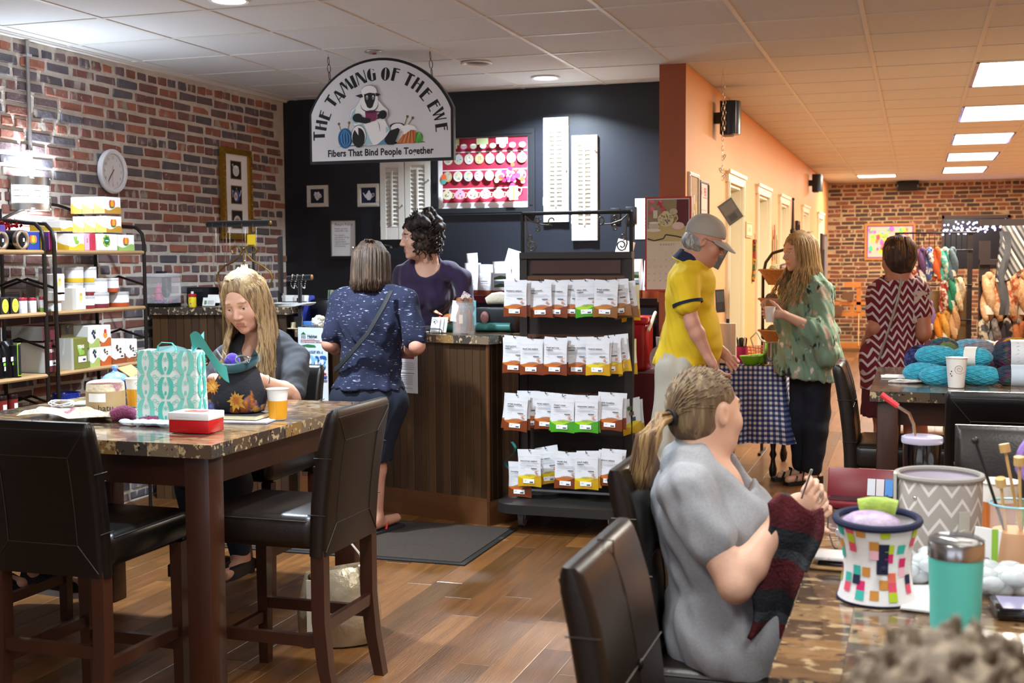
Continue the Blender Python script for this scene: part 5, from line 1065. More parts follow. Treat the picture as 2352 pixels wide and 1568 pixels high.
o=MB();n=20;o.loft([[(.0+.03*sin(u*6)+(w-.5)*.004,.0+.02*cos(u*6)+(w-.5)*.03,-u*.16)for w in(0,1)]for u in[k/n for k in range(n+1)]],closed=False,cap=False);o=o.build('ribbon',mat('teal_ribbon','#2a7a78',.35),None,1,((-2.167,6.6,0.463)[0],6.6,(-2.167,6.6,0.463)[2]));tag(o,'curl of teal ribbon hanging at the rack bottom left','ribbon')
zs=1.25
sh=thing('wall_shelf','dark shelf along the black wall behind the rolling rack','shelf',(-2.3,8.25,0));MB().b2((-.85,-.24,1.17),(.72,.28,1.21)).build('shelf_board',mat('black_laminate','#1c1b1d',.3),sh,None);MB().b2((-.85,-.26,1.20),(-.28,-.24,1.25)).build('red_lip',mat('maroon_board','#6a1a26',.4),sh,None);MB().b2((.40,-.27,1.19),(.70,-.24,1.235)).build('tray_lip',mat('black_laminate'),sh,None)
for sx in(-.84,.70):MB().b2((sx-.02,-.2,0),(sx+.02,.26,1.17)).build('support',mat('black_laminate'),sh,None)
m_wp=pouch_mat('pouch_white','#8a4426','#c8784a','#dededf')
def stand_pouch(label,x,y,w,h,tilt=0,lean=0,photo=None,rz=0):
 t=thing('coffee_bag',label,'coffee bag',(x,y,1.212),rz,'white coffee bags on the back shelf');t.rotation_euler=(lean,tilt,rz);m=MB()
 m.loft([[((w/2)*(1-.06*(zz>h*.7))*cos(a),d_*.5*sin(a),zz)for a in[2*pi*k/16 for k in range(16)]]for zz,d_ in((0,.075),(.05,.085),(h*.45,.08),(h*.75,.05),(h*.9,.016),(h,.004))]);m.build('bag',mat('white_pouch_foil','#dedee0',.3,bump=(20,.004)),t,1.2)
 m=MB();m.loft([[((w/2+.0005)*cos(a),(d_*.5+.0006)*sin(a),zz)for a in[pi+pi*k/10 for k in range(11)]]for zz,d_ in((.001,.076),(.05,.086),(.07,.0855))],closed=False,cap=False);m.build('brown_band',mat('band_rust','#8a4426',.4),t,1.2)
 p=Print((0,-.046,0),XV,ZV)
 if photo:
  for q,c in enumerate(photo):p.rect(c,-w*.32,h*(.34+.2*q),w*.32,h*(.50+.2*q));p.poly('#3a5a34',[(-w*.32,h*(.34+.2*q)),(w*.32,h*(.34+.2*q)),(w*.32,h*(.41+.2*q)),(0,h*(.44+.2*q)),(-w*.32,h*(.39+.2*q))])
 else:p.rect('#9a9a9a',-w*.18,h*.52,w*.18,h*.54);p.rect('#b0b0b0',-w*.22,h*.47,w*.22,h*.482)
 p.build('print',t)
stand_pouch('plain white coffee bag nearest the purple-shirted woman',-2.97,8.22,.13,.26)
stand_pouch('white coffee bag second from the purple-shirted woman',-2.85,8.16,.13,.25,.02)
stand_pouch('white coffee bag with two small photographs left of the rack',-2.72,8.14,.14,.27,-.03,0,('#8aa0b8','#c8d0d8'))
stand_pouch('white coffee bag half hidden by the rack post',-2.62,8.20,.13,.26,.04,0,('#8aa0b8',))
stand_pouch('tilted white coffee bag with photograph poking up left of the rack',-2.78,8.32,.14,.36,.30,0,('#8aa0b8','#a8b8c8'))
stand_pouch('slim upright coffee bag behind the others by the purple shirt',-3.0,8.34,.09,.33,-.06)
stand_pouch('coffee bag seen through the rack scrollwork, leaning right',-1.98,8.30,.13,.42,.25,0,('#9ab0c0',))
stand_pouch('small bag corner showing behind the rack header',-2.45,8.3,.13,.31,.1);stand_pouch('low bag corner showing behind the middle of the rack',-2.2,8.32,.13,.29,-.1)
stand_pouch('white coffee bag with landscape photos right of the rack',-1.80,8.22,.13,.28,-.04,0,('#9ab8d0','#8ab0a0'))
stand_pouch('white coffee bag next to the calendar',-1.69,8.20,.12,.27,.05,0,('#9ab8d0','#8ab0a0'))
stand_pouch('coffee bag at the back beside the calendar edge',-1.64,8.34,.12,.28)
cl=thing('side_stand','stand draped in a dark red cloth between rack and orange wall','table',(-1.62,7.58,0));n=24;m=MB()
prof=[]
for k in range(40):
 a=2*pi*k/40;prof.append((a,1+.06*sin(a*5)+.04*sin(a*9+1)))
rings=[]
for z,s,wv in((.80,1,0),(.795,1.02,0),(.55,1.06,.5),(.2,1.12,1),(.04,1.15,1.2)):
 rg=[]
 for a,q in prof:
  c,s_=cos(a),sin(a);r=1/max(abs(c)/.19,abs(s_)/.2);r*=s*(1+(q-1)*wv*.6);rg.append((r*c,r*s_,z))
 rings.append(rg)
m.loft(rings);m.build('cloth',mat('maroon_cloth','#5a1420',.85,bump=(300,.001),sheen=.3),cl,1.2)
for sx in(-1,1):
 for sy2 in(-1,1):MB().b2((sx*.15-.015,sy2*.16-.015,0),(sx*.15+.015,sy2*.16+.015,.79)).build('leg',m_darkwood,cl,None)
ck_=thing('drink_cooler','red insulated drink cooler with pale handle beside the rack','cooler',(-1.66,7.56,.80));MB().rbox((0,0,.15),(.20,.22,.30),.03,seg=3).build('body',mat('cooler_red','#a81820',.25),ck_);MB().rbox((0,0,.315),(.21,.23,.05),.02).build('lid',mat('cooler_red'),ck_);MB().tube([(.11,-.11,.255),(.12,-.06,.30),(.122,0,.34),(.12,.06,.36)],.010,6).build('handle',mat('pale_plastic','#d8ccb4',.4),ck_);MB().sph((-.06,-.118,.27),.03,sc=(1,.3,.7)).build('badge',m_chrome,ck_)
o=MB();o.sph((0,0,.08),.08,sc=(.8,.8,1));o.cyl((0,0,.15),(.01,0,.21),.02,.035,n=10);o=o.build('plastic_bag',mat('clear_bag','#dfe6ea',.2,alpha=.5,bump=(30,.01)),None,.9,(-1.49,7.50,.80));tag(o,'bunched clear plastic bag beside the red cooler','bag')
ZC=1.071
t=thing('card_stand','white business cards in a black wire stand on the counter','card holder',(-2.63,6.68,ZC),-.27)
for k in range(3):MB().box((-.02+.018*k,.012*k,.048),(.062,.003,.09),R=Matrix.Rotation(-.25,3,'X')).build('card',pm('#eaeaea'),t,None)
MB().tube([(-.045,-.025,0),(-.045,-.028,.02),(-.035,-.03,.026),(.035,-.03,.026),(.045,-.028,.02),(.045,-.025,0)],.003,6).build('wire_front',m_iron,t)
p=Print((-.02,-.014,.048),XV,Vector((0,.25,.97)).normalized());p.line('#5a5a5a',[(-.02*cos(a),.012+.022*sin(a))for a in[pi*k/8 for k in range(9)]],.002);p.circ('#4a4a4a',0,.018,.006);[p.rect('#7a7a7a',-.018,-.008-k*.009,.018,-.006-k*.009)for k in range(4)];p.build('card_print',t)
t=thing('treat_jar','clear jar of amber-wrapped treats on the counter corner','jar',(-2.47,6.68,ZC));MB().lathe([(.062,0),(.066,.006),(.066,.17),(.062,.18),(.068,.19),(.064,.19),(.058,.178),(.061,.17),(.061,.01),(.001,.008)],n=24).build('glass',mat('jar_glass','#ffffff',.03,alpha=.14),t)
for k in range(5):
 a=k*1.3;s=MB();s.tube([(.028*cos(a),.028*sin(a),.012),(.03*cos(a),.03*sin(a),.1),(.03*cos(a+.2),.03*sin(a+.2),.15)],[.016,.02,.006],8);s.sph((.032*cos(a+.3),.032*sin(a+.3),.185),.022,sc=(1,.5,1.1),nu=7,nv=5);s.build('treat',mat(['treat_amber','treat_brown','treat_gold'][k%3],['#8a4a1e','#4a2a1a','#a8682c'][k%3],.3,bump=(90,.006)),t)
MB().box((.0,-.05,.085),(.022,.003,.05)).build('kraft_tag',pm('#c0a274'),t,None);MB().box((-.045,-.03,.13),(.04,.004,.12),R=Matrix.Rotation(.15,3,'Y')).build('sachet',pm('#dcdce0'),t,None);MB().box((.045,.02,.12),(.045,.004,.14)).build('blue_sachet',pm('#7ab8c4'),t,None);MB().box((.0,.03,.21),(.05,.004,.05),R=Matrix.Rotation(.5,3,'Y')).build('print_sachet',mat('sachet_print','#c8b8a8',.4,speck=[(60,.5,'#6a4a8a'),(50,.6,'#d8a03a')]),t,None)
o=MB();o.sph((0,0,.03),.03,sc=(1.6,.8,.8));o.tube([(-.05,0,.045),(-.075,0,.055),(-.095,0,.065)],[.008,.02,.03],8,flat=.3);o=o.build('wrapped_candy',mat('treat_gold','#a8682c',.3),None,.9,(-2.60,6.80,ZC+.055));tag(o,'amber cellophane-wrapped treat sticking out left of the jar','treat')
o=MB();o.rbox((0,0,.03),(.12,.10,.06),.02);o=o.build('green_tin',mat('green_tin','#12352c',.3),None,.9,(-2.58,6.86,ZC));tag(o,'dark green tin behind the business cards','tin');MB().b2((-.04,-.0515,.045),(.03,-.050,.05)).build('gold_rim',m_gold,o,None)
o=MB();o.rbox((0,0,.075),(.13,.16,.15),.002);o=o.build('kraft_box',pm('#a8835a'),None,.7,(-2.94,6.95,ZC-.0),.2);tag(o,'small brown cardboard box on the counter by the navy sleeve','box');MB().b2((-.064,-.081,.11),(.064,-.0795,.148)).build('tape',pm('#c8a880'),o,None)
o=MB();o.rbox((0,0,.012),(.20,.12,.024),.006);o=o.build('keyboard',mat('charcoal_plastic'),None,.7,(-2.72,6.86,ZC),-.27);tag(o,'black keyboard lying on the counter','keyboard')
kb=MB().b2((-.006,-.006,0),(.006,.006,.005)).mesh('key',mat('key_black','#2c2c30',.5))
for i in range(11):
 for j in range(5):link('key',kb,o,(-.085+i*.017,-.04+j*.018,.024))
o=MB();o.box((0,0,.001),(.16,.09,.002));o.box((.02,.01,.003),(.15,.09,.002),rz=.2);o=o.build('receipt_papers',pm('#dfe0e2'),None,None,(-2.80,6.72,ZC),-.27);tag(o,'white receipts lying on the counter edge','papers')
o=MB();o.tube([(-.09,0,.035),(-.05,.01,.05),(0,0,.055),(.05,.01,.045),(.1,0,.035)],[.02,.034,.036,.034,.02],10);o=o.build('yarn_bundle',mat('cream_wool','#d4cbb4',.9,bump=(60,.006)),None,.9,(-2.33,6.93,1.215));tag(o,'bundle of cream wool on the box behind the counter corner','yarn')
t=thing('register_box','low black cash drawer box behind the counter corner','cash drawer',(-2.35,6.93,ZC));MB().rbox((0,0,.07),(.26,.10,.14),.008).build('case',mat('black_plastic'),t);MB().cyl((-.12,-.055,.03),(.10,-.055,.03),.024,n=12).build('green_roll',mat('teal_roll','#3a7a74',.4),t);MB().sph((-.06,-.06,.085),.026,sc=(1,.5,1.4)).build('pink_tab',pm('#9a6a66'),t)
def check_mat(name,s=.018,c0='#e4e2dc',c1='#5a6a9c',c2='#28345f'):
 m=mat(name,c0,.85);nt=m.node_tree;N=nt.nodes;L=nt.links;tc=N.new('ShaderNodeUVMap');sp_=N.new('ShaderNodeSeparateXYZ');L.new(tc.outputs[0],sp_.inputs[0]);th=[]
 for ax in 'XY':
  d=N.new('ShaderNodeMath');d.operation='DIVIDE';d.inputs[1].default_value=s*2;L.new(sp_.outputs[ax],d.inputs[0]);f=N.new('ShaderNodeMath');f.operation='FRACT';L.new(d.outputs[0],f.inputs[0]);g=N.new('ShaderNodeMath');g.operation='GREATER_THAN';g.inputs[1].default_value=.5;L.new(f.outputs[0],g.inputs[0]);th.append(g.outputs[0])
 a=N.new('ShaderNodeMath');a.operation='ADD';L.new(th[0],a.inputs[0]);L.new(th[1],a.inputs[1]);h=N.new('ShaderNodeMath');h.operation='MULTIPLY';h.inputs[1].default_value=.5;L.new(a.outputs[0],h.inputs[0])
 r=N.new('ShaderNodeValToRGB');r.color_ramp.interpolation='CONSTANT';e=r.color_ramp.elements;e[0].color=srgb(c0);e[1].position=.25;e[1].color=srgb(c1);e.new(.75).color=srgb(c2);L.new(h.outputs[0],r.inputs[0]);L.new(r.outputs[0],N['Principled BSDF'].inputs['Base Color']);return m
def uv_grid(name,m,fn,nu,nv,uvf,parent=None):
 """cloth sheet from a function of (u, v) with explicit texture coordinates"""
 vs=[fn(i/nu,j/nv)for j in range(nv+1)for i in range(nu+1)];fs=[(j*(nu+1)+i,j*(nu+1)+i+1,(j+1)*(nu+1)+i+1,(j+1)*(nu+1)+i)for j in range(nv)for i in range(nu)]
 me=bpy.data.meshes.new(name);me.from_pydata(vs,[],fs);me.materials.append(m);l=me.uv_layers.new(name='UVMap');uv=[uvf(i/nu,j/nv)for j in range(nv+1)for i in range(nu+1)]
 for lp in me.loops:l.data[lp.index].uv=uv[lp.vertex_index]
 me.polygons.foreach_set('use_smooth',[True]*len(fs));me.update();return link(name,me,parent)
GX0,GX1,GY0,GY1,GZ=-1.345,-.84,8.42,9.25,.76
m_ebony=mat('ebony_wood','#17110d',.3,coat=.3)
t=thing('serving_table','antique dark table with turned legs under the gingham cloth','table',((GX0+GX1)/2,(GY0+GY1)/2,0));w,d=(GX1-GX0)/2,(GY1-GY0)/2
MB().b2((-w,-d,GZ-.03),(w,d,GZ-.003)).build('table_top',m_ebony,t,None);MB().b2((-w+.04,-d+.04,.30),(w-.04,d-.04,.34)).build('lower_shelf',m_ebony,t,None)
for sx in(-1,1):
 for sy2 in(-1,1):MB().lathe([(.014,0),(.024,.02),(.028,.06),(.018,.1),(.014,.13),(.026,.16),(.016,.19),(.022,.24),(.03,.30),(.03,.36),(.022,.40),(.03,.55),(.035,.73)],c=(sx*(w-.06),sy2*(d-.06),0),n=12).build('leg',m_ebony,t)
def gfn(u,v):
 L1,L2=GX1-GX0,GY1-GY0;s=u*(L1+L2);c=L1;drop=.50+.04*sin(s*9)
 if s<c:x,y,nx_,ny_=GX0+s,GY0,0,-1
 else:x,y,nx_,ny_=GX1,GY0+s-c,1,0
 e=max(0,1-abs(s-c)/.22);k=sin(s*21)*.018*v+e*.16*v**1.2;drop+=e*.05
 if e>0:nx_,ny_=nx_*(1-e*.5)+.7*e*(.5),ny_*(1-e*.5)-.7*e*.5
 return(x+nx_*(.008+k),y+ny_*(.008+k),GZ+.004-drop*v)
cloth=thing('gingham_cloth','navy and white gingham tablecloth hanging to a point at the corner','tablecloth',(0,0,0));mg_=check_mat('gingham')
uv_grid('drop',mg_,gfn,90,14,lambda u,v:(u*(GX1-GX0+GY1-GY0)*1.12,v*.55),cloth);uv_grid('top',mg_,lambda u,v:(GX0+(GX1-GX0)*u,GY0+(GY1-GY0)*v,GZ+.004),2,2,lambda u,v:(u*.57,v*.93),cloth)
zt=GZ+.005
t=thing('paper_towel_roll','upright roll of paper towels on the gingham table','paper towel',(-1.215,8.50,zt));MB().lathe([(.07,0),(.07,.012),(.012,.014)],n=20).build('base',mat('navy_plastic','#1c2440',.4),t);MB().lathe([(.018,.014),(.060,.014),(.060,.285),(.018,.285)],n=24).build('roll',mat('towel_paper','#e0d4c4',.9,bump=(120,.002)),t);MB().cyl((0,0,.285),(0,0,.315),.012,n=10).build('spindle',mat('navy_plastic'),t);m=MB();m.loft([[(.061*cos(-1.0)+.03*q,.061*sin(-1.0)-.02*q+.004*sin(z*20),z)for q in(0,.5,1)]for z in(.014,.1,.19,.284)],closed=False,cap=False);m.build('loose_sheet',mat('towel_paper'),t,1)
t=thing('straw_cup','pink cup full of black straws on the gingham table','cup',(-1.135,8.62,zt));MB().lathe([(.03,0),(.034,.005),(.044,.115),(.046,.118),(.042,.116),(.032,.01),(.001,.008)],n=18).build('cup',mat('hot_pink','#d0286a',.4),t)
rs=random.Random(3)
for k in range(22):a,r=rs.uniform(0,6.28),.034*sqrt(rs.random());MB().cyl((r*.6*cos(a),r*.6*sin(a),.02),(r*cos(a)*1.15,r*sin(a)*1.15,.175+rs.uniform(-.008,.008)),.0028,n=5).build('straw',pm('#111111'),t)
for k,(x,y,r)in enumerate(((-1.06,8.50,.072),(-1.0,8.62,.065))):
 t=thing('lime_bowl',['lime green bowl with leaves at the table front','second lime green bowl beside the steel canister'][k],'bowl',(x,y,zt),group='lime green bowls');MB().lathe([(.03,0),(.05,.012),(r,.06),(r+.002,.064),(r-.004,.062),(.046,.018),(.001,.014)],n=22).build('bowl',mat('lime_plastic','#86c81c',.3),t)
 for q in range(8):a=q*.8;MB().sph((.035*cos(a),.035*sin(a),.055),.02,sc=(1.2,.8,.5),nu=7,nv=5).build('leaf',pm(['#7a9a5a','#a8b890','#5a8a3a'][q%3]),t)
t=thing('steel_canister','polished steel canister on a tray on the gingham table','canister',(-.925,8.55,zt));MB().lathe([(.075,0),(.085,.004),(.083,.008)],n=24).build('tray',m_chrome,t);MB().lathe([(.054,.008),(.056,.012),(.056,.150),(.059,.155),(.055,.155),(.053,.02),(.001,.018)],n=24).build('canister',m_chrome,t);MB().cyl((.03,0,.02),(.05,.01,.175),.004,n=6).build('spoon',m_chrome,t)
t=thing('snack_basket','orange open-weave basket behind the bowls','basket',(-1.02,8.85,zt))
for k in range(5):MB().tube([((.10+.006*k)*cos(a),(.07+.006*k)*sin(a),.012+k*.022)for a in[2*pi*q/20 for q in range(20)]],.004,5,wrap=True).build('weave',mat('orange_wicker','#c8703a',.6),t)
for q in range(20):a=2*pi*q/20;MB().cyl((.10*cos(a),.07*sin(a),0),(.126*cos(a),.096*sin(a),.105),.003,n=5).build('stake',mat('orange_wicker'),t)
MB().tube([(-.05,-.08,.10),(-.07,-.1,.17),(-.03,-.1,.21),(.0,-.09,.16),(.06,-.09,.12)],.007,6).build('handle',mat('pale_plastic'),t)
m_wick=mat('wicker','#9a6a34',.7,bump=(140,.006,(1,1,2)),var=(60,.3))
t=thing('basket_stand','arched iron stand with tiers of wicker baskets behind the couple','stand',(-.93,9.55,0));m_st=mat('bronze_iron','#3a3028',.4,.6)
MB().tube([(-.17,0,0),(-.17,0,1.36),(-.15,0,1.46),(-.10,0,1.53),(0,0,1.56),(.10,0,1.53),(.15,0,1.46),(.17,0,1.36),(.17,0,0)],.012,8).build('frame',m_st,t);MB().sph((0,0,1.585),.02).build('finial',m_st,t)
for sx in(-.17,.17):MB().b2((sx-.012,-.16,0),(sx+.012,.16,.02)).build('foot',m_st,t,None)
for z in(1.29,1.07,.83):
 MB().loft([[(cos(a)*rx,sin(a)*ry,zz)for a in[2*pi*k/20 for k in range(20)]]for rx,ry,zz in((.13,.10,z),(.20,.15,z+.11),(.205,.155,z+.115),(.19,.14,z+.11),(.125,.095,z+.01))]).build('basket',m_wick,t,.8)
 MB().tube([(.202*cos(a),.152*sin(a),z+.113)for a in[2*pi*k/20 for k in range(20)]],.008,6,wrap=True).build('rim',m_wick,t)
def yarn_mat(c):return mat('yarn_'+c.lstrip('#'),c,.9,var=(45,.25),bump=(110,.004),sheen=.3)
def yarn_multi(name,cols,sc=9):return mat(name,cols[0],.9,speck=[(sc*(1+.35*i),.47+.03*i,c)for i,c in enumerate(cols[1:])],bump=(110,.004),var=(60,.2))
def skein(label,loc,r,L_,m,rz=0,ry=0,band=None,group='yarn skeins',h=None):
 """pull skein: fat wound oval with strand grooves"""
 t=thing('yarn_skein',label,'yarn',loc,rz,group);n,mm=22,14;rings=[]
 for i in range(mm+1):
  u=-1+2*i/mm;q=(1-abs(u)**2.6)**.5 if abs(u)<1 else 0;q=max(q,.22);rings.append([(u*L_/2,r*q*cos(a)*(1+.025*sin(9*a+i)),(h or r)*q*sin(a)*(1+.025*sin(9*a+i)))for a in[2*pi*k/n for k in range(n)]])
 MB().loft(rings).build('wound_yarn',m,t,3)
 s=MB()
 for k in range(26):
  a0=2*pi*k/26;tw=.9 if k%2 else-.7;pts=[]
  for i in range(7):u=-.86+1.72*i/6;q=(1-abs(u)**2.6)**.5;a=a0+tw*u;pts.append((u*L_/2,(r*q+.001)*cos(a),((h or r)*q+.001)*sin(a)))
  s.tube(pts,r*.045,4,cap=False)
 s.build('strand',m,t,3)
 if band:b=MB();b.loft([[(x,(r+.004)*cos(a),((h or r)+.004)*sin(a))for a in[2*pi*k/n for k in range(n)]]for x in(-L_*.14,L_*.14)],cap=False);b.build('paper_band',pm(band),t,1)
 return t
ym={'navy':yarn_multi('yarn_navy_glitter',['#1c2048','#3a3a7a','#0e1028'],30),'noro':yarn_multi('yarn_noro',['#2c3a4c','#5a2a4a','#3a5a5a','#6a4a3a']),'teal':yarn_multi('yarn_stripe',['#2a5a62','#5a2a52','#6a7a4a']),'rust':yarn_multi('yarn_rust',['#a83a26','#7a2a2a','#c86a3a']),'aqua':yarn_mat('#35a6bf'),'paleblue':yarn_multi('yarn_sky',['#7ab4d0','#9a9aa4']),'rosy':yarn_multi('yarn_rosy',['#6a3a4a','#4a5a4a','#7a5a6a'])}
for k,(b_,zt_)in enumerate((((-0.263,9.4,2.001),0),)):pass
for k,(x,z,m)in enumerate(((-1.0,1.405,yarn_mat('#c8c49a')),(-.93,1.41,yarn_multi('yarn_mauve',['#8a6a7a','#c8b8a8'])),(-.84,1.405,yarn_mat('#6a5a4a')),(-1.03,1.185,yarn_mat('#3c2a26')),(-.88,1.185,yarn_multi('yarn_pastel',['#c8b8d0','#7ab0b8','#d8d0a8'])),(-1.02,.945,yarn_mat('#4a4a34')),(-.95,.94,yarn_mat('#4a6aa0')),(-.86,.94,yarn_mat('#c8a86a')))):
 skein('yarn ball in the tiered wicker baskets: '+['pale green, top tier left','mauve, top tier middle','taupe, top tier right','dark brown, middle tier left','pastel striped, middle tier right','olive, bottom tier left','blue, bottom tier middle','sand, bottom tier right'][k],(x,9.52,z),.042,.10,m,.3*k,group='yarn in the tiered baskets')
o=MB();o.loft([[(xx,yy-wd,zz),(xx,yy+wd,zz),(xx+.02,yy+wd,zz),(xx+.02,yy-wd,zz)]for xx,yy,zz,wd in((0,0,0,.055),(0,0,-.16,.05),(0,.01,-.22,.06),(0,-.02,-.27,.05),(0,-.06,-.33,.045),(0,-.07,-.38,.03))]);o=o.build('knitted_sock',yarn_multi('sock_knit',['#2a1c1c','#a83a2a','#3a6a3a','#c8a030'],14),None,.8,(XO+.004,11.30,1.66));tag(o,'striped knitted sock hanging on the orange wall','sock');MB().tube([(.01,0,0),(.01,0,.04),(.0,0,.05)],.002,5).build('hanging_loop',pm('#2a1c1c'),o)
t=thing('needle_rack','bundle of packaged knitting needles hung on the orange wall','rack',(XO+.005,12.95,1.28))
for k in range(5):MB().box((.01+.004*k,-.12+.055*k,.22+.05*((k*3)%4)),(.008,.04,.36)).build('needle_pack',pm(['#b8a878','#a84a3a','#c8b890','#7a8a5a','#d0a870'][k]),t,None)
t=thing('book_rack','dark leaflet rack and small framed picture between far doors','rack',(XO+.004,15.0,1.42));MB().b2((0,-.3,0),(.10,.4,.03)).build('ledge',m_darkwood,t,None)
for k in range(8):MB().box((.05,-.25+.08*k,.13),(.09,.012,.20),R=Matrix.Rotation(.1,3,'X')).build('booklet',pm(['#5a5a5a','#3a4a4a','#8a8a80','#4a3a3a'][k%4]),t,None)
t,p=framed('picture_frame','tiny black frame beside the far leaflet rack','picture',(XO+.004,15.35,1.68),YV,.30,.26,.04,.03,m_bframe,'#c8c0b0');p.rect('#4a4a4a',.1,.08,.2,.18);p.build('print',t)
o=MB();o.cyl((0,0,0),(0,0,.70),.028,.012,n=8);o.sph((0,0,.72),.02,nu=8,nv=6);o.sph((0,0,.35),.035,nu=8,nv=6);o=o.build('wooden_spindle',m_darkwood,None,.9,(XO+.03,14.75,1.45));tag(o,'tall dark wooden spindle leaning at the leaflet rack','spindle')
t=thing('fabric_stand','dark garment frame with hanging blue cloth at the end of the corridor','rack',(-1.22,17.8,0))
for y in(-.4,.4):MB().cyl((0,y,0),(0,y,1.82),.02,n=8).build('post',m_darkwood,t)
MB().cyl((0,-.4,1.80),(0,.4,1.80),.018,n=8).build('rail',m_darkwood,t);MB().b2((-.02,-.1,.9),(.02,.38,1.79)).build('cloth',mat('blue_cloth','#5a7a90',.9,stripe=((0,1,0),.09,['#5a7a90','#3a4a5a','#8a6a5a'])),t,None);MB().b2((-.03,-.38,1.1),(.03,-.14,1.6)).build('panel',m_darkwood,t,None)
m_lw=mat('loom_wood','#a86428',.5,var=(8,.2));t=thing('floor_loom','orange-toned wooden loom before the far brick wall','loom',(-.95,20.2,0))
for nme,lo,hi in(('post',(-.42,-.03,0),(-.34,.03,.80)),('post',(.62,-.03,0),(.70,.03,.80)),('cross_beam',(-.50,-.03,.56),(.75,.03,.63)),('cross_beam',(-.42,-.03,.74),(.70,.03,.79)),('foot_beam',(-.42,-.04,.06),(.70,.04,.14)),('upright',(.08,-.03,.62),(.15,.03,1.10)),('castle_beam',(-.10,-.04,1.02),(.15,.04,1.10)),('brace',(-.02,-.02,.60),(.04,.02,.90))):MB().b2(lo,hi).build(nme,m_lw,t,None)
for x,z,s in((-.05,.88,.12),(-.22,.66,.13),(.32,.86,.08)):MB().box((x,-.05,z),(s*1.4,.05,s*1.1),R=Matrix.Rotation(.15,3,'Y')).build('warp_box',mat('loom_brown','#5a3a24',.6),t,None)
MB().cyl((.12,-.05,.1),(.12,-.05,.6),.008,n=6).build('tie_cord',pm('#d8b070'),t)
def hank(label,loc,L_,m,r=.03,rz=0,group='hanks of yarn on the display',band='#e0d8c4'):
 t=thing('yarn_hank',label,'yarn',loc,rz,group);mb=MB()
 for s in(0,pi):
  pts=[(.55*r*cos(s+u*4.2),.55*r*sin(s+u*4.2),-L_*u)for u in[k/12 for k in range(13)]];mb.tube(pts,[r*(.35+.5*sin(pi*min(max(.08+k/12*.9,0),1)))for k in range(13)],8)
 mb.sph((0,0,-.004),r*.7,nu=8,nv=6);mb.build('twist',m,t,3)
 if band:b=MB();b.lathe([(r*.98,-L_*.86),(r*1.0,-L_*.84),(r*1.0,-L_*.68),(r*.98,-L_*.66)],n=10,cap=False,sx=1,sy=.8);b.build('paper_band',pm(band),t,1)
 return t
m_rackw=mat('yarn_rack_wood','#2c1c14',.5)
ys_=thing('yarn_shelf','tall dark shelf with rows of hanging yarn hanks on the right','shelf',(.95,10.6,0))
MB().b2((-.46,-.06,0),(-.38,.06,1.62)).build('post',m_rackw,ys_,None);MB().b2((.62,-.06,0),(.70,.06,1.62)).build('post',m_rackw,ys_,None);MB().b2((-.40,.05,0),(.66,.07,1.20)).build('back_panel',mat('rack_back','#1c1410',.7),ys_,None)
for z in(1.43,1.30,.93,.50):MB().b2((-.46,-.10,z),(.70,.07,z+.04)).build('rail',m_rackw,ys_,None)
for k in range(4):MB().b2((-.3+.22*k,-.02,1.47),(-.28+.22*k,.02,1.76)).build('spindle',m_rackw,ys_,None)
MB().b2((-.46,-.05,1.74),(.70,.05,1.79)).build('top_rail',m_rackw,ys_,None)
warm=[('#c89868','#d8b48a'),('#b8683a','#d8b48a'),('#a8502c','#d0a070'),('#c89868','#b07a50'),('#c05a8a','#d8c8a8'),('#9ab0a8','#d0c8b8'),('#d0a82a','#9a8a4a'),('#c8b898','#a8886a')]
for k in range(9):hank('caramel-toned yarn hank, %s from the left on the upper rail'%(ord_[k]if k<8 else 'ninth'),(.56+.088*k,10.50,1.345),.36,yarn_multi('hank_w%d'%k,[warm[k%8][1],warm[k%8][0],'#c8a078'],16),.05,.7*k,band='#e2dac8')
dark=['#4a4648','#6a5a58','#b8a890','#8a8480','#3c3438','#c87a4a','#6a5a2a','#2c2428','#8a5a2c']
for k in range(10):hank('grey and rust yarn hank, %s from the left on the lower rail'%(ord_[k]if k<8 else['ninth','tenth'][k-8]),(.53+.085*k,10.50,.985),.36,yarn_multi('hank_d%d'%k,[dark[k%9],dark[(k+2)%9]],16),.042,.9*k,band=None)
for k in range(3):skein('pale yarn cake on top of the yarn shelf, '+['left','middle','right'][k],(1.02+.09*k,10.55,1.505),.05,.11,yarn_multi('cake%d'%k,[['#c8a0a0','#d0a878','#b8c0b0'][k],'#d8c8b0']),.4,group='cakes on the yarn shelf')
gw=thing('yarn_grid_rack','grid rack of bright hanging yarn hanks behind the chevron top','rack',(.13,11.3,0))
MB().b2((-.30,.03,0),(-.26,.07,1.70)).build('post',m_rackw,gw,None);MB().b2((.30,.03,0),(.34,.07,1.70)).build('post',m_rackw,gw,None);MB().cyl((-.30,0,1.70),(.36,0,1.70),.008,n=6).build('top_rail',m_iron,gw)
for z in(1.55,1.25,.95,.68):MB().cyl((-.30,.0,z),(.34,.0,z),.007,n=6).build('rail',m_iron,gw)
MB().b2((-.28,.06,.1),(.32,.07,1.2)).build('back_panel',mat('tan_back','#7a5a34',.8),gw,None)
for k in range(14):MB().cyl((-.28+.044*k,0,1.55),(-.28+.044*k,0,1.70),.003,n=5).build('grid_wire',m_iron,gw)
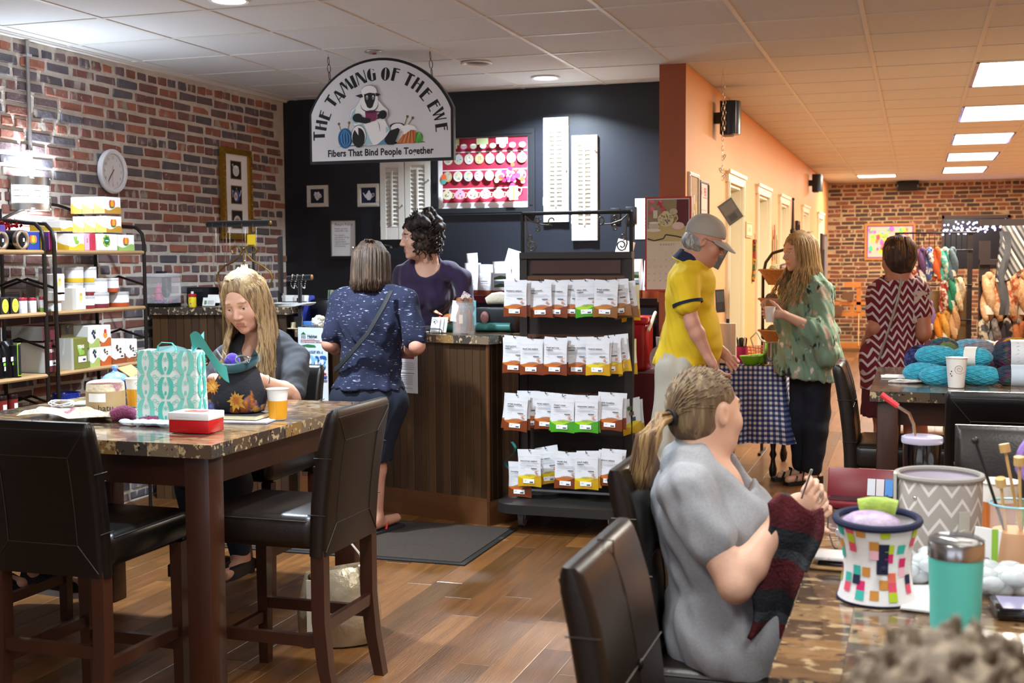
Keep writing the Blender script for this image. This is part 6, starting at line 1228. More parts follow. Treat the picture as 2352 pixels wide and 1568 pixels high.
hs=[('#c8285a',0,1.56),('#b8402a',1,1.56),('#a84a2c',2,1.56),('#5a3a5a',3,1.56),('#4a5a8a',4,1.56),('#c85a2a',5,1.56),('#4aa894',6,1.56),('#5a6a70',7,1.56),('#5a2a2a',1,1.27),('#e0d4bc',2.4,1.32),('#e8dcc4',3.2,1.34),('#9a3a2a',6,1.28),('#2a7a5a',7,1.30),('#c8a878',8,1.30),('#4aa03a',1.4,1.06),('#a89ab8',2.2,1.04),('#5a3a5a',3.2,1.08),('#8a6a9a',4.2,1.10),('#c87818',5.4,1.0),('#c89040',6.2,1.02),('#c89868',7.4,1.06),('#b83a1e',4.8,.72),('#c8b898',6.6,.74),('#8a9a5a',7.4,.74)]
nm={'#c8285a':'crimson','#b8402a':'brick red','#a84a2c':'rust','#5a3a5a':'plum','#4a5a8a':'slate blue','#c85a2a':'orange','#4aa894':'sea green','#5a6a70':'grey','#5a2a2a':'maroon','#e0d4bc':'cream','#e8dcc4':'ivory','#9a3a2a':'terracotta','#2a7a5a':'green','#c8a878':'sand','#4aa03a':'bright green','#a89ab8':'lilac','#8a6a9a':'violet','#c87818':'amber','#c89040':'gold','#c89868':'tan','#b83a1e':'fiery red','#c8b898':'oatmeal','#8a9a5a':'moss green'}
for c,k,z in hs:hank('%s yarn hank hanging in the %s row of the grid rack'%(nm[c],{1:'top',0:'lower'}[z>1.5]if z>1.2 else('third' if z>.9 else 'bottom'))if z<=1.2 or z>1.5 else '%s yarn hank hanging in the second row of the grid rack'%nm[c],(-.13+.062*k,11.22,z),.27,yarn_multi('hk_'+c[1:],[c,c,'#d8c8b0']if k%2==0 else[c,c],18),.036,k,band='#d8d0bc' if k%2 else None)
sh_m=mat('shawl_stripes','#4a4a4c',.95,stripe=((1,0,.55),.11,['#3a3a3c','#8a8478','#4a4442','#b0a898','#2c2a2c','#6a625a']),bump=(160,.003));st_=thing('shawl_stand','wooden stand draped with a striped knitted shawl','stand',(.80,9.9,0));MB().cyl((0,.03,0),(0,.03,1.70),.018,n=10).build('post',m_rackw,st_);MB().cyl((-.17,.03,1.70),(.17,.03,1.70),.016,n=10).build('arm',m_rackw,st_);MB().lathe([(.16,0),(.16,.02),(.03,.04)],n=16).build('base',m_rackw,st_)
def shawl(u,v):x=-.19+.38*u;q=abs(v-.5)*2;drop=(.24+.10*sin(u*5)+.25*max(0,.35-u)*2.0)*q;return(x*(1+.08*q)-.02*q,.03+(.03+.05*q+.012*sin(u*18))*(1 if v>.5 else-1),1.722-drop)
sw=uv_grid('knitted_shawl',sh_m,shawl,24,16,lambda u,v:(u,v));sw.location=(.80,9.9,0);tag(sw,'grey striped knitted shawl draped over the stand in the yarn corner','shawl')
fl=MB();fl.loft([[(-.21+.07*u+.015*sin(z*9),-.045+.03*sin(u*4+z*5),1.68-.62*z)for u in(0,.33,.66,1)]for z in[k/8 for k in range(9)]],closed=False,cap=False);fl.build('long_end',mat('grey_knit','#4c4a4c',.95,bump=(160,.003)),sw,1)
ce=MB();ce.loft([[(.13+.05*u,-.05+.01*u,1.71-.30*z)for u in(0,1)]for z in[k/4 for k in range(5)]],closed=False,cap=False);ce.build('coral_end',mat('coral_knit','#d8505a',.95),sw,1)
bt=thing('display_table','pale display table heaped with yarn behind the yarn table','table',(.60,8.25,0));MB().b2((-.42,-.35,.83),(.55,.35,.86)).build('table_top',mat('cream_wood','#d8c49a',.5),bt,None);MB().b2((-.40,-.34,.72),(.53,.33,.83)).build('apron',mat('cream_wood'),bt,None)
for sx in(-.38,.51):
 for sy2 in(-.31,.31):MB().b2((sx-.03,sy2-.03,0),(sx+.03,sy2+.03,.74)).build('leg',mat('cream_wood'),bt,None)
heap=[('#d8c8c0',.30,8.02,.93,'cream and rose'),('#c83a5a',.27,7.96,.90,'cerise'),('#e0a8b0',.36,8.0,.90,'pale pink'),('#e8dcd0',.42,8.05,.95,'ivory'),('#b88a90',.40,7.96,.91,'dusty rose'),('#e8d8d0',.52,8.06,.95,'blush'),('#b83a4a',.52,7.95,.90,'red'),('#e0a020',.60,7.98,.93,'golden yellow'),('#5a5aa0',.60,8.12,.95,'violet blue'),('#4ab08a',.70,8.05,.95,'mint green'),('#7ab8c8',.80,8.12,.94,'pale aqua')]
for c,x,y,z,nm_ in heap:skein(nm_+' yarn skein in the heap on the pale display table',(x,y,z-.02),.055,.15,yarn_multi('heap_'+c[1:],[c,c,'#e8dcc8'],14),random.uniform(-1,1),group='skeins heaped on the display table')
t=thing('green_basket','green-lined wicker basket with rope handle on the display table','basket',(.78,7.99,.862));MB().loft([[(x*sx,y*sx,z)for x,y in sect(.42,.20,.04)]for sx,z in((.94,0),(1,.07),(1.02,.08))]).build('wicker_side',m_wick,t,.8);MB().loft([[(x*sx,y*sx,z)for x,y in sect(.42,.20,.04)]for sx,z in((1.03,.05),(1.05,.06),(1.05,.088),(1.0,.092),(.96,.07))]).build('green_liner',mat('green_canvas','#9aa86a',.85),t,.8)
MB().tube([(-.19,-.11,.05),(-.18,-.12,.12),(-.10,-.12,.155),(-.04,-.115,.11),(-.03,-.11,.06)],.010,6).build('rope_handle',mat('jute_rope','#a8824a',.9,bump=(200,.005)),t)
zM=.912
def cup(label,loc,h=.115,r=.042,m=None,sleeve=None,rim='#eceae6',tea=None):
 t=thing('paper_cup',label,'cup',loc);MB().lathe([(r*.72,0),(r*.74,.004),(r*.98,h*.985),(r*1.05,h*.985),(r*1.06,h),(r*1.0,h*1.005),(r*.94,h*.98),(r*.7,.012),(.001,.01)],n=24).build('cup',m or pm(rim,.5),t)
 if sleeve:
  f=lambda z:r*(.74+.24*z/h)+.0012
  n=48;MB().loft([[((f(z)+(.0007 if k%2 else 0))*cos(2*pi*k/n),(f(z)+(.0007 if k%2 else 0))*sin(2*pi*k/n),z)for k in range(n)]for z in(.004,h*.62)],cap=False).build('sleeve',mat('sleeve_'+sleeve[1:],sleeve,.6),t,.4)
 if tea:MB().lathe([(.001,h*.8),(r*.9,h*.8)],n=18).build('drink',pm(tea,.2),t)
 return t
t=cup('white paper cup with brown scrolls beside the turquoise yarn',((0.184,5.946,0.91)[0],(0.184,5.946,0.91)[1]-.08,zM),.135,.047)
p=Print((0,-.0445,0),XV,ZV,.0003);p.line('#7a5a4a',[(.010+(.003+.0012*k)*cos(k*.7),.085+(.003+.0012*k)*sin(k*.7))for k in range(18)],.0014);p.circ('#4a2a22',-.022,.075,.003).circ('#4a2a22',-.026,.064,.003).circ('#4a2a22',-.021,.055,.003);p.build('scroll_print',t)
A_=ym['aqua']
for k,(x,y,z,rz,lb)in enumerate(((.045,6.06,.958,.3,'lower left turquoise skein of the pyramid'),(.12,5.98,.950,-.1,'front turquoise skein lying beside the paper cup'),(.10,6.10,1.035,.15,'upper left turquoise skein of the pyramid'),(.255,6.10,1.03,-.2,'upper right turquoise skein with paper band'),(.29,6.02,.952,.0,'lower right turquoise skein behind the cup'))):skein(lb,(x,y,z),.052,.19,A_,rz,band='#e8e4dc' if k==3 else None,group='turquoise skeins on the yarn table',h=.045)
o=skein('glittery navy skein at the back left of the yarn table',(.04,6.42,.985),.075,.17,ym['navy'],.4);skein('striped green and plum yarn cake above the navy skein',(.14,6.32,1.03),.06,.14,ym['teal'],-.3).location.z=1.045
skein('small rosy striped skein at the top left of the pile',(.11,6.72,1.02),.05,.13,ym['rosy'],.3);skein('sky blue to grey skein at the top of the pile',(.29,6.72,1.02),.055,.22,ym['paleblue'],0);skein('rosy grey skein at the top right of the pile',(.46,6.70,1.03),.055,.15,ym['rosy'],.5)
skein('large dark multicoloured skein with white band',(.46,6.20,1.03),.075,.22,ym['noro'],.0,band='#e2e6ec');skein('dark multicoloured skein lying below it',(.45,6.02,.955),.048,.21,ym['noro'],.0,band='#c8d8e8');skein('rust red skein at the right edge of the picture',(.60,6.08,1.0),.08,.2,ym['rust'],1.2);skein('orange and green skein peeking over the dark skein',(.47,6.40,1.06),.045,.14,yarn_multi('yarn_citrus',['#c8902a','#6a8a3a']),.1);skein('tan and plum skein behind the dark skein',(.32,6.40,.98),.06,.2,yarn_multi('yarn_tanplum',['#a88a70','#6a4a5a']),0);skein('blue grey skein under the back of the pile',(.62,6.5,.98),.06,.2,ym['noro'],.2);skein('dark base skein under the top row of the pile',(.25,6.62,.965),.055,.3,ym['noro'],0);skein('dull base skein under the large banded skein',(.52,6.28,.955),.045,.25,ym['rosy'],0)
o=MB();o.box((0,0,.002),(.18,.13,.004),rz=.05);o.box((.01,.01,.005),(.17,.12,.002),rz=-.03);o=o.build('paper_sheets',pm('#e8e6e4'),None,None,(-.06,6.30,zM));tag(o,'white sheets of paper at the left end of the yarn table','papers')
o=MB();o.tube([(-.08,0,.006),(-.03,.01,.012),(.02,-.005,.010),(.06,.01,.014)],[.004,.010,.012,.016],7,flat=.6);o.tube([(-.08,-.01,.004),(0,-.03,.006),(.07,-.02,.01)],.004,5);o=o.build('crumpled_wrapper',mat('wrapper_film','#dcd6cc',.25,bump=(60,.01)),None,.9,(-.03,6.02,zM));tag(o,'crumpled pale plastic wrapper on the yarn table','wrapper')
zT=.912
t=thing('gift_bag','white gift bag with turquoise damask print on the left table','gift bag',(-2.56,3.86,zT),.12);w,d,h=.235,.10,.265
mdm=mat('damask_paper','#e2ece8',.45)
m=MB();m.add([(-w/2,-d/2,0),(w/2,-d/2,0),(w/2,d/2,0),(-w/2,d/2,0),(-w/2*.92,-d/2*.85,h),(w/2*.96,-d/2*.8,h*.985),(w/2*.96,d/2*.8,h),(-w/2*.92,d/2*.8,h*1.01)],[(3,2,1,0),(0,1,5,4),(1,2,6,5),(2,3,7,6),(3,0,4,7)]);m.build('bag_body',mdm,t,None)
def damask(p,ox,oy,s,c='#57c4b4'):
 for q in(-1,1):
  p.poly(c,[(ox+q*(.10*s+.11*s*sin(u*3.1)*(1+.2*sin(u*9))),oy+u*.5*s)for u in[k/10 for k in range(11)]]+[(ox+q*(.02*s+.07*s*sin(u*3.1)),oy+u*.5*s)for u in[1-k/10 for k in range(11)]])
  for k in range(3):p.line(c,[(ox+q*(.20+(.05-.004*j)*cos(j*.8))*s,oy+(.12+.17*k+(.05-.004*j)*sin(j*.8))*s)for j in range(9)],.012*s)
 for k in range(5):a=pi/2+(k-2)*.55;p.poly(c,[(ox,oy+.28*s),(ox+.07*s*cos(a)-.012*s*sin(a),oy+.28*s+.09*s*sin(a)),(ox+.1*s*cos(a),oy+.28*s+.13*s*sin(a)),(ox+.07*s*cos(a)+.012*s*sin(a),oy+.28*s+.09*s*sin(a))])
 p.circ(c,ox,oy+.13*s,.03*s,.045*s)
p=Print((0,-d/2-.0006,0),XV,Vector((0,.028,1)).normalized(),.00002)
for i in range(3):
 for j in range(3):damask(p,-w*.33+w*.33*i,.006+.088*j-(.0 if i%2 else.0),.155 if i%2 else.17,'#57c4b4' if i%2 else '#7fd4c6')
p.build('front_print',t);p=Print((w/2+.0006,-d/2,0),YV,ZV,.00002);[damask(p,d*.5,.01+.085*j,.16)for j in range(3)];p.build('side_print',t)
m=MB();m.tube([(-.035,-.03,h-.01),(-.035,-.03,h+.018),(-.02,-.03,h+.03),(.02,-.03,h+.028),(.034,-.03,h+.012),(.036,-.03,h-.01)],.006,6,flat=.25);m.build('handle',mat('turq_ribbon','#4fc4ba',.4),t)
tp=MB();rs=random.Random(6);tp.add([(-.09,.03,h-.02),(-.05,.0,h+.012),(0,.03,h+.016),(.05,0,h+.010),(.10,.03,h-.02)],[(0,1,2),(0,2,4),(2,3,4)]);tp.build('tissue',pm('#bfe6ea'),t,None)
rb=MB();n=16;rb.loft([[(.09+.14*u+.0*v,-.02-.03*sin(u*3)+.035*v*.3,h+.01+.045*sin(u*4.2+.4)-.05*u-.03*v)for v in(-1,1)]for u in[k/n for k in range(n+1)]],closed=False,cap=False);rb.build('ribbon',mat('turq_ribbon'),t,1)
rb=MB();rb.loft([[(.085+.05*u,-.01,h-.0+.055*u+.015*v)for v in(-1,1)]for u in(0,.5,1)],closed=False,cap=False);rb.build('ribbon',mat('ice_ribbon','#a8e0ec',.3),t,1)
o=MB();
for k in range(26):a=k*.63;o.sph((.15*cos(a)*.9*(k/26)-.04,.02*sin(a*2),.012),.020,sc=(1.3,.8,.5),nu=7,nv=4)
o=o.build('plastic_wrap',mat('clear_bag'),None,.9,(-2.53,3.77,zT));tag(o,'crumpled clear plastic wrap at the foot of the gift bag','wrap',kind='stuff')
t=thing('red_box','red box with white lid at the front of the left table','box',(-2.352,3.69,zT),.03);MB().rbox((0,0,.0225),(.152,.105,.045),.002).build('box',mat('red_card','#b8161c',.25),t);MB().rbox((0,0,.0575),(.156,.109,.025),.002).build('lid',mat('white_card','#e6e6e8',.3),t);p=Print((-.078,-.0545,0),XV,ZV);p.line('#bdbdc4',[(.028,.055),(.08,.055)],.0012);p.build('side_print',t);p=Print((-.076,-.054,.0702),XV,YV);p.poly('#b0302c',[(.045,.03),(.11,.03),(.12,.08),(.04,.08)]);p.circ('#d8783a',.05,.05,.016).circ('#a83a3a',.10,.05,.02);p.build('lid_print',t)
for k,(lb,loc,sz,rz,c,cc)in enumerate((('pale booklet lying under the cream notebook',(-2.34,3.99,zT),(.23,.16,.005),.15,'#cfcbd8','#bdb8c8'),('cream-paged notebook under the leaf print bag',(-2.37,4.01,zT+.006),(.19,.14,.018),.1,'#2c2a2c','#d8cfa8'))):
 t=thing('notebook',lb,'book',loc,rz);MB().b2((-sz[0]/2+.003,-sz[1]/2+.002,.0015),(sz[0]/2-.002,sz[1]/2-.002,sz[2]-.0015)).build('pages',pm(cc),t,None);MB().b2((-sz[0]/2,-sz[1]/2,0),(sz[0]/2,sz[1]/2,.0015)).build('cover',pm(c),t,None);MB().b2((-sz[0]/2,-sz[1]/2,sz[2]-.0015),(sz[0]/2,sz[1]/2,sz[2])).build('cover',pm(c if k else '#dcdce4'),t,None)
t=thing('project_bag','dark project bag printed with orange autumn leaves on the left table','bag',(-2.39,4.03,zT+.025));n=28;m=MB();rings=[]
for z,rx,ry in((0,.075,.05),(.006,.098,.065),(.045,.108,.072),(.09,.100,.066),(.125,.085,.055),(.145,.072,.046),(.158,.070,.046),(.166,.078,.052)):
 rings.append([(rx*cos(a)*(1+.05*sin(3*a+z*20)+.03*sin(7*a)),ry*sin(a)*(1+.06*cos(2*a)),z+(.012*sin(a*2+.5)+.02*cos(a)*1.0 if z>.12 else 0))for a in[2*pi*k/n for k in range(n)]])
m.loft(rings);m.build('bag_body',mat('leaf_fabric','#16141c',.8,speck=[(13,.56,'#2c3a78'),(11,.585,'#b0641c'),(14,.62,'#d09a30'),(26,.70,'#7a3a1c')],bump=(120,.002)),t,1.2)
mt=MB();mt.tube([(.078*cos(a)*1.02,.052*sin(a)*1.05,.172+.012*sin(a*2+.5)+.022*cos(a))for a in[2*pi*k/24 for k in range(24)]],.011,8,wrap=True,flat=1.6);mt.build('teal_cuff',mat('teal_velvet','#0f3a40',.9,sheen=.5),t)
fp=MB();fp.loft([[(.03+.065*u,-.03+.03*sin(u*3)+.016*v,.175+.055*u+.012*v*cos(u*3))for v in(-1,-.3,.3,1)]for u in[k/6 for k in range(7)]],closed=False,cap=False);fp.build('cuff_flap',mat('teal_velvet'),t,1)
p=Print((-.02,-.0755,.0),XV,ZV,.0004)
def leaf(p,cx,cy,s,a0,c,c2):
 pts=[]
 for k in range(22):a=2*pi*k/22;r=s*(1 if k%4==0 else(.55 if k%2 else.75))*(1-.25*cos(a));pts.append((cx+r*cos(a+a0),cy+r*sin(a+a0)))
 p.poly(c,pts);p.poly(c2,[((x-cx)*.5+cx,(y-cy)*.5+cy)for x,y in pts]);p.line('#8a4a1c',[(cx-s*cos(a0),cy-s*sin(a0)),(cx+s*.7*cos(a0),cy+s*.7*sin(a0))],.0015)
leaf(p,.055,.055,.042,2.2,'#c08a2c','#b0601c');leaf(p,-.035,.098,.036,-.8,'#c0781c','#d8a040');leaf(p,-.045,.03,.022,1,'#2c3a7a','#4a5a9a');p.build('leaf_print',t)
yb_=MB();yb_.sph((-.02,.0,.185),.032,sc=(1,.8,1.1));yb_.build('purple_yarn',yarn_mat('#4a2c9a'),t);
for k in range(3):MB().cyl((-.055+.02*k,-.01,.17),(-.09+.028*k,-.04,.235),.0022,n=6).build('needle',m_chrome if k else mat('gold_needle','#c8a050',.3,.8),t)
m=MB();m.tube([(.05+.028*cos(a),-.045,.20+.014*sin(a))for a in[2*pi*k/14 for k in range(14)]],.004,6,wrap=True);m.build('ring',m_chrome,t)
cup('white cup with ribbed orange sleeve beside the leaf bag',(-2.235,4.05,zT),.115,.040,None,'#dc9a1a','#eeecea');cup('white cup with orange sleeve behind the yarn cake',(-3.00,4.27,zT),.115,.042,None,'#dc9a1a','#eeecea')
t=thing('yarn_cake','large cream and mauve yarn cake in a printed paper band','yarn',(-2.97,4.03,zT));MB().lathe([(.05,0),(.068,.004),(.072,.03),(.072,.10),(.07,.118),(.055,.126),(.02,.122),(.012,.10)],n=28).build('wound_yarn',yarn_multi('yarn_cream_mauve',['#d8cbb0','#d0c2aa','#a87a80'],7),t)
for k in range(10):MB().tube([((.03+.004*k)*cos(a+k),(.03+.004*k)*sin(a+k),.122+.003*sin(a*2+k))for a in[2*pi*q/18 for q in range(18)]],.004,5,wrap=True).build('strand',yarn_mat('#d6c8b2' if k%3 else '#b08a8c'),t)
MB().lathe([(.0735,.008),(.0738,.09)],n=28,cap=False).build('paper_band',mat('band_tan','#a8906a',.5,var=(3,.15)),t,1);m=MB();m.loft([[(.0745*cos(a),.0745*sin(a),z)for a in[-1.9+.12*k for k in range(9)]]for z in(.052,.085)],closed=False,cap=False);m.build('price_sticker',pm('#e8e8ea'),t,1)
vs,fs=text_mesh('hatu',.034);m=MB();m.add([(.0752*cos(-.95+x/.0752),.0752*sin(-.95+x/.0752),.03+y)for x,y,z in vs],fs);m.build('lettering',pm('#2c2824'),t,None)
t=thing('sugar_bowl','pale blue lidded ceramic bowl behind the yarn cake','bowl',(-3.28,4.52,zT));MB().lathe([(.04,0),(.06,.02),(.066,.05),(.056,.075),(.05,.078)],n=24).build('bowl',mat('pale_blue_glaze','#7a9cd0',.2,coat=.5),t);MB().lathe([(.06,.076),(.058,.082),(.04,.10),(.014,.112),(.010,.118),(.015,.128),(.012,.138),(.001,.142)],n=24).build('lid',mat('pale_blue_glaze'),t)
for s in(-1,1):MB().sph((s*.07,0,.06),.02,sc=(1,.6,.8)).build('handle',mat('pale_blue_glaze'),t)
t=thing('cardboard_box','open cardboard box with white tissue behind the gift bag','box',(-3.03,4.52,zT),.25);m=MB();m.b2((-.10,-.08,0),(.10,.08,.004));[m.b2(*q)for q in(((-.10,-.08,0),(.10,-.076,.09)),((-.10,.076,0),(.10,.08,.09)),((-.10,-.08,0),(-.096,.08,.09)),((.096,-.08,0),(.10,.08,.09)))];mk=mat('kraft_card','#9a7448',.8,var=(12,.1));m.build('carton',mk,t,None)
for nme,c,sz,R in(('flap',(-.14,0,.115),(.09,.16,.003),Matrix.Rotation(.6,3,'Y')),('flap',(.13,-.01,.12),(.09,.16,.003),Matrix.Rotation(-.7,3,'Y')),('flap',(0,-.115,.105),(.2,.08,.003),Matrix.Rotation(.4,3,'X'))):MB().box(c,sz,R=R).build(nme,mk,t,None)
m=MB();m.loft([[(-.05+.09*u+.02*sin(v*5),.0+.04*u,.07+.13*v*(1-.7*u))for u in(0,.3,.6,1)]for v in[k/6 for k in range(7)]],closed=False,cap=False);m.build('tissue',mat('tissue_white','#e2dfe4',.8),t,1)
def crochet(u,v):return(-3.20+.56*u,3.80+.20*v+.03*sin(u*9),zT+.012+.022*abs(sin(u*7+v*3))*abs(sin(v*6+.4))+.012*sin(u*21)*sin(v*17)*.5)
o=uv_grid('crochet_cloth',mat('crochet_yarn','#cfc2a8',.95,speck=[(5,.56,'#8a4a64'),(60,.62,'#a89a84')],bump=(130,.010)),crochet,46,20,lambda u,v:(u,v));tag(o,'cream and mauve crocheted cloth heaped at the front of the left table','crochet')
mo=MB();mo.tube([(-2.80+.30*u,3.83+.02*sin(u*9),zT+.02+.012*sin(u*8))for u in[k/12 for k in range(13)]],[.022+.008*sin(k)for k in range(13)],8);mo.build('mauve_end',mat('mauve_crochet','#8a4264',.95,bump=(130,.01)),o,1)
t=thing('charging_cable','coiled white cable on the left table','cable',(-3.27,4.15,zT));m=MB();m.tube([((.05+.008*sin(k*.9))*cos(k*.55)-.0,(.035)*sin(k*.55),.006+.02*abs(sin(k*.3)))for k in range(46)],.0026,5);m.build('cord',pm('#e4e4e8'),t)
o=MB();o.sph((0,0,.012),.035,sc=(1.3,.85,.36));o=o.build('computer_mouse',mat('mouse_grey','#c4c0c4',.35),None,.9,(-3.10,4.20,zT));tag(o,'grey rounded gadget beside the white cable','gadget');MB().sph((-.02,-.004,.021),.01,sc=(1,.6,.4)).build('button',pm('#9a989c'),o)
o=MB().rbox((0,0,.007),(.15,.075,.014),.006).build('white_phone',mat('white_gadget','#dedce0',.25),None,.9,(-3.2,4.26,zT),.3);tag(o,'flat white gadget lying behind the mouse','gadget');MB().lathe([(.03,.014),(.034,.017),(.028,.021)],n=18).build('round_top',pm('#eeeeee'),o)
o=MB();o.box((0,0,.001),(.16,.11,.002));o=o.build('yellow_note',pm('#dcc870'),None,None,(-2.80,4.07,zT),.1);tag(o,'yellow printed card beside the yarn cake','card');p=Print((0,0,.0021),XV,YV);p.rect('#6a5a3a',-.05,-.03,.05,.0);p.rect('#e8e0c0',-.06,.01,.05,.04);p.build('print',o)
t=thing('handbag','metallic beige handbag on the floor under the brown chair','handbag',(-2.13,4.32,0),.35);m=MB();n=22
m.loft([[(rx*cos(a),ry*sin(a)*(1+.1*sin(3*a)),z+.02*cos(a*1)*(z>.2))for a in[2*pi*k/n for k in range(n)]]for z,rx,ry in((0,.13,.07),(.01,.16,.085),(.12,.165,.09),(.22,.15,.07),(.29,.135,.045),(.30,.13,.03),(.27,.12,.025))]);m.build('bag_body',mat('champagne_leather','#b4a284',.28,.35,bump=(14,.010)),t,1.2)
for s in(-1,1):m=MB();m.tube([(s*.10,-.05,.26),(s*.09,-.05,.36),(s*.03,-.03,.43),(-s*.02,0,.44)],.011,6,flat=.4);m.build('strap',mat('cream_strap','#d4cbb8',.5),t);MB().sph((s*.10,-.055,.275),.014,nu=8,nv=6).build('buckle',m_gold,t)
MB().box((-.10,-.085,.17),(.03,.008,.20)).build('strap_tab',mat('cream_strap'),t,None)
o=MB().rbox((0,0,.055),(.10,.12,.11),.003).build('floor_carton',mat('red_card'),None,.7,(-3.62,5.72,0),.5);tag(o,'small red and white carton on the floor under the left table','box');MB().b2((.0505,-.06,0),(.053,.06,.11)).build('white_side',mat('white_card'),o,None)
before=set(o for o in bpy.data.objects if not o.parent)
t=thing('popsicle_pot','white fabric pot printed with ice lollies and rimmed in navy','pot',(-.055,2.19,zT));mw_=mat('canvas_white','#e6e4e6',.8,bump=(160,.001));R0=lambda z:.066-.012*sin(pi*min(z/.13,1))+.004*(z/.14);n=40
MB().loft([[(R0(z)*cos(2*pi*k/n)*(1+.012*sin(5*2*pi*k/n+z*40)),R0(z)*sin(2*pi*k/n),z)for k in range(n)]for z in[.001+.0135*j for j in range(11)]],cap=False).build('canvas_side',mw_,t,1)
MB().tube([(.0695*cos(a),.0695*sin(a),.138+.004*sin(a))for a in[2*pi*k/n for k in range(n)]],.0065,8,wrap=True).build('rim',mat('navy_bias','#161c3c',.8),t);MB().lathe([(.067,0),(.0675,.003),(.001,.004)],n=n).build('base',mat('navy_bias'),t)
def pat(a0,a1,z0,z1,c,i):
 m=MB();k=6;zz=[z0+(z1-z0)*j/4 for j in range(5)];m.loft([[((R0(z)+.0012+.0003*(i%3))*(1+.012*sin(5*(a0+(a1-a0)*q/k)+z*40))*cos(a0+(a1-a0)*q/k),(R0(z)+.0012+.0003*(i%3))*sin(a0+(a1-a0)*q/k),z)for q in range(k+1)]for z in zz],closed=False,cap=False);return m
PC=['#e0506a','#b8cc2c','#3ab4a8','#f0b8c8','#c88a3c','#1c2444','#d0286a','#e8705a'];i=0;prm=[MB()for _ in PC]
for a,z,cs in((-2.75,.075,(2,4)),(-2.45,.02,(0,2)),(-2.25,.09,(0,1,0)),(-2.0,.010,(2,6)),(-1.85,.05,(4,)),(-1.62,.08,(3,4)),(-1.6,.012,(4,)),(-1.2,.075,(6,1)),(-1.1,.010,(1,0,7)),(-.85,.09,(2,)),(-.75,.05,(3,6)),(-.5,.02,(0,5)),(-.45,.10,(0,1)),(-2.62,.115,(2,)),(-1.95,.118,(4,)),(-1.35,.118,(1,)),(-2.15,.035,(5,2)),(-1.35,.03,(4,)),(.0,.05,(2,0)),(-3.0,.03,(1,0)),(-3.05,.09,(6,5)),(.3,.09,(5,1))):
 for q,c in enumerate(cs):b=pat(a-.12,a+.12,z+q*.016,z+q*.016+.0158,c,i);prm[c].add(b.v,b.f)
 i+=1
for c,m in enumerate(prm):m.build('lolly_print',pm(PC[c],.8),t,1)
pat(-1.55,-1.22,.055,.108,0,4).build('navy_tab',mat('navy_bias'),t,1);MB().sph((.072*cos(-1.385),.072*sin(-1.385),.068),.006,nu=8,nv=5).build('snap',mat('navy_bias'),t)
o=MB();o.sph((0,0,0),.05,sc=(1.0,.8,.5));o=o.build('yarn_ball',yarn_multi('yarn_lilac',['#a894b4','#b8a8c0']),None,.9,(-.065,2.19,zT+.128));tag(o,'soft lilac knitting inside the ice lolly pot','yarn');g_=MB();g_.tube([(-.02+.02*k,.02,.022+.006*sin(k))for k in range(4)],.018,8);g_.build('green_knit',yarn_mat('#94ac4a'),o,1)
t=thing('chevron_pot','tall grey and white zigzag fabric pot on the cluttered table','pot',(.052,2.57,zT));rC,hC=.082,.155
def zig():
 m=mat('zigzag_canvas','#b0aca6',.8);nt=m.node_tree;N=nt.nodes;L=nt.links;tc=N.new('ShaderNodeTexCoord');s=N.new('ShaderNodeSeparateXYZ');L.new(tc.outputs['Object'],s.inputs[0]);an=N.new('ShaderNodeMath');an.operation='ARCTAN2';L.new(s.outputs['Y'],an.inputs[0]);L.new(s.outputs['X'],an.inputs[1])
 pp=N.new('ShaderNodeMath');pp.operation='PINGPONG';pp.inputs[1].default_value=.26;L.new(an.outputs[0],pp.inputs[0]);mu=N.new('ShaderNodeMath');mu.operation='MULTIPLY_ADD';mu.inputs[1].default_value=.11;L.new(pp.outputs[0],mu.inputs[0]);L.new(s.outputs['Z'],mu.inputs[2])
 dv=N.new('ShaderNodeMath');dv.operation='DIVIDE';dv.inputs[1].default_value=.038;L.new(mu.outputs[0],dv.inputs[0]);fr=N.new('ShaderNodeMath');fr.operation='FRACT';L.new(dv.outputs[0],fr.inputs[0]);cr=N.new('ShaderNodeValToRGB');cr.color_ramp.interpolation='CONSTANT';cr.color_ramp.elements[0].color=srgb('#dcdada');cr.color_ramp.elements[1].position=.24;cr.color_ramp.elements[1].color=srgb('#aaa6a0');L.new(fr.outputs[0],cr.inputs[0]);L.new(cr.outputs[0],N['Principled BSDF'].inputs['Base Color']);return m
MB().lathe([(rC*.96,0),(rC*.98,.02),(rC,hC*.6),(rC,hC)],n=40,cap=False).build('canvas_side',zig(),t,1);MB().lathe([(.001,.004),(rC*.93,.004),(rC*.96,hC*.6),(rC*.97,hC)],n=40,cap=False).build('lining',mat('lining_lilac','#cfc8d4',.85),t,1);MB().tube([(rC*.99*cos(a),rC*.99*sin(a),hC)for a in[2*pi*k/40 for k in range(40)]],.006,8,wrap=True).build('rim',mat('grey_bias','#8f8b85',.8),t);MB().box((-.083,-.02,.10),(.006,.035,.12)).build('side_tab',mat('pale_tab','#b8b8b0',.8),t,None);MB().cyl((.045,-.072,.05),(.048,-.079,.05),.014,n=14).build('snap',mat('snap_grey','#b4b2ac',.4),t);MB().box((.045,-.071,.075),(.022,.004,.045),R=Matrix.Rotation(.5,3,'Z')).build('front_tab',mat('pale_tab'),t,None);MB().sph((-.045,-.07,.12),.004,nu=8,nv=5).build('rivet',m_chrome,t)
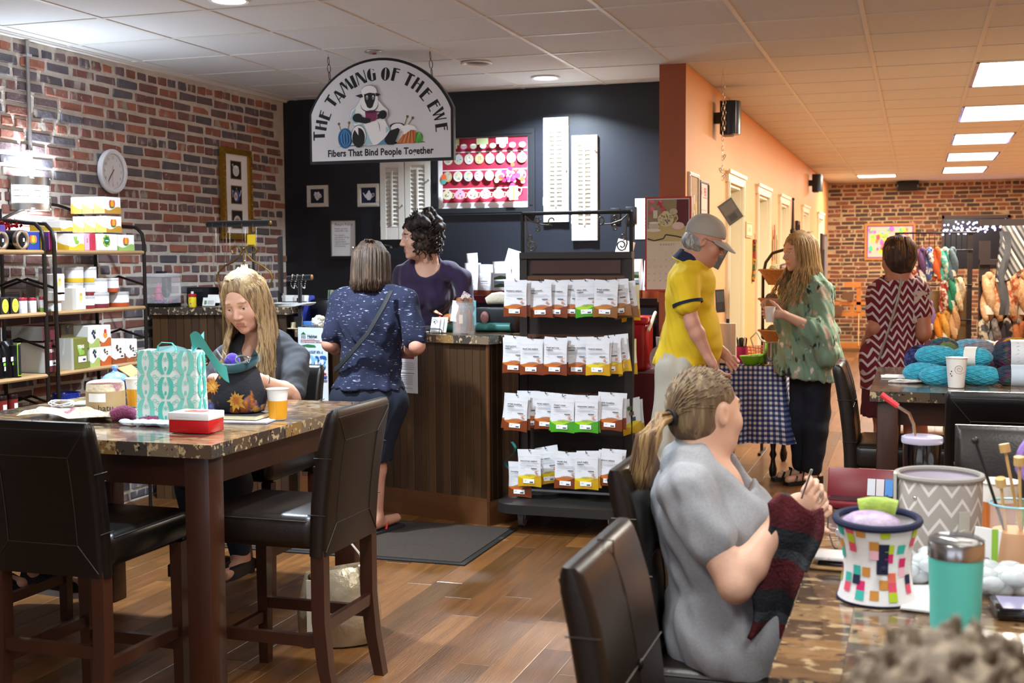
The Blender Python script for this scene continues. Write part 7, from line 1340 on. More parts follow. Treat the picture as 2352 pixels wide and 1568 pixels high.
t=thing('turquoise_tumbler','turquoise steel tumbler in the right foreground','tumbler',(.068,2.03,zT));MB().lathe([(.034,0),(.037,.003),(.0415,.118)],n=32).build('body',mat('turq_enamel','#5cc4b8',.4),t);MB().lathe([(.0415,.118),(.0425,.119),(.0425,.142),(.041,.144),(.038,.142),(.038,.10),(.001,.10)],n=32,cap=False).build('steel_rim',mat('tumbler_steel','#b8b8b8',.2,.95),t);MB().lathe([(.0415,.142),(.0425,.146),(.036,.150),(.030,.147),(.001,.145)],n=32).build('lid',mat('smoke_lid','#5a5a5e',.08,alpha=.55),t)
t=thing('black_tumbler','black glass tumbler with bent straw and clear lid','tumbler',(.022,2.99,zT));MB().lathe([(.038,0),(.040,.004),(.043,.155),(.044,.160)],n=28).build('body',mat('black_gloss','#06060a',.1,coat=.6),t);MB().lathe([(.0455,.158),(.047,.162),(.046,.172),(.04,.174),(.001,.172)],n=28).build('lid',mat('clear_lid','#d8d4f0',.1,alpha=.6),t);MB().tube([(-.012,0,.12),(-.02,0,.20),(-.03,0,.225),(-.062,0,.245)],.0042,8).build('straw',m_chrome,t);MB().tube([(-.055,0,.241),(-.075,0,.255),(-.092,0,.268)],.0068,8).build('straw_tip',mat('coral_tip','#d8363c',.4),t)
t=thing('phone_wallet','open dark red phone wallet with cards at the far edge','wallet',(-.115,2.985,zT),-.06);MB().rbox((0,0,.009),(.16,.075,.018),.006).build('case',mat('wine_leather','#6a1420',.35),t);MB().b2((-.07,-.03,.018),(.07,.03,.0195)).build('screen',pm('#0c0a10',.1),t,None);MB().rbox((0,.048,.045),(.16,.008,.078),.003,R=Matrix.Rotation(-.35,3,'X')).build('flap',mat('wine_leather'),t)
for k in range(3):MB().box((.022+.02*k,.040,.042),(.018,.003,.04),R=Matrix.Rotation(-.35,3,'X')).build('card',pm(['#c0c4cc','#c8c0c4','#4a86c8'][k]),t,None)
o=MB();n=30;rs=random.Random(10);gz=np.array([[rs.uniform(-.007,.007)for _ in range(25)]for _ in range(21)])
foil=uv_grid('foil_packet',mat('aluminium_foil','#cfcfd6',.18,.95,bump=(60,.02)),lambda u,v:(-.09+.18*u,-.055+.11*v,.004+.032*(sin(pi*u)*sin(pi*v))**.5+gz[int(v*20)][int(u*24)]*(1 if 0<u<1 and 0<v<1 else 0)),24,20,lambda u,v:(u,v));foil.location=(-.02,2.90,zT);tag(foil,'crumpled foil packet beside the black tumbler','foil')
for pl_ in foil.data.polygons:pl_.use_smooth=False
MB().box((.03,-.075,.012),(.15,.02,.02)).build('paper_edge',pm('#e0e0e4'),foil,None)
t=thing('spiral_notebook','spiral notebook with ruffled white pages on the cluttered table','notebook',(-.055,2.70,zT),-.12);MB().b2((-.085,-.06,0),(.085,.06,.003)).build('cover',pm('#8ab4cc'),t,None);pg=MB();pg.loft([[(-.085+.17*u,-.06+.004*sin(u*14),.003+h_+.008*sin(u*3))for u in[k/8 for k in range(9)]]+[(-.085+.17*u,.06,.003+h_+.012*sin(u*2.5))for u in[1-k/8 for k in range(9)]]for h_ in(0,.012)]);pg.build('pages',pm('#e8e8ee'),t,None)
for k in range(14):MB().tube([(-.085,-.052+.008*k+.0*a,.007+.006*sin(a))if 0 else(-.086+.006*cos(a),-.052+.008*k,.008+.007*sin(a))for a in[2*pi*q/8 for q in range(8)]],.0007,4,wrap=True).build('coil',m_chrome,t)
t=thing('phone','phone in a white and red patterned case on a wooden tray','phone',(-.118,2.395,zT),-.05);MB().rbox((0,0,.003),(.13,.075,.006),.003).build('wood_tray',mat('bamboo','#c09a6a',.5),t);MB().rbox((.012,0,.010),(.12,.062,.008),.003).build('body',mat('black_gloss'),t);MB().rbox((.008,.004,.020),(.125,.07,.008),.004).build('case_cover',mat('case_print','#e4e0e0',.35,speck=[(28,.58,'#c84a44')]),t);MB().box((.03,-.05,.002),(.03,.025,.004)).build('grey_tag',pm('#6a6e74'),t,None)
yc=MB();yc.tube([(-.165,2.62,zT+.09),(-.162,2.58,zT+.03),(-.15,2.55,zT+.004),(-.135,2.50,zT+.002),(-.15,2.46,zT+.002),(-.165,2.50,zT+.002),(-.14,2.53,zT+.003),(-.11,2.42,zT+.002),(-.10,2.36,zT+.002),(-.085,2.30,zT+.01),(-.06,2.25,zT+.16),(-.04,2.24,zT+.17),(-.045,2.22,zT+.14)],.0016,5);o=yc.build('working_yarn',pm('#1c1e28'),None);tag(o,'thin dark yarn strand running from the knitting to the pots','yarn')
o=MB();
for k in range(34):a=k*2.4;r=.055*sqrt(k/34);o.sph((r*cos(a)*1.6,r*sin(a),.014+.012*(k%3)),.022,sc=(1.1,.8,.6),nu=7,nv=5)
o=o.build('plastic_film',mat('clear_bag'),None,.9,(.02,2.34,zT));tag(o,'heap of clear plastic film between the two fabric pots','film',kind='stuff')
o=MB();
for k in range(30):a=k*2.4;r=.05*sqrt(k/30);o.sph((r*cos(a)*1.3,r*sin(a),.016+.012*(k%3)),.022,sc=(1.1,.8,.6),nu=7,nv=5)
o=o.build('plastic_film',mat('clear_bag'),None,.9,(.155,2.28,zT));tag(o,'heap of clear plastic film right of the turquoise tumbler','film',kind='stuff')
cup('amber-sleeved paper cup behind the grey zigzag pot',(.175,2.80,zT),.11,.044,None,'#b8641c','#e6e2da')
t=thing('plastic_bowls','stack of small white plastic cups left of the amber cup','cups',(.125,2.90,zT));[MB().lathe([(.024,z),(.034,z+.052),(.040,z+.054),(.037,z+.057),(.031,z+.05),(.022,z+.006)],n=20).build('cup',mat('white_plastic','#e6e6ec',.35),t)for z in(0,.016,.032)]
o=MB().rbox((0,0,.006),(.14,.075,.012),.006).build('smartphone',mat('black_gloss'),None,.9,(.115,2.77,zT),.5);tag(o,'dark smartphone lying behind the zigzag pot','phone');MB().box((0,0,.0128),(.12,.062,.001)).build('screen',pm('#c8ccd4',.1),o,None)
t=thing('needle_jar','clear jar of knitting needles and purple scissors at the right edge','jar',(.185,2.42,zT));MB().lathe([(.044,0),(.046,.004),(.047,.13),(.05,.134),(.046,.13),(.043,.008),(.001,.006)],n=28).build('glass',mat('jar_glass'),t);MB().tube([(.048*cos(a),.048*sin(a),.134)for a in[2*pi*k/24 for k in range(24)]],.002,6,wrap=True).build('blue_rim',mat('blue_rim','#8ac8d8',.2),t)
for k,(a,b,c,hd)in enumerate((((.0,0,.02),(-.075,-.02,.25),'#1a1614',1),((.01,0,.02),(.0,-.03,.21),'#c8a468',2),((.02,.01,.02),(-.02,.02,.225),'#c09a60',2),((-.01,.01,.02),(-.03,-.03,.17),'#d0ac70',2),((0,-.01,.02),(.02,.0,.19),'#4a9a3a',0))):
 m=MB();m.cyl(a,b,.0028,n=6);nd=m.build('needle',mat('ndl_'+c[1:],c,.4),t)
 if hd:d_=(Vector(b)-Vector(a)).normalized();m=MB();(m.sph(b,.0075,nu=8,nv=6)if hd==1 else m.cyl(b,Vector(b)+d_*.016,.0095,n=10));m.build('needle_head',mat('ndl_'+c[1:]),nd)
for s in(0,1):
 m=MB();cx=.03+.055*s;m.tube([(cx+.024*cos(a)+.01*sin(a),.02,.22+.038*sin(a))for a in[2*pi*k/18 for k in range(18)]],.009,8,wrap=True);m.build('scissor_handle',mat('lavender_plastic','#9a7cc8',.35),t)
MB().box((.04,.02,.10),(.016,.003,.15)).build('scissor_blade',m_chrome,t,None);MB().lathe([(.040,.006),(.042,.085),(.001,.085)],n=20).build('amber_band',mat('amber_card','#d08a1c',.5),t)
o=MB().box((0,0,.05),(.045,.004,.095),R=Matrix.Rotation(.12,3,'Y')).build('needle_package',pm('#e8e8e8'),None,None,(.128,2.36,zT));tag(o,'upright white needle package with green edge and lettering','package');p=Print((-.022,-.0024,.002),XV,ZV);p.rect('#8ab83a',.033,0,.044,.095);p.text('#8a8a8a','s',.016,.062,.030).text('#8a8a8a','ke',.018,.040,.030);p.build('print',o)
o=MB();o.box((0,0,.003),(.11,.05,.006),rz=.1);o.tube([(-.05,.0,.01),(.05,.0,.012)],.004,6);o=o.build('needle_pouch',mat('white_plastic'),None,.7,(.115,2.62,zT));tag(o,'pair of folded reading glasses and case behind the needle jar','glasses');m=MB();[m.tube([(cx+.018*cos(a),-.03+.013*sin(a),.008)for a in[2*pi*k/14 for k in range(14)]],.0014,5,wrap=True)for cx in(-.022,.022)];m.build('spectacle_rims',mat('tort_shell','#5a2a24',.3),o)
o=MB().rbox((0,0,.009),(.15,.09,.018),.004).build('tablet',mat('black_gloss'),None,.9,(.205,2.16,zT),.1);tag(o,'dark tablet with bright screen at the lower right edge','tablet');MB().box((0,0,.0188),(.13,.075,.001)).build('screen',pm('#8a86a8',.08),o,None)
o=MB();o.box((0,0,.0015),(.10,.13,.003),rz=.3);o.box((.03,-.05,.003),(.09,.11,.003),rz=-.2);o=o.build('white_napkins',pm('#ececec'),None,None,(.01,2.22,zT));tag(o,'white napkins under the plastic film by the lolly pot','napkin')
KR=.75/.59
for o in[o for o in bpy.data.objects if not o.parent and o not in before]:
 if o.name.startswith('working_yarn'):o.scale=(KR,)*3;o.location=(0,0,.752-.912*KR);continue
 x,y,z=o.location;o.location=(x*KR,y*KR,.752+(z-.912)*KR);o.scale=(KR,)*3
class Vol:
 """distance field on a grid; shapes blend smoothly, then the surface is extracted"""
 def __init__(s,lo,hi,h):
  s.lo=np.array(lo,float);s.h=h;s.n=np.ceil((np.array(hi)-s.lo)/h).astype(int)+1
  s.ax=[(s.lo[i]+h*np.arange(s.n[i])).astype(np.float32)for i in range(3)];s.d=np.full(s.n,9.,np.float32)
 def win(s,a,b,m):
  i0=np.clip(((np.minimum(a,b)-m-s.lo)/s.h).astype(int),0,s.n);i1=np.clip(((np.maximum(a,b)+m-s.lo)/s.h).astype(int)+2,0,s.n)
  sl=tuple(slice(p,q)for p,q in zip(i0,i1));X,Y,Z_=(s.ax[k][sl[k]]for k in range(3))
  return sl,X[:,None,None],Y[None,:,None],Z_[None,None,:]
 def mix(s,sl,v,k,sub=False):
  a=s.d[sl]
  if a.size==0:return
  if sub:
   b=-v;h=np.maximum(k-abs(a-b),0)/k if k else 0;s.d[sl]=np.maximum(a,b)+(h*h*k*.25 if k else 0)
  else:
   h=np.maximum(k-abs(a-v),0)/k if k else 0;s.d[sl]=np.minimum(a,v)-(h*h*k*.25 if k else 0)
 def cap(s,a,b,ra,rb,k=.02,sub=False):
  a,b=np.array(a,float),np.array(b,float);sl,X,Y,Z_=s.win(a,b,max(ra,rb)+k+.02);v=b-a;L=max(v@v,1e-9)
  t=np.clip(((X-a[0])*v[0]+(Y-a[1])*v[1]+(Z_-a[2])*v[2])/L,0,1)
  s.mix(sl,np.sqrt((X-a[0]-t*v[0])**2+(Y-a[1]-t*v[1])**2+(Z_-a[2]-t*v[2])**2)-(ra+(rb-ra)*t),k,sub)
 def ell(s,c,r,R=None,k=.02,sub=False):
  c=np.array(c,float);r=np.array(r,float);m=r.max();sl,X,Y,Z_=s.win(c,c,m+k+.02);X,Y,Z_=X-c[0],Y-c[1],Z_-c[2]
  if R is not None:X,Y,Z_=(R[0][i]*X+R[1][i]*Y+R[2][i]*Z_ for i in range(3))
  k0=np.sqrt((X/r[0])**2+(Y/r[1])**2+(Z_/r[2])**2);k1=np.sqrt((X/r[0]**2)**2+(Y/r[1]**2)**2+(Z_/r[2]**2)**2)
  s.mix(sl,k0*(k0-1)/np.maximum(k1,1e-6),k,sub)
 def cut(s,p,n):
  n=np.array(n,float);n/=np.linalg.norm(n);p=np.array(p,float);X,Y,Z_=s.ax[0][:,None,None],s.ax[1][None,:,None],s.ax[2][None,None,:]
  s.d=np.maximum(s.d,(X-p[0])*n[0]+(Y-p[1])*n[1]+(Z_-p[2])*n[2])
 def folds(s,amp,f=45,seed=0,vert=.5):
  r=np.random.RandomState(seed);X,Y,Z_=s.ax[0][:,None,None],s.ax[1][None,:,None],s.ax[2][None,None,:];o=0
  for i in range(5):
   w=r.normal(size=3)*f*(.6+.35*i);w[2]*=vert;q=r.normal(size=3)*f*.4;o=o+np.sin(w[0]*X+w[1]*Y+w[2]*Z_+r.rand()*6+1.3*np.sin(q[0]*X+q[1]*Y+q[2]*Z_))/(1+.4*i)
  s.d=s.d+o.astype(np.float32)*amp*.5
 def mesh(s):
  d=s.d;d[0]=d[-1]=1;d[:,0]=d[:,-1]=1;d[:,:,0]=d[:,:,-1]=1;g=d<0
  C=[(i,j,k)for i in(0,1)for j in(0,1)for k in(0,1)];nx,ny,nz=d.shape
  cn=sum(g[i:nx-1+i,j:ny-1+j,k:nz-1+k].astype(np.int8)for i,j,k in C);I=np.array(np.nonzero((cn>0)&(cn<8))).T
  v=np.stack([d[I[:,0]+i,I[:,1]+j,I[:,2]+k]for i,j,k in C],1);acc=np.zeros((len(I),3));cnt=np.zeros(len(I))
  for a in range(8):
   for b in range(a+1,8):
    ca,cb=np.array(C[a]),np.array(C[b])
    if abs(ca-cb).sum()!=1:continue
    m=(v[:,a]<0)!=(v[:,b]<0);t=np.where(m,v[:,a]/np.where(m,v[:,a]-v[:,b],1),0);acc+=np.where(m[:,None],ca+(cb-ca)*t[:,None],0);cnt+=m
  V=(I+acc/cnt[:,None])*s.h+s.lo;ix=np.full((nx-1,ny-1,nz-1),-1,np.int64);ix[tuple(I.T)]=np.arange(len(I));Q=[]
  for ax in range(3):
   u,w=(ax+1)%3,(ax+2)%3;A=np.take(g,range(d.shape[ax]-1),ax);B=np.take(g,range(1,d.shape[ax]),ax)
   for dr in(0,1):
    P=np.array(np.nonzero((A&~B)if dr else(B&~A))).T;P=P[(P[:,u]>0)&(P[:,w]>0)]
    def c(du,dw):q=P.copy();q[:,u]-=du;q[:,w]-=dw;return ix[tuple(q.T)]
    q=np.stack([c(0,0),c(1,0),c(1,1),c(0,1)],1);Q.append(q if dr else q[:,::-1])
  Q=np.concatenate(Q);Q=Q[(Q>=0).all(1)];return V,Q
def add_mesh(name,parts,mats,parent,loc,mfn=None):
 """parts: (verts, quads) lists in world space -> one smooth mesh object"""
 V=np.concatenate([p[0]for p in parts]);off=np.cumsum([0]+[len(p[0])for p in parts[:-1]]);Q=np.concatenate([p[1]+o for p,o in zip(parts,off)])
 V=V-np.array(loc);me=bpy.data.meshes.new(name);me.from_pydata(V.tolist(),[],Q.tolist())
 for m in mats:me.materials.append(m)
 if mfn is not None:me.polygons.foreach_set('material_index',mfn(V[Q].mean(1)+np.array(loc)).astype(np.int32))
 me.polygons.foreach_set('use_smooth',[True]*len(me.polygons));me.update();return link(name,me,parent)
def basis(f,up=(0,0,1)):
 """columns: person's right, forward, up"""
 f=np.array(f,float);f/=np.linalg.norm(f);u=np.array(up,float);r=np.cross(f,u);r/=np.linalg.norm(r);return np.stack([r,f,np.cross(r,f)],1)
SK={k:mat('skin_'+k,c,.5,sss=.06,var=(22,.06),bump=(260,.0006))for k,c in(('fair','#c99a82'),('pink','#c48d76'),('ruddy','#b5785e'),('light','#cfa48c'))}
m_lip=mat('lip_skin','#ab6c62',.4);m_eye=mat('eye_white','#d8d4d0',.2);m_iris=mat('eye_iris','#2c2a2c',.15)
def head_sdf(v,c,B,s,ln=True):
 T=lambda x,y,z:np.array(c)+B@(np.array([x,y,z])*s);E=lambda p,r,k=.02,sub=False:v.ell(T(*p),np.array(r)*s,B,k*s,sub);K=lambda a,b,ra,rb,k=.01,sub=False:v.cap(T(*a),T(*b),ra*s,rb*s,k*s,sub)
 E((0,-.014,.032),(.074,.094,.086));E((0,.018,-.022),(.063,.074,.088),.04);E((0,.036,-.076),(.044,.046,.036),.035);E((0,.074,-.100),(.018,.014,.013),.018)
 for q in(-1,1):E((q*.037,.062,-.03),(.024,.02,.024),.025);E((q*.032,.093,.004),(.017,.013,.011),.012,True)
 K((-.034,.079,.022),(.034,.079,.022),.010,.010,.014);K((0,.086,.016),(0,.107,-.028),.0065,.0105,.010)
 for q in(-1,1):E((q*.011,.097,-.033),(.008,.010,.007),.007);E((q*.031,.0745,.004),(.0125,.0125,.0125),.0);E((q*.031,.0765,.0095),(.0145,.0125,.0085),.003);E((q*.075,-.006,-.006),(.008,.016,.027),.010);E((q*.083,.0,-.004),(.006,.009,.016),.006,True)
 K((-.019,.087,-.0600),(.019,.087,-.0600),.0036,.0036,.007);K((-.016,.0865,-.0705),(.016,.0865,-.0700),.0046,.0046,.008);K((-.022,.094,-.0652),(.022,.094,-.0652),.0016,.0016,.003,True)
def head_mat(c,B,s):
 def f(P):
  L=(P-np.array(c))@B/s;x,y,z=abs(L[:,0]),L[:,1],L[:,2];m=np.zeros(len(P))
  m[(x<.019)&(y>.084)&(z<-.0555)&(z>-.0745)]=1;e=(x-.031)**2+(z-.002)**2
  m[(e<.0115**2)&(y>.078)&(z<.0055)&(z>-.005)]=2;m[(e<.005**2)&(y>.078)&(z<.005)]=3
  m[(x>.014)&(x<.047)&(y>.074)&(abs(z-.026+.12*(x-.03)**1)<.0035)]=4;return m
 return f
def hand_sdf(v,w,d,n,thumb,s=1,curl=.5,spread=.12):
 """w wrist, d pointing direction, n palm-side normal, thumb = +-1 side"""
 d=np.array(d,float);d/=np.linalg.norm(d);n=np.array(n,float);n-=d*(n@d);n/=np.linalg.norm(n);t=np.cross(d,n)*thumb;w=np.array(w,float)
 v.ell(w+d*.05*s,(.030*s,.050*s,.015*s),np.stack([t,d,n],1),.015);v.cap(w,w+d*.03*s,.024*s,.026*s,.015)
 for i,L in enumerate((.075,.084,.078,.06)):
  p=w+d*.088*s+t*(.027-.018*i)*s;a=spread*(1.5-i)*.5;q=d*cos(a)+t*sin(a);c=curl*.7
  for l,r0,r1 in((.46,.0092,.0085),(.30,.0085,.0078),(.24,.0078,.0062)):
   q2=q*cos(c)+n*sin(c);e=p+q2*L*l*s;v.cap(p,e,r0*s,r1*s,.004);p=e;c+=curl*.9
 p=w+d*.02*s+t*.022*s;q=d*.62+t*.72+n*.3;q/=np.linalg.norm(q)
 for l,r0,r1 in((.042,.014,.011),(.032,.0105,.0095),(.024,.0095,.0075)):e=p+q*l*s;v.cap(p,e,r0*s,r1*s,.006);p=e;q=q+n*.25*curl+d*.25;q/=np.linalg.norm(q)
def vv(x):return np.array(x,float)
def lerp(a,b,t):return vv(a)+(vv(b)-vv(a))*t
class Person:
 """J: joints in world space (shR elR wrR ... on the person's own right)"""
 def __init__(s,label,J,face,fwd,hs=1,skin='fair',fat=1,group=None,hu=(0,0,1)):
  s.J={k:vv(x)for k,x in J.items()};s.B=basis(fwd);s.HB=basis(face,hu);s.hs=hs;s.fat=fat;s.skin=SK[skin];J=s.J
  s.base=(J['hip'][0],J['hip'][1],min(J['anL'][2],J['anR'][2])-.06 if 'anL' in J else 0)
  s.t=thing('person',label,'person',s.base)
 def torso(s,v,g=0,bust=0,belly=0,lo=True):
  J,B,f=s.J,s.B,s.fat;up=J['neck']-J['hip'];L=np.linalg.norm(up);U=up/L;R_=B[:,0];F=np.cross(U,R_);M=np.stack([R_,F,U],1);P=lambda x,y,z:J['hip']+M@np.array([x,y,z])
  if lo:v.ell(P(0,0,.02),(.165*f+g,.125*f+g,.13+g),M,.06)
  v.ell(P(0,.005,L*.34),(.135*f+g,.105*f+g,.15+g),M,.07);v.ell(P(0,.0,L*.70),(.150*f+g,.108*f+g,.17+g),M,.07)
  if bust:[v.ell(P(q*.07*f,.085*f,L*.62),(.062*bust+g,.058*bust+g,.062*bust+g),M,.05)for q in(-1,1)]
  if belly:v.ell(P(0,.06+belly*.5,L*.28),(.13*f+g,.09+belly+g,.14+g),M,.08)
  for k in 'RL':v.cap(lerp(J['sh'+k],J['neck'],.45),J['sh'+k],.058+g*.7,.047+g*.7,.05)
  v.cap(lerp(J['neck'],J['hip'],.12),J['neck'],.085+g,.062+g*.6,.06);s.P=P;s.M=M;s.L=L
 def arms(s,v,g=0,a=0,b=1,lower=True):
  J=s.J;f=s.fat**.5
  for k in 'RL':
   if 'el'+k not in J:continue
   v.cap(J['sh'+k],lerp(J['sh'+k],J['el'+k],b),(.047*f+g),(.047-.008*b)*f+g,.03)
   if lower:m=lerp(J['el'+k],J['wr'+k],.3);v.cap(J['el'+k],m,.037*f,.040*f,.02);v.cap(m,J['wr'+k],.040*f,.025,.02)
 def legs(s,v,g=0,b=2.,feet=True,gk=0):
  J=s.J;f=s.fat**.7
  for k in 'RL':
   if 'kn'+k not in J:continue
   h=J['hip']+s.B[:,0]*(.085*s.fat*(1 if k=='R' else-1));v.cap(h,lerp(h,J['kn'+k],min(b,1)),.088*f+g,(.088-.03*min(b,1))*f+g+gk,.05)
   if b>1:e=lerp(J['kn'+k],J['an'+k],b-1);c=lerp(J['kn'+k],J['an'+k],.3);v.cap(J['kn'+k],c,.054*f+g+gk,.056*f+g+gk,.03);v.cap(c,e,.056*f+g+gk,.036+g+gk,.03)
   if feet:n_=J['an'+k];d=vv(J.get('toe'+k,n_+s.B[:,1]*.16-vv((0,0,.05))));v.cap(n_,n_-vv((0,0,.035))-(d-n_)*.2*vv((1,1,0)),.036,.033,.02);v.cap(n_-vv((0,0,.04)),d,.034,.026,.03)
 def box(s,m=.16):
  A=np.array([x for x in s.J.values()]+[s.J['head']+vv((0,0,.15))]);return A.min(0)-m,A.max(0)+m
 def cloth(s,name,m,build,h=.009,fold=(.005,42,1),mfn=None,lo=None,hi=None):
  a,b=s.box();v=Vol(a if lo is None else lo,b if hi is None else hi,h);build(v)
  if fold:v.folds(*fold)
  ms=m if isinstance(m,list)else[m];return add_mesh(name,[v.mesh()],ms,s.t,s.base,mfn)
 def body(s,hands,brow,h=.008,legs=True):
  """skin: torso and limbs coarse, head and hands finer, same distance field"""
  J=s.J;hc=J['head']
  def fill(v):
   s.torso(v,-.006);s.arms(v);v.cap(J['neck']-(J['neck']-J['hip'])*.05,hc+s.HB@vv((0,-.03,-.06))*s.hs,.056,.052,.04)
   if legs:s.legs(v)
   head_sdf(v,hc,s.HB,s.hs)
   for w,d,n,th,c in hands:hand_sdf(v,w,d,n,th,1,c)
  a,b=s.box();v=Vol(a,b,h);fill(v);V,Q=v.mesh();boxes=[(hc-.135,hc+.145,.0031)]+[(vv(w)+vv(d)/np.linalg.norm(d)*.07-.115,vv(w)+vv(d)/np.linalg.norm(d)*.07+.115,.0042)for w,d,n,th,c in hands]
  ctr=V[Q].mean(1);keep=np.ones(len(Q),bool);parts=[]
  for lo,hi,hh in boxes:
   keep&=~((ctr>lo+.012)&(ctr<hi-.012)).all(1);w=Vol(lo,hi,hh);fill(w);a_,q_=w.mesh();c_=a_[q_].mean(1);parts.append((a_,q_[((c_>lo+.008)&(c_<hi-.008)).all(1)]))
  f=head_mat(hc,s.HB,s.hs);return add_mesh('body',[(V,Q[keep])]+parts,[s.skin,m_lip,m_eye,m_iris,brow],s.t,s.base,f)
 def strands(s,name,m,paths,r=.006,taper=.35,n=6,flat=None):
  mb=MB();b=Vector(s.base)
  for p in paths:
   k=len(p);mb.tube([Vector(q)-b for q in p],[r*(.6+.4*sin(pi*min(i/(k-1)*1.4,1)))*(1-(1-taper)*(i/(k-1))**2)for i in range(k)],n,flat=flat)
  return mb.build(name,m,s.t,3)
 def H(s,x,y,z):return s.J['head']+s.HB@(vv((x,y,z))*s.hs)
 def cap_hair(s,name,m,build,h=.006,fold=(.004,60,3,.4)):
  c=s.J['head'];return s.cloth(name,m,build,h,fold,None,c-.24,c+.22)
def hair_mat(name,c,c2):return mat(name,c,.55,speck=[(9,.52,c2,(6,6,.6))],var=(30,.35,(5,5,.35)),bump=(60,.003,(5,5,.3)))
RN=random.Random(21)
def long_hair(P,part,n,length,phi0=38,wave=0,flare=.0,fwd=.05,rx=.083,ry=.102,curl=0,pull=0):
 """strands from a parting, over the skull, then hanging straight down in the world"""
 out=[]
 for i in range(n):
  t=(i+.5)/n;ph=radians(phi0+(360-2*phi0)*t);sx_,cy_=sin(ph),cos(ph);sd=1 if sx_>0 else-1;k=RN.uniform(.96,1.07);L=length(t)*RN.uniform(.88,1.05)
  p=[P.H(part+.02*sd*RN.random(),.06*cy_-.02+.03*RN.uniform(-1,1),.112),P.H(.55*rx*sx_+part*.4,.6*ry*cy_-.012,.104*k),P.H(rx*sx_*k,ry*cy_*k-.012,.05),P.H(rx*1.05*sx_*k,ry*1.03*cy_*k-.014,-.02),P.H(rx*1.06*sx_*k,ry*cy_*k-.016,-.085)]
  o=vv(p[-1]);out_d=P.HB@vv((sx_,cy_,0));out_d[2]=0;fr=P.B[:,1]*fwd*max(0,cy_+.45);w0=RN.uniform(0,6);m=9 if wave or curl else 6
  for j in range(1,m+1):
   u=j/m;q=o-vv((0,0,L*u))+out_d*flare*u+fr*u+vv((RN.uniform(-1,1),RN.uniform(-1,1),0))*.003;q+=out_d*wave*sin(u*11+w0)*u**.5+np.cross(out_d,(0,0,1))*wave*cos(u*9+w0)*u**.5
   if pull:q-=out_d*pull*u*u
   p.append(q)
  out.append(p)
 return out
def skull_cap(P,g=.010,front=.055,low=-.05):
 def f(v):
  v.ell(P.H(0,-.014,.034),vv((.078,.098,.089))*P.hs+g*.5,P.HB,.01);v.ell(P.H(0,-.04,-.02),vv((.074,.07,.08))*P.hs+g*.5,P.HB,.03);v.ell(P.H(0,.108,-.03),vv((.070,.07,.112))*P.hs,P.HB,.008,True)
 return f
A=Person('long-haired blonde woman in a grey T-shirt seated knitting at the left table',dict(hip=(-2.84,5.00,.72),neck=(-2.815,4.96,1.137),head=(-2.825,4.84,1.322),shR=(-2.986,4.95,1.055),shL=(-2.654,4.97,1.06),elR=(-3.034,4.86,0.897),elL=(-2.586,4.82,0.908),wrR=(-2.863,4.63,0.988),wrL=(-2.645,4.64,0.993),knR=(-2.94,4.56,.665),knL=(-2.74,4.56,.665),anR=(-2.95,4.60,.25),anL=(-2.72,4.58,.25)),(.10,-1,-.42),(.12,-1,0),1.10,'fair',1.02,hu=(-.10,0,1))
hb=hair_mat('blonde_hair','#9c8058','#6e563a');A.body([(A.J['wrR'],(.8,-.35,.12),(.2,.5,-1),1,.55),(A.J['wrL'],(-1,-.25,.10),(0,.4,-1),-1,.55)],mat('blonde_brow','#9a7450',.7))
mg_t=mat('charcoal_tee','#34353a',.9,var=(14,.15),bump=(300,.0006))
def f(v):A.torso(v,.016,.9);A.arms(v,.018,0,.86,False);v.ell(A.J['neck']+A.B[:,1]*.10+vv((0,0,-.03)),(.055,.10,.085),A.B,.01,True);v.cut((0,0,.66),(0,0,-1))
A.cloth('t_shirt',mg_t,f,fold=(.008,45,4))
A.cloth('jeans',mat('dark_denim','#1d2636',.9,bump=(400,.0006)),lambda v:(A.torso(v,.006),A.legs(v,.012,1.95,False),v.cut((0,0,.80),(0,0,1))),fold=(.004,40,5))
A.cap_hair('hair_base',hb,skull_cap(A,.008));A.strands('hair',hb,long_hair(A,.012,230,lambda t:.30 if t<.5 else.33,42,.004,.035,.09),.0062)
for k,q in enumerate('RL'):m=MB();a=A.J['an'+q];m.loft([[(a[0]-A.base[0]+x*w_,a[1]-A.base[1]+y,z-.02+a[2]-A.base[2]-.06)for x,z in((-1,0),(1,0),(1,.05),(0,.065),(-1,.05))]for y,w_ in((.06,.035),(0,.042),(-.10,.048),(-.17,.03))]);m.build('shoe',mat('dark_shoe','#15161c',.6),A.t,.8)
n=MB();c=A.J['neck']-vv(A.base);n.tube([c+A.B@vv((.055*sin(a),.04+.075*cos(a)*.6+.03,-.02-.12*max(0,cos(a))))for a in[-2.2+4.4*k/16 for k in range(17)]],.0016,5);n.build('spectacles_cord',m_silverj,A.t)
g=MB();c=c+A.B@vv((0,.125,-.17));[g.tube([c+vv((.0+.016*cos(a),-.01,q*.022+.02*sin(a)))for a in[2*pi*k/12 for k in range(12)]],.0016,5,wrap=True)for q in(-1,1)];g.build('hanging_glasses',m_silverj,A.t)
bz=MB();w_=lerp(A.J['wrL'],A.J['elL'],.14)-vv(A.base);dd=vv(A.J['elL']-A.J['wrL']);dd/=np.linalg.norm(dd);e1=np.cross(dd,(0,0,1));e1/=np.linalg.norm(e1);e2=np.cross(dd,e1);bz.tube([w_+e1*.031*cos(a)+e2*.031*sin(a)for a in[2*pi*k/16 for k in range(16)]],.003,6,wrap=True);bz.build('bracelet',m_silverj,A.t)
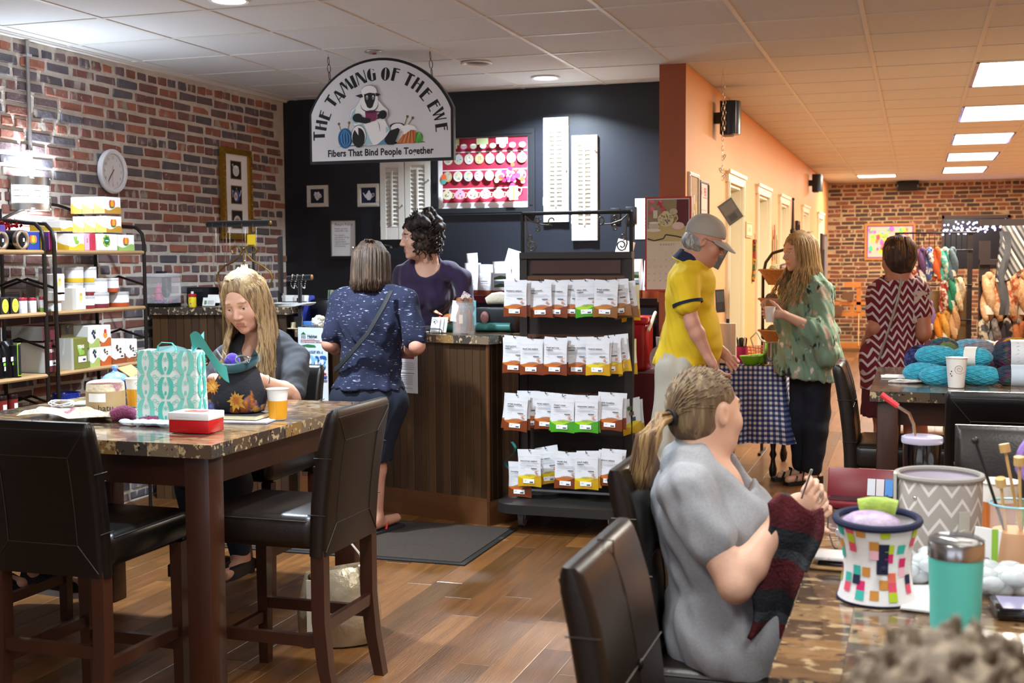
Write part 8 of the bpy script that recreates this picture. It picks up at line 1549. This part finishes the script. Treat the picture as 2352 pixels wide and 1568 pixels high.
kn=MB();kp=vv(A.J['wrR'])+vv((.10,-.06,.02));kn.tube([kp+vv((.02*sin(k*1.7),.012*cos(k*2.1),.03-.012*k))for k in range(8)],.016,8);o=kn.build('knitting',yarn_mat('#4a2c9a'),None,3);tag(o,'purple knitting held in the blonde woman\'s hands','knitting');MB().cyl(kp+vv((-.05,.0,-.02)),kp+vv((.09,-.03,.06)),.003,n=6).build('needle',mat('gold_needle'),o)
Bn=Person('woman in a flecked navy top and denim shorts standing at the counter, back turned',dict(hip=(-2.817,6.12,0.721),neck=(-2.799,6.14,1.33),head=(-2.816,6.17,1.474),shL=(-2.988,6.14,1.268),shR=(-2.595,6.12,1.271),elL=(-3.03,6.08,1.042),elR=(-2.507,6.06,1.04),wrL=(-3.034,6.32,0.981),wrR=(-2.693,6.3,0.979),knL=(-2.97,6.10,.49),knR=(-2.775,6.08,.48),anL=(-2.99,6.14,.105),anR=(-2.775,6.10,.105),toeL=(-3.02,6.30,.062),toeR=(-2.73,6.27,.062)),(-.25,1,-.15),(-.12,1,0),1.06,'pink',1.12)
hn=hair_mat('brown_hair','#3a2a1e','#54402e');Bn.body([(Bn.J['wrL'],(.5,.7,.1),(0,0,-1),-1,.4),(Bn.J['wrR'],(-.5,.7,.1),(0,0,-1),1,.4)],hn)
def f(v):Bn.torso(v,.018,.8);Bn.arms(v,.018,0,.80,False);v.ell(Bn.P(0,0,.02),(.20,.155,.16),Bn.M,.06);v.ell(Bn.J['neck']+vv((0,0,.03)),(.075,.07,.05),None,.01,True);v.cut((-2.802,6.1,0.802),(0,0,-1))
Bn.cloth('navy_top',mat('flecked_navy','#151a33',.9,speck=[(62,.63,'#9a9eb4',(.5,.5,2.4))],bump=(300,.0006)),f,fold=(.009,38,6))
Bn.cloth('denim_shorts',mat('shorts_denim','#0e1424',.9,bump=(400,.0008),var=(12,.25)),lambda v:(Bn.torso(v,.014),Bn.legs(v,.026,1.02,False,.012),v.cut((-2.801,6.1,0.831),(0,0,1)),v.cut((-2.808,6.1,0.411),(0,0,-1))),fold=(.004,40,7))
Bn.cap_hair('hair_base',hn,skull_cap(Bn,.012));Bn.strands('hair',hn,long_hair(Bn,.0,220,lambda t:.075,60,.0,.02,0,.088,.106,pull=.03),.0068)
st=MB();sb_=vv(Bn.base);st.tube([vv(q)-sb_ for q in((-2.636,6.02,1.334),(-2.654,5.955,1.251),(-2.736,5.94,1.113),(-2.846,5.955,1.002),(-2.933,6,0.931),(-3.014,6.1,0.897))],[.018]*6,6,flat=.25);st.build('cross_body_strap',mat('black_webbing','#0f0f12',.7),Bn.t)
sg_=MB();sg_.tube([Bn.H(.100*sin(a),.02+.085*cos(a),.088+.03*max(0,cos(a)))for a in[-1.9+3.8*k/14 for k in range(15)]],.005,6);sg_.v=[tuple(vv(q)-sb_)for q in sg_.v];sg_.build('sunglasses',mat('black_gloss'),Bn.t)
for q in 'RL':
 a=Bn.J['an'+q];t_=Bn.J['toe'+q];d=t_-a;d[2]=0;d/=np.linalg.norm(d);s_=np.array([d[1],-d[0],0]);m=MB();m.loft([[a*vv((1,1,0))+d*u+s_*x*w_+vv((0,0,z))-sb_*vv((1,1,1))for x,z in((-1,.004),(1,.004),(1,.026),(-1,.026))]for u,w_ in((-.075,.028),(-.05,.042),(.06,.046),(.17,.048),(.215,.03))]);o=m.build('flip_flop',mat('dark_rubber','#26252a',.7),Bn.t,.8)
 m=MB();m.tube([a*vv((1,1,0))+d*.03+s_*.042+vv((0,0,.03))-sb_,a*vv((1,1,0))+d*.08+s_*.02+vv((0,0,.075))-sb_,a*vv((1,1,0))+d*.16+vv((0,0,.06))-sb_],.006,6);m.build('thong_strap',mat('coral_strap','#c8402c',.5),o)
C_=Person('curly dark-haired woman in a purple top behind the counter',dict(hip=(-3.02,7.42,.93),neck=(-2.909,7.24,1.492),head=(-2.945,7.18,1.637),shR=(-3.114,7.3,1.399),shL=(-2.678,7.22,1.378),elR=(-3.148,7.28,1.112),elL=(-2.635,7.2,1.121),wrR=(-2.998,7.12,1.013),wrL=(-2.614,7.04,1.084),knR=(-3.10,7.42,.48),knL=(-2.92,7.42,.48),anR=(-3.1,7.44,.07),anL=(-2.92,7.44,.07)),(-.80,-.62,-.10),(.15,-1,0),1.13,'fair',1.10)
hc=hair_mat('dark_curls','#1c1410','#3c2a20');C_.body([(C_.J['wrL'],(-.7,-.5,.35),(-.3,.4,-1),-1,.35),(C_.J['wrR'],(.5,-.7,0),(0,0,-1),1,.4)],hc)
def f(v):C_.torso(v,.012,1);C_.arms(v,.012,0,1,False);[v.cap(C_.J['el'+q],C_.J['wr'+q],.050,.038,.03)for q in 'RL'];v.ell(C_.J['neck']+C_.B[:,1]*.085+vv((0,0,.0)),(.095,.09,.105),C_.B,.01,True);v.cut((0,0,.85),(0,0,-1))
C_.cloth('purple_top',mat('plum_knit','#261336',.85,var=(18,.2),sheen=.2),f,fold=(.005,42,8))
C_.cloth('trousers',mat('black_trousers','#141416',.9),lambda v:(C_.torso(v,.008),C_.legs(v,.016,1.95,False),v.cut((0,0,.92),(0,0,1))))
def f(v):
 skull_cap(C_)(v)
 for k in range(70):
  u,a=RN.uniform(-.75,1),RN.uniform(-2.35,2.35)+pi;r=sqrt(max(0,1-u*u));v.ell(C_.H(.098*r*sin(a),.105*r*cos(a)-.022,.04+.105*u-.02*(u<0)),vv((.027,)*3)*RN.uniform(.7,1.1),None,.012)
C_.cap_hair('hair_base',hc,f,.006,(.008,70,9,1))
cu=[]
for k in range(150):
 u,a=RN.uniform(-.9,1),RN.uniform(-2.5,2.5)+pi;r=sqrt(max(0,1-u*u));o=C_.H(.104*r*sin(a),.112*r*cos(a)-.022,.045+.112*u-.03*(u<0));od=(o-C_.J['head'])/np.linalg.norm(o-C_.J['head']);e=np.cross(od,(0,0,1));w=RN.uniform(0,6);cu.append([o+od*.012*cos(q*1.1+w)+e*.014*sin(q*1.1+w)-vv((0,0,.007*q))for q in range(9)])
C_.strands('curls',hc,cu,.0052,.5)
er=MB();p=C_.H(-.078,-.002,-.055)-vv(C_.base);[er.tube([p+C_.HB@vv((q*.158*(q>0),.012*cos(a),-.012+.016*sin(a)))for a in[2*pi*k/14 for k in range(14)]],.0024,6,wrap=True)for q in(0,1)];er.build('hoop_earring',m_silverj,C_.t)
nl=MB();q=vv(C_.J['wrL']);d=vv((-.7,-.5,.35));d/=np.linalg.norm(d);[nl.sph(q+d*.15+vv((.0,-.004,.03-.019*k))-vv(C_.base),.0075,sc=(1,.8,1),nu=8,nv=5)for k in range(4)];nl.build('nail_varnish',mat('coral_nail','#d8324a',.3),C_.t)
D=Person('grey-haired man in a yellow polo shirt and pale cap looking down',dict(hip=(-1.224,6.78,0.877),neck=(-1.154,6.74,1.48),head=(-1.087,6.72,1.59),shR=(-1.178,6.58,1.359),shL=(-1.196,6.96,1.369),elR=(-1.125,6.55,1.151),elL=(-1.144,6.98,1.122),wrR=(-1.037,6.56,0.966),wrL=(-1.033,6.9,0.993),knR=(-1.30,6.70,.48),knL=(-1.28,6.88,.48),anR=(-1.31,6.70,.08),anL=(-1.30,6.9,.08),toeR=(-1.12,6.69,.03),toeL=(-1.11,6.92,.03)),(1,.12,-.42),(1,.05,0),1.08,'pink',1.02)
hg=hair_mat('grey_hair','#8a8680','#b8b4ae');D.body([(D.J['wrR'],(.5,.1,-.8),(.6,.5,.3),-1,.5),(D.J['wrL'],(.6,-.1,-.6),(.3,-.6,-.3),1,.4)],hg)
m_yel=mat('yellow_pique','#dcb81e',.85,bump=(500,.0008))
def f(v):D.torso(v,.024,0,.022);D.arms(v,.028,0,.48,False);v.ell(D.P(0,.01,.02),(.17,.150,.14),D.M,.06);v.ell(D.J['neck']+vv((.01,0,.05)),(.075,.065,.05),None,.01,True);v.cut((-1.198,6.7,0.913),(0,0,-1))
D.cloth('polo_shirt',m_yel,f,fold=(.008,36,10))
def ring(P,c,d,r0,r1,h,name,m,n=20,e=1.0):
 d=vv(d)/np.linalg.norm(d);a=np.cross(d,(0,.3,1));a/=np.linalg.norm(a);b=np.cross(d,a);k=MB();c=vv(c)-vv(P.base);k.loft([[c+d*z+(a*cos(t)+b*sin(t)*e)*r for t in[2*pi*q/n for q in range(n)]]for z,r in((0,r0),(h,r1),(h,r1-.006),(0,r0-.006))],wrap=True);return k.build(name,m,P.t,1)
nk=D.J['neck'];ring(D,nk+vv((-.018,0,-.012)),(.42,0,1),.104,.082,.056,'navy_collar',mat('navy_rib','#141c34',.85));ring(D,nk+vv((-.019,0,-.016)),(.42,0,1),.106,.105,.006,'collar_tipping',mat('yellow_pique'))
for q in 'RL':a,b=lerp(D.J['sh'+q],D.J['el'+q],.455),D.J['el'+q]-D.J['sh'+q];ring(D,a,b,.084,.083,.016,'sleeve_cuff',mat('navy_rib'))
D.cloth('khaki_trousers',mat('khaki_cloth','#b0a898',.85),lambda v:(D.torso(v,.010),D.legs(v,.030,1.97,False,.006),v.cut((0,0,D.J['hip'][2]+.12),(0,0,1))),fold=(.008,36,11))
def f(v):v.ell(D.H(0,-.012,.044),vv((.081,.104,.090))*D.hs,D.HB,.01);v.cut(D.H(0,.02,.030),D.HB@vv((0,.18,-1)))
D.cap_hair('cap',mat('stone_twill','#a8a196',.85,bump=(400,.0006)),f,.004,(.0015,40,4))
bm_=MB();bm_.loft([[D.H(.078*sin(a)*(1-.1*u),.035+.068*cos(a)+.062*u*cos(a)**.5 if cos(a)>0 else.04,.036-.020*u*cos(a)-.012*abs(sin(a))-zz)-vv(D.base)for a in[-1.5+3.0*k/14 for k in range(15)]]for u,zz in((0,0),(1,.012),(1,.017),(0,.006))],closed=False,cap=False,wrap=True);bm_.build('cap_brim',mat('stone_twill'),D.t,1)
D.cap_hair('hair',hg,lambda v:(v.ell(D.H(0,-.03,-.018),vv((.081,.082,.062))*D.hs,D.HB,.01),v.cut(D.H(0,.022,0),D.HB@vv((0,1,.25))),v.cut(D.H(0,0,.045),D.HB@vv((0,.18,1)))),.0045,(.004,70,5,.5));D.cap_hair('beard',hg,lambda v:v.ell(D.H(0,.083,-.092),vv((.013,.009,.014))*D.hs,D.HB),.004,(.003,80,6,.6))
gl=MB();[gl.tube([D.H(q*.031+.02*cos(a),.096,.002+.014*sin(a))-vv(D.base)for a in[2*pi*k/14 for k in range(14)]],.0014,5,wrap=True)for q in(-1,1)];[gl.tube([D.H(q*.052,.094,.006)-vv(D.base),D.H(q*.080,.0,.012)-vv(D.base)],.0016,5)for q in(-1,1)];gl.build('spectacles',mat('thin_metal','#6a6258',.3,.8),D.t)
def shoes(P,m,h=.05):
 for q in 'RL':
  a=P.J['an'+q];t_=P.J.get('toe'+q,a+P.B[:,1]*.17);d=(t_-a)*vv((1,1,0));d/=np.linalg.norm(d);s_=np.array([d[1],-d[0],0]);g_=a*vv((1,1,0));k=MB();k.loft([[g_+d*u+s_*x*w_+vv((0,0,.004+z*hh))-vv(P.base)for x,z in((-1,0),(1,0),(1.02,.35),(.5,1),(-.5,1),(-1.02,.35))]for u,w_,hh in((-.08,.025,.06),(-.05,.04,.085),(.04,.043,.09),(.12,.05,.06),(.19,.045,.045),(.225,.02,.025))]);k.build('shoe',m,P.t,1)
shoes(D,mat('dark_shoe'));shoes(C_,mat('dark_shoe'))
E_=Person('woman with long wavy hair in a green feather-print tunic holding a cup',dict(hip=(-0.656,8.4,0.849),neck=(-0.678,8.36,1.356),head=(-0.724,8.32,1.537),shR=(-0.806,8.5,1.272),shL=(-0.559,8.26,1.279),elR=(-0.808,8.42,1.05),elL=(-0.556,8.14,1.011),wrR=(-0.841,8.28,1.186),wrL=(-0.798,8.08,1.132),knR=(-.70,8.42,.48),knL=(-.60,8.36,.48),anR=(-.71,8.45,.085),anL=(-.63,8.33,.085),toeR=(-.84,8.38,.035),toeL=(-.77,8.22,.035)),(-.80,-.56,-.12),(-.85,-.5,0),1.06,'light',1.04)
hw=hair_mat('wavy_blonde','#a88a5a','#7e6240');E_.body([(E_.J['wrR'],(-.8,-.45,.35),(.1,-.3,-1),1,.8),(E_.J['wrL'],(-.9,-.15,.05),(.2,.9,0),-1,.75)],hw)
m_tun=mat('feather_print','#7c9c86',.8,speck=[(13,.585,'#b8aa98',(1,1,.7)),(15,.61,'#23292e',(1.2,1.2,.7)),(21,.63,'#d8d0c4',(1,1,.6)),(17,.66,'#b87860')],bump=(300,.0006))
def f(v):
 E_.torso(v,.016,1.0);E_.arms(v,.020,0,1,False);v.cap(E_.J['elL'],lerp(E_.J['elL'],E_.J['wrL'],.25),.075,.085,.04);v.cap(E_.J['elR'],lerp(E_.J['elR'],E_.J['wrR'],.2),.07,.075,.04);v.cap(E_.J['elL']-vv((0,0,.02)),E_.J['elL']-vv((-.03,0,.14)),.06,.085,.05);h_=E_.J['hip'];v.cap(h_+vv((0,0,.1)),h_-vv((0,0,.10)),.19,.235,.08);v.ell(E_.J['neck']+E_.B[:,1]*.07+vv((0,0,.02)),(.06,.07,.08),E_.B,.01,True);v.cut((-0.647,8.3,0.705),(-.10,0,-1))
E_.cloth('tunic',m_tun,f,.0095,(.014,38,12,.3));E_.cloth('trousers',mat('navy_trousers','#121826',.85),lambda v:(E_.torso(v,.004),E_.legs(v,.014,1.94,False,.012),v.cut((0,0,.9),(0,0,1))),fold=(.005,36,13))
E_.cap_hair('hair_base',hw,skull_cap(E_,.010));E_.strands('hair',hw,long_hair(E_,.01,200,lambda t:.22 if t<.5 else.26,44,.014,.03,.10),.0068)
for q in 'RL':
 a=E_.J['an'+q];d=(E_.J['toe'+q]-a)*vv((1,1,0));d/=np.linalg.norm(d);s_=np.array([d[1],-d[0],0]);g_=a*vv((1,1,0))-vv(E_.base);m=MB();m.loft([[g_+d*u+s_*x*w_+vv((0,0,z*hh))for x,z in((-1,0),(1,0),(1,1),(-1,1))]for u,w_,hh in((-.07,.03,.05),(-.03,.04,.05),(.08,.042,.03),(.17,.045,.025),(.20,.03,.022))]);m.build('sandal',mat('black_sandal','#131112',.5),E_.t,.8)
 for u0,u1,hh in((-.02,.03,.11),(.05,.10,.085),(.10,.15,.06),(.03,-.03,.12)):m=MB();m.tube([g_+d*u0+s_*.044+vv((0,0,.03)),g_+d*(u0+u1)/2+s_*.02+vv((0,0,hh)),g_+d*(u0+u1)/2-s_*.02+vv((0,0,hh)),g_+d*u1-s_*.044+vv((0,0,.03))],.008,6,flat=.4);m.build('sandal_strap',mat('black_sandal'),E_.t)
w=vv(E_.J['wrL']);cup('small white paper cup held by the woman in the green tunic',tuple(w+vv((-.085,-.01,-.05))),.10,.036)
def chev():
 m=mat('chevron_knit','#6e1626',.85);nt=m.node_tree;N=nt.nodes;L=nt.links;tc=N.new('ShaderNodeTexCoord');s=N.new('ShaderNodeSeparateXYZ');L.new(tc.outputs['Object'],s.inputs[0]);a=N.new('ShaderNodeMath');a.operation='MULTIPLY_ADD';a.inputs[1].default_value=.45;L.new(s.outputs['Y'],a.inputs[0]);L.new(s.outputs['X'],a.inputs[2]);pp=N.new('ShaderNodeMath');pp.operation='PINGPONG';pp.inputs[1].default_value=.032;L.new(a.outputs[0],pp.inputs[0])
 mu=N.new('ShaderNodeMath');mu.operation='MULTIPLY_ADD';mu.inputs[1].default_value=1.5;L.new(pp.outputs[0],mu.inputs[0]);L.new(s.outputs['Z'],mu.inputs[2]);dv=N.new('ShaderNodeMath');dv.operation='DIVIDE';dv.inputs[1].default_value=.052;L.new(mu.outputs[0],dv.inputs[0]);fr=N.new('ShaderNodeMath');fr.operation='FRACT';L.new(dv.outputs[0],fr.inputs[0]);cr=N.new('ShaderNodeValToRGB');cr.color_ramp.interpolation='CONSTANT';cr.color_ramp.elements[0].color=srgb('#c8bcbc');cr.color_ramp.elements[1].position=.36;cr.color_ramp.elements[1].color=srgb('#6a1424');L.new(fr.outputs[0],cr.inputs[0]);L.new(cr.outputs[0],N['Principled BSDF'].inputs['Base Color']);return m
F2=Person('short-haired woman in a maroon and white chevron top, back turned',dict(hip=(-0.098,7.6,0.869),neck=(-0.08,7.58,1.349),head=(-0.097,7.6,1.486),shL=(-0.207,7.62,1.276),shR=(0.028,7.54,1.284),elL=(-0.211,7.5,1.086),elR=(0.055,7.48,1.058),wrL=(-0.262,7.66,1.009),wrR=(-0.009,7.74,0.95),knL=(-.15,7.62,.46),knR=(.02,7.60,.46),anL=(-.15,7.64,.08),anR=(.03,7.60,.08),toeL=(-.23,7.80,.03),toeR=(-.04,7.76,.03)),(-.55,1,-.05),(-.45,1,0),1.02,'ruddy',1.14)
hf=hair_mat('short_brown','#2c1a12','#4a3020');F2.body([(F2.J['wrL'],(-.3,.8,-.2),(.8,.2,-.3),-1,.5),(F2.J['wrR'],(-.8,.5,.1),(0,.3,-1),1,.5)],hf)
def f(v):F2.torso(v,.016,.9);F2.arms(v,.018,0,.42,False);h_=F2.J['hip'];v.cap(h_,h_-vv((0,0,.10)),.20,.205,.07);v.ell(F2.J['neck']+vv((0,-.02,.035)),(.10,.085,.06),None,.01,True);v.cut((0,0,.72),(0,0,-1))
F2.cloth('chevron_top',chev(),f,fold=(.008,40,15))
F2.cloth('skirt',mat('wine_skirt','#4a1420',.85),lambda v:(v.cap(F2.J['hip'],F2.J['hip']-vv((0,0,.30)),.185,.20,.03),v.cut((0,0,.56),(0,0,-1))))
lp=MB();fb=vv(F2.base);lp.loft([[F2.P(.02+.11*u*(1-.25*w_),-.152-.004*sin(u*3),F2.L*(.92-.40*w_))-fb for u in(0,.33,.66,1)]for w_ in[k/5 for k in range(6)]],closed=False,cap=False);lp.build('lace_panel',mat('cream_lace','#c0b0a4',.9,speck=[(40,.55,'#6a2a34')]),F2.t,1)
st=MB();st.tube([vv(q)-fb for q in((-0.074,7.45,1.367),(-0.091,7.4,1.248),(-0.14,7.385,1.074),(-0.182,7.41,0.933),(-0.212,7.48,0.838))],.026,6,flat=.3);st.build('bag_strap',mat('grey_strap','#9a968e',.7),F2.t)
def f(v):skull_cap(F2)(v);v.ell(F2.H(0,-.045,.02),vv((.088,.085,.092))*F2.hs,F2.HB,.02);v.ell(F2.H(0,-.02,.07),vv((.082,.09,.065))*F2.hs,F2.HB,.02);v.cut(F2.H(0,0,-.075),F2.HB@vv((0,.2,-1)))
F2.cap_hair('hair_base',hf,f,.005,(.004,60,8,.4));hp=[]
for k in range(110):a=RN.uniform(-2.4,2.4)+pi;u=RN.random();hp.append([F2.H(.02*sin(a)+.03*(RN.random()-.5),.03*RN.random(),.128),F2.H(.06*sin(a),.075*cos(a)-.02,.118),F2.H(.088*sin(a),.106*cos(a)-.022,.06),F2.H(.090*sin(a),.108*cos(a)-.024,.02-.03*u)])
F2.strands('hair',hair_mat('honey_hair','#8a6034','#4a3020'),hp,.0055);shoes(F2,mat('dark_shoe'))
G_=Person('woman with a ponytail in a grey T-shirt crocheting at the right table',dict(hip=(-.44,3.19,.53),neck=(-0.536,3.18,0.969),head=(-0.512,3.2,1.096),shR=(-0.533,3.02,0.921),shL=(-0.519,3.38,0.884),elR=(-0.398,2.94,0.713),elL=(-0.371,3.4,0.615),wrR=(-0.304,3.04,0.86),wrL=(-0.304,3.26,0.847),knR=(.02,3.08,.56),knL=(.02,3.30,.56),anR=(.0,3.08,.09),anL=(.0,3.32,.09)),(.66,.78,.02),(1,.04,0),.97,'light',1.08,hu=(-.12,0,1))
hr=hair_mat('ash_hair','#64503a','#7e6a4c');G_.body([(G_.J['wrR'],(.75,.25,.55),(-.2,.8,.2),-1,.75),(G_.J['wrL'],(.6,-.35,.3),(-.1,-.9,-.3),1,.7)],hr)
m_gt=mat('heather_tee','#8e9095',.9,var=(160,.12),bump=(300,.0006))
def f(v):G_.torso(v,.014,1.1,.04);G_.arms(v,.022,0,.50,False);v.ell(G_.J['neck']+vv((.075,0,-.01)),(.10,.085,.095),None,.01,True);v.ell(G_.J['hip']+vv((.02,0,.0)),(.19,.205,.15),None,.06);v.cap(G_.J['hip']+vv((.05,0,-.01)),G_.J['hip']+vv((.36,0,.03)),.185,.16,.06);v.cut((0,0,.40),(0,0,-1))
G_.cloth('grey_tshirt',m_gt,f,.007,(.008,44,17,.5));G_.cloth('jeans',mat('dark_denim'),lambda v:(G_.torso(v,-.02),G_.legs(v,.006,1.95,False),v.cut((0,0,.60),(0,0,1))))
def f(v):
 v.ell(G_.H(0,-.016,.034),vv((.080,.100,.092))*G_.hs,G_.HB,.01);v.ell(G_.H(0,-.05,-.02),vv((.070,.062,.06))*G_.hs,G_.HB,.03);v.ell(G_.H(0,.115,-.02),vv((.078,.072,.10))*G_.hs,G_.HB,.01,True);[v.ell(G_.H(q*.082,-.004,-.010),vv((.03,.026,.042))*G_.hs,G_.HB,.006,True)for q in(-1,1)]
G_.cap_hair('hair_base',hr,f,.0045,(.002,60,9,.4));tie=G_.H(0,-.125,.0);hp=[]
for k in range(300):
 a=RN.uniform(-2.2,2.2)+pi if k%3 else RN.uniform(-1.4,1.4);b=RN.uniform(-.3,1);r=sqrt(1-b*b*.98)
 x,y,z=.083*r*sin(a),.102*r*cos(a)-.016,.034+.095*b
 if y>.045 and z<.075 or(abs(x)>.055 and y>-.03 and z<.035):continue
 m0=vv((x,y,z));te=vv((0,-.125,0));hp.append([G_.H(*q)for q in(m0,[(m0*.66+te*.34)[0]*1.2,(m0*.66+te*.34)[1],(m0*.66+te*.34)[2]*1.15+.006],[(m0*.3+te*.7)[0]*1.1,(m0*.3+te*.7)[1]-.004,(m0*.3+te*.7)[2]*1.1],te)])
G_.strands('hair',hr,hp,.0032,.6)
pt=[]
for k in range(70):a,r=RN.uniform(0,6.3),RN.random()**.5;o=vv((cos(a)*r,sin(a)*r,0));pt.append([tie+G_.HB@(vv((o[0]*.012,0,o[1]*.012))),tie+G_.HB@vv((o[0]*.022,-.035,o[1]*.02-.005))]+[tie+G_.HB@vv((o[0]*.038,-.055,0))+vv((o[1]*.02-.008*j,o[0]*.012,-.034*j-.01+RN.uniform(-.006,.006)))for j in range(1,6)])
G_.strands('ponytail',hair_mat('ponytail_hair','#9a7c52','#6a5038'),pt,.0058,.4);tb2=MB();tb2.tube([tie-vv(G_.base)+G_.HB@vv((.018*cos(a),.004,.018*sin(a)))for a in[2*pi*k/14 for k in range(14)]],.007,6,wrap=True);tb2.build('hair_tie',mat('black_webbing'),G_.t)
n=MB();c=G_.J['neck']-vv(G_.base);n.tube([c+vv((.02+.09*max(0,cos(a))+.02*cos(a),.07*sin(a)*-1,.025-.125*max(0,cos(a))))for a in[-2.6+5.2*k/20 for k in range(21)]],.0018,5);n.build('necklace',m_silverj,G_.t)
ri=MB();q=vv(G_.J['wrR'])-vv(G_.base)+vv((.095,.03,.055));ri.tube([q+vv((.004*cos(a),.010*cos(a),.011*sin(a)))for a in[2*pi*k/12 for k in range(12)]],.002,5,wrap=True);ri.build('finger_ring',m_silverj,G_.t)
w=vv(G_.J['wrR'])+vv((.075,.03,.02));kt=uv_grid('crochet_piece',mat('burgundy_crochet','#1c1e24',.95,stripe=((.25,0,1),.16,['#541820','#541820','#3a3e44','#1b1d24','#20242a','#4a161e']),bump=(120,.008)),lambda u,v:tuple(w+vv((-.10+.13*u-.05*v+.012*sin(v*9),.012*sin(u*9+v*5)-.09+.05*sin(u*3),.03-.33*v+.02*sin(u*6)))),20,30,lambda u,v:(u,v));sd=kt.modifiers.new('thick','SOLIDIFY');sd.thickness=.012;tag(kt,'burgundy and charcoal crochet piece hanging from the grey-shirted woman\'s hands','crochet')
MB().cyl(w+vv((-.03,-.02,.02)),w+vv((.0,-.05,.11)),.003,n=6).build('crochet_hook',m_chrome,kt)
shoes(G_,mat('dark_shoe'))
Hh=Person('blurred grey-brown curly head of someone seated in the near foreground',dict(hip=(0.061,0.980,0.540),neck=(0.046,1.060,0.932),head=(0.036,1.100,1.047),shR=(0.241,1.050,0.882),shL=(-0.149,1.050,0.882),elR=(0.261,1.160,0.652),elL=(-0.169,1.160,0.652),wrR=(0.181,1.360,0.692),wrL=(-0.089,1.360,0.692),knR=(0.161,1.380,0.520),knL=(-0.039,1.380,0.520),anR=(0.161,1.400,0.090),anL=(-0.039,1.400,0.090)),(.05,1,0),(0,1,0),1.0,'fair',1.05)
hh=hair_mat('grey_brown_curls','#6a5a48','#9a8a74');Hh.body([(Hh.J['wrR'],(-.3,1,0),(0,0,-1),1,.3),(Hh.J['wrL'],(.3,1,0),(0,0,-1),-1,.3)],hh,.010);Hh.cloth('cardigan',mat('oat_knit','#8a7a68',.95),lambda v:(Hh.torso(v,.02,.8),Hh.arms(v,.018,0,1,False),[v.cap(Hh.J['el'+q],Hh.J['wr'+q],.05,.038,.03)for q in 'RL'],v.cut((0,0,.5),(0,0,-1))),.010);Hh.cloth('trousers',mat('black_trousers'),lambda v:(Hh.torso(v,.006),Hh.legs(v,.014,1.95,False),v.cut((0,0,.62),(0,0,1))),.010)
cu=[]
for k in range(190):u,a=RN.uniform(-.5,1),RN.uniform(0,6.28);r=sqrt(max(0,1-u*u));o=Hh.H(.092*r*sin(a),.108*r*cos(a)-.014,.04+.098*u);od=(o-Hh.J['head'])/np.linalg.norm(o-Hh.J['head']);e=np.cross(od,(0,0,1));w=RN.uniform(0,6);cu.append([o+od*.011*cos(q*1.1+w)+e*.012*sin(q*1.1+w)-vv((0,0,.004*q))for q in range(8)])
Hh.strands('curls',hh,cu,.006,.5);Hh.cap_hair('hair_base',hh,lambda v:v.ell(Hh.H(0,-.014,.038),(.09,.108,.098),Hh.HB),.006,(.008,60,12,1));shoes(Hh,mat('dark_shoe'))
I2=Person('visitor mostly out of view at the left, one dark sneaker showing below the table',dict(hip=(-3.86,4.16,.73),neck=(-3.9,4.16,1.25),head=(-3.88,4.16,1.38),shR=(-3.9,3.96,1.18),shL=(-3.9,4.36,1.18),elR=(-4.0,3.92,.95),elL=(-4.0,4.40,.95),wrR=(-3.84,4.0,.82),wrL=(-3.84,4.32,.82),knR=(-3.45,4.08,.66),knL=(-3.42,4.26,.66),anR=(-3.62,4.06,.26),anL=(-3.62,4.40,.155),toeL=(-3.42,4.44,.10),toeR=(-3.42,4.06,.20)),(1,0,-.2),(1,0,0),1,'fair',1)
I2.body([(I2.J['wrR'],(.3,.3,-.2),(0,0,-1),-1,.4),(I2.J['wrL'],(.3,-.3,-.2),(0,0,-1),1,.4)],hn,.010);I2.cloth('sweater',mg_t,lambda v:(I2.torso(v,.02),I2.arms(v,.02,0,1,False),v.cut((0,0,.66),(0,0,-1))),.010);I2.cloth('jeans',mat('dark_denim'),lambda v:(I2.torso(v,.004),I2.legs(v,.016,1.9,False),v.cut((0,0,.8),(0,0,1))),.010);I2.cap_hair('hair_base',hn,skull_cap(I2,.012))
for q in 'RL':
 a=I2.J['an'+q];d=I2.J['toe'+q]-a;d[2]=-.02;d/=np.linalg.norm(d);s_=np.array([d[1],-d[0],0]);u_=np.cross(s_,d);g_=a-vv((0,0,.075))-vv(I2.base);m=MB();m.loft([[g_+d*u+s_*x*w_+u_*z*hh for x,z in((-1,.2),(1,.2),(1.02,.5),(.5,1),(-.5,1),(-1.02,.5))]for u,w_,hh in((-.07,.03,.09),(-.03,.04,.11),(.06,.045,.10),(.13,.048,.065),(.19,.045,.05),(.22,.02,.03))]);o=m.build('sneaker',mat('navy_canvas','#14161f',.8),I2.t,1);m=MB();m.loft([[g_+d*u+s_*x*w_+u_*z for x,z in((-1,-.012),(1,-.012),(1,.014),(-1,.014))]for u,w_ in((-.078,.03),(-.05,.044),(.06,.048),(.19,.05),(.225,.028))]);m.build('rubber_sole',mat('white_rubber','#c8c2b8',.6),o,.8)
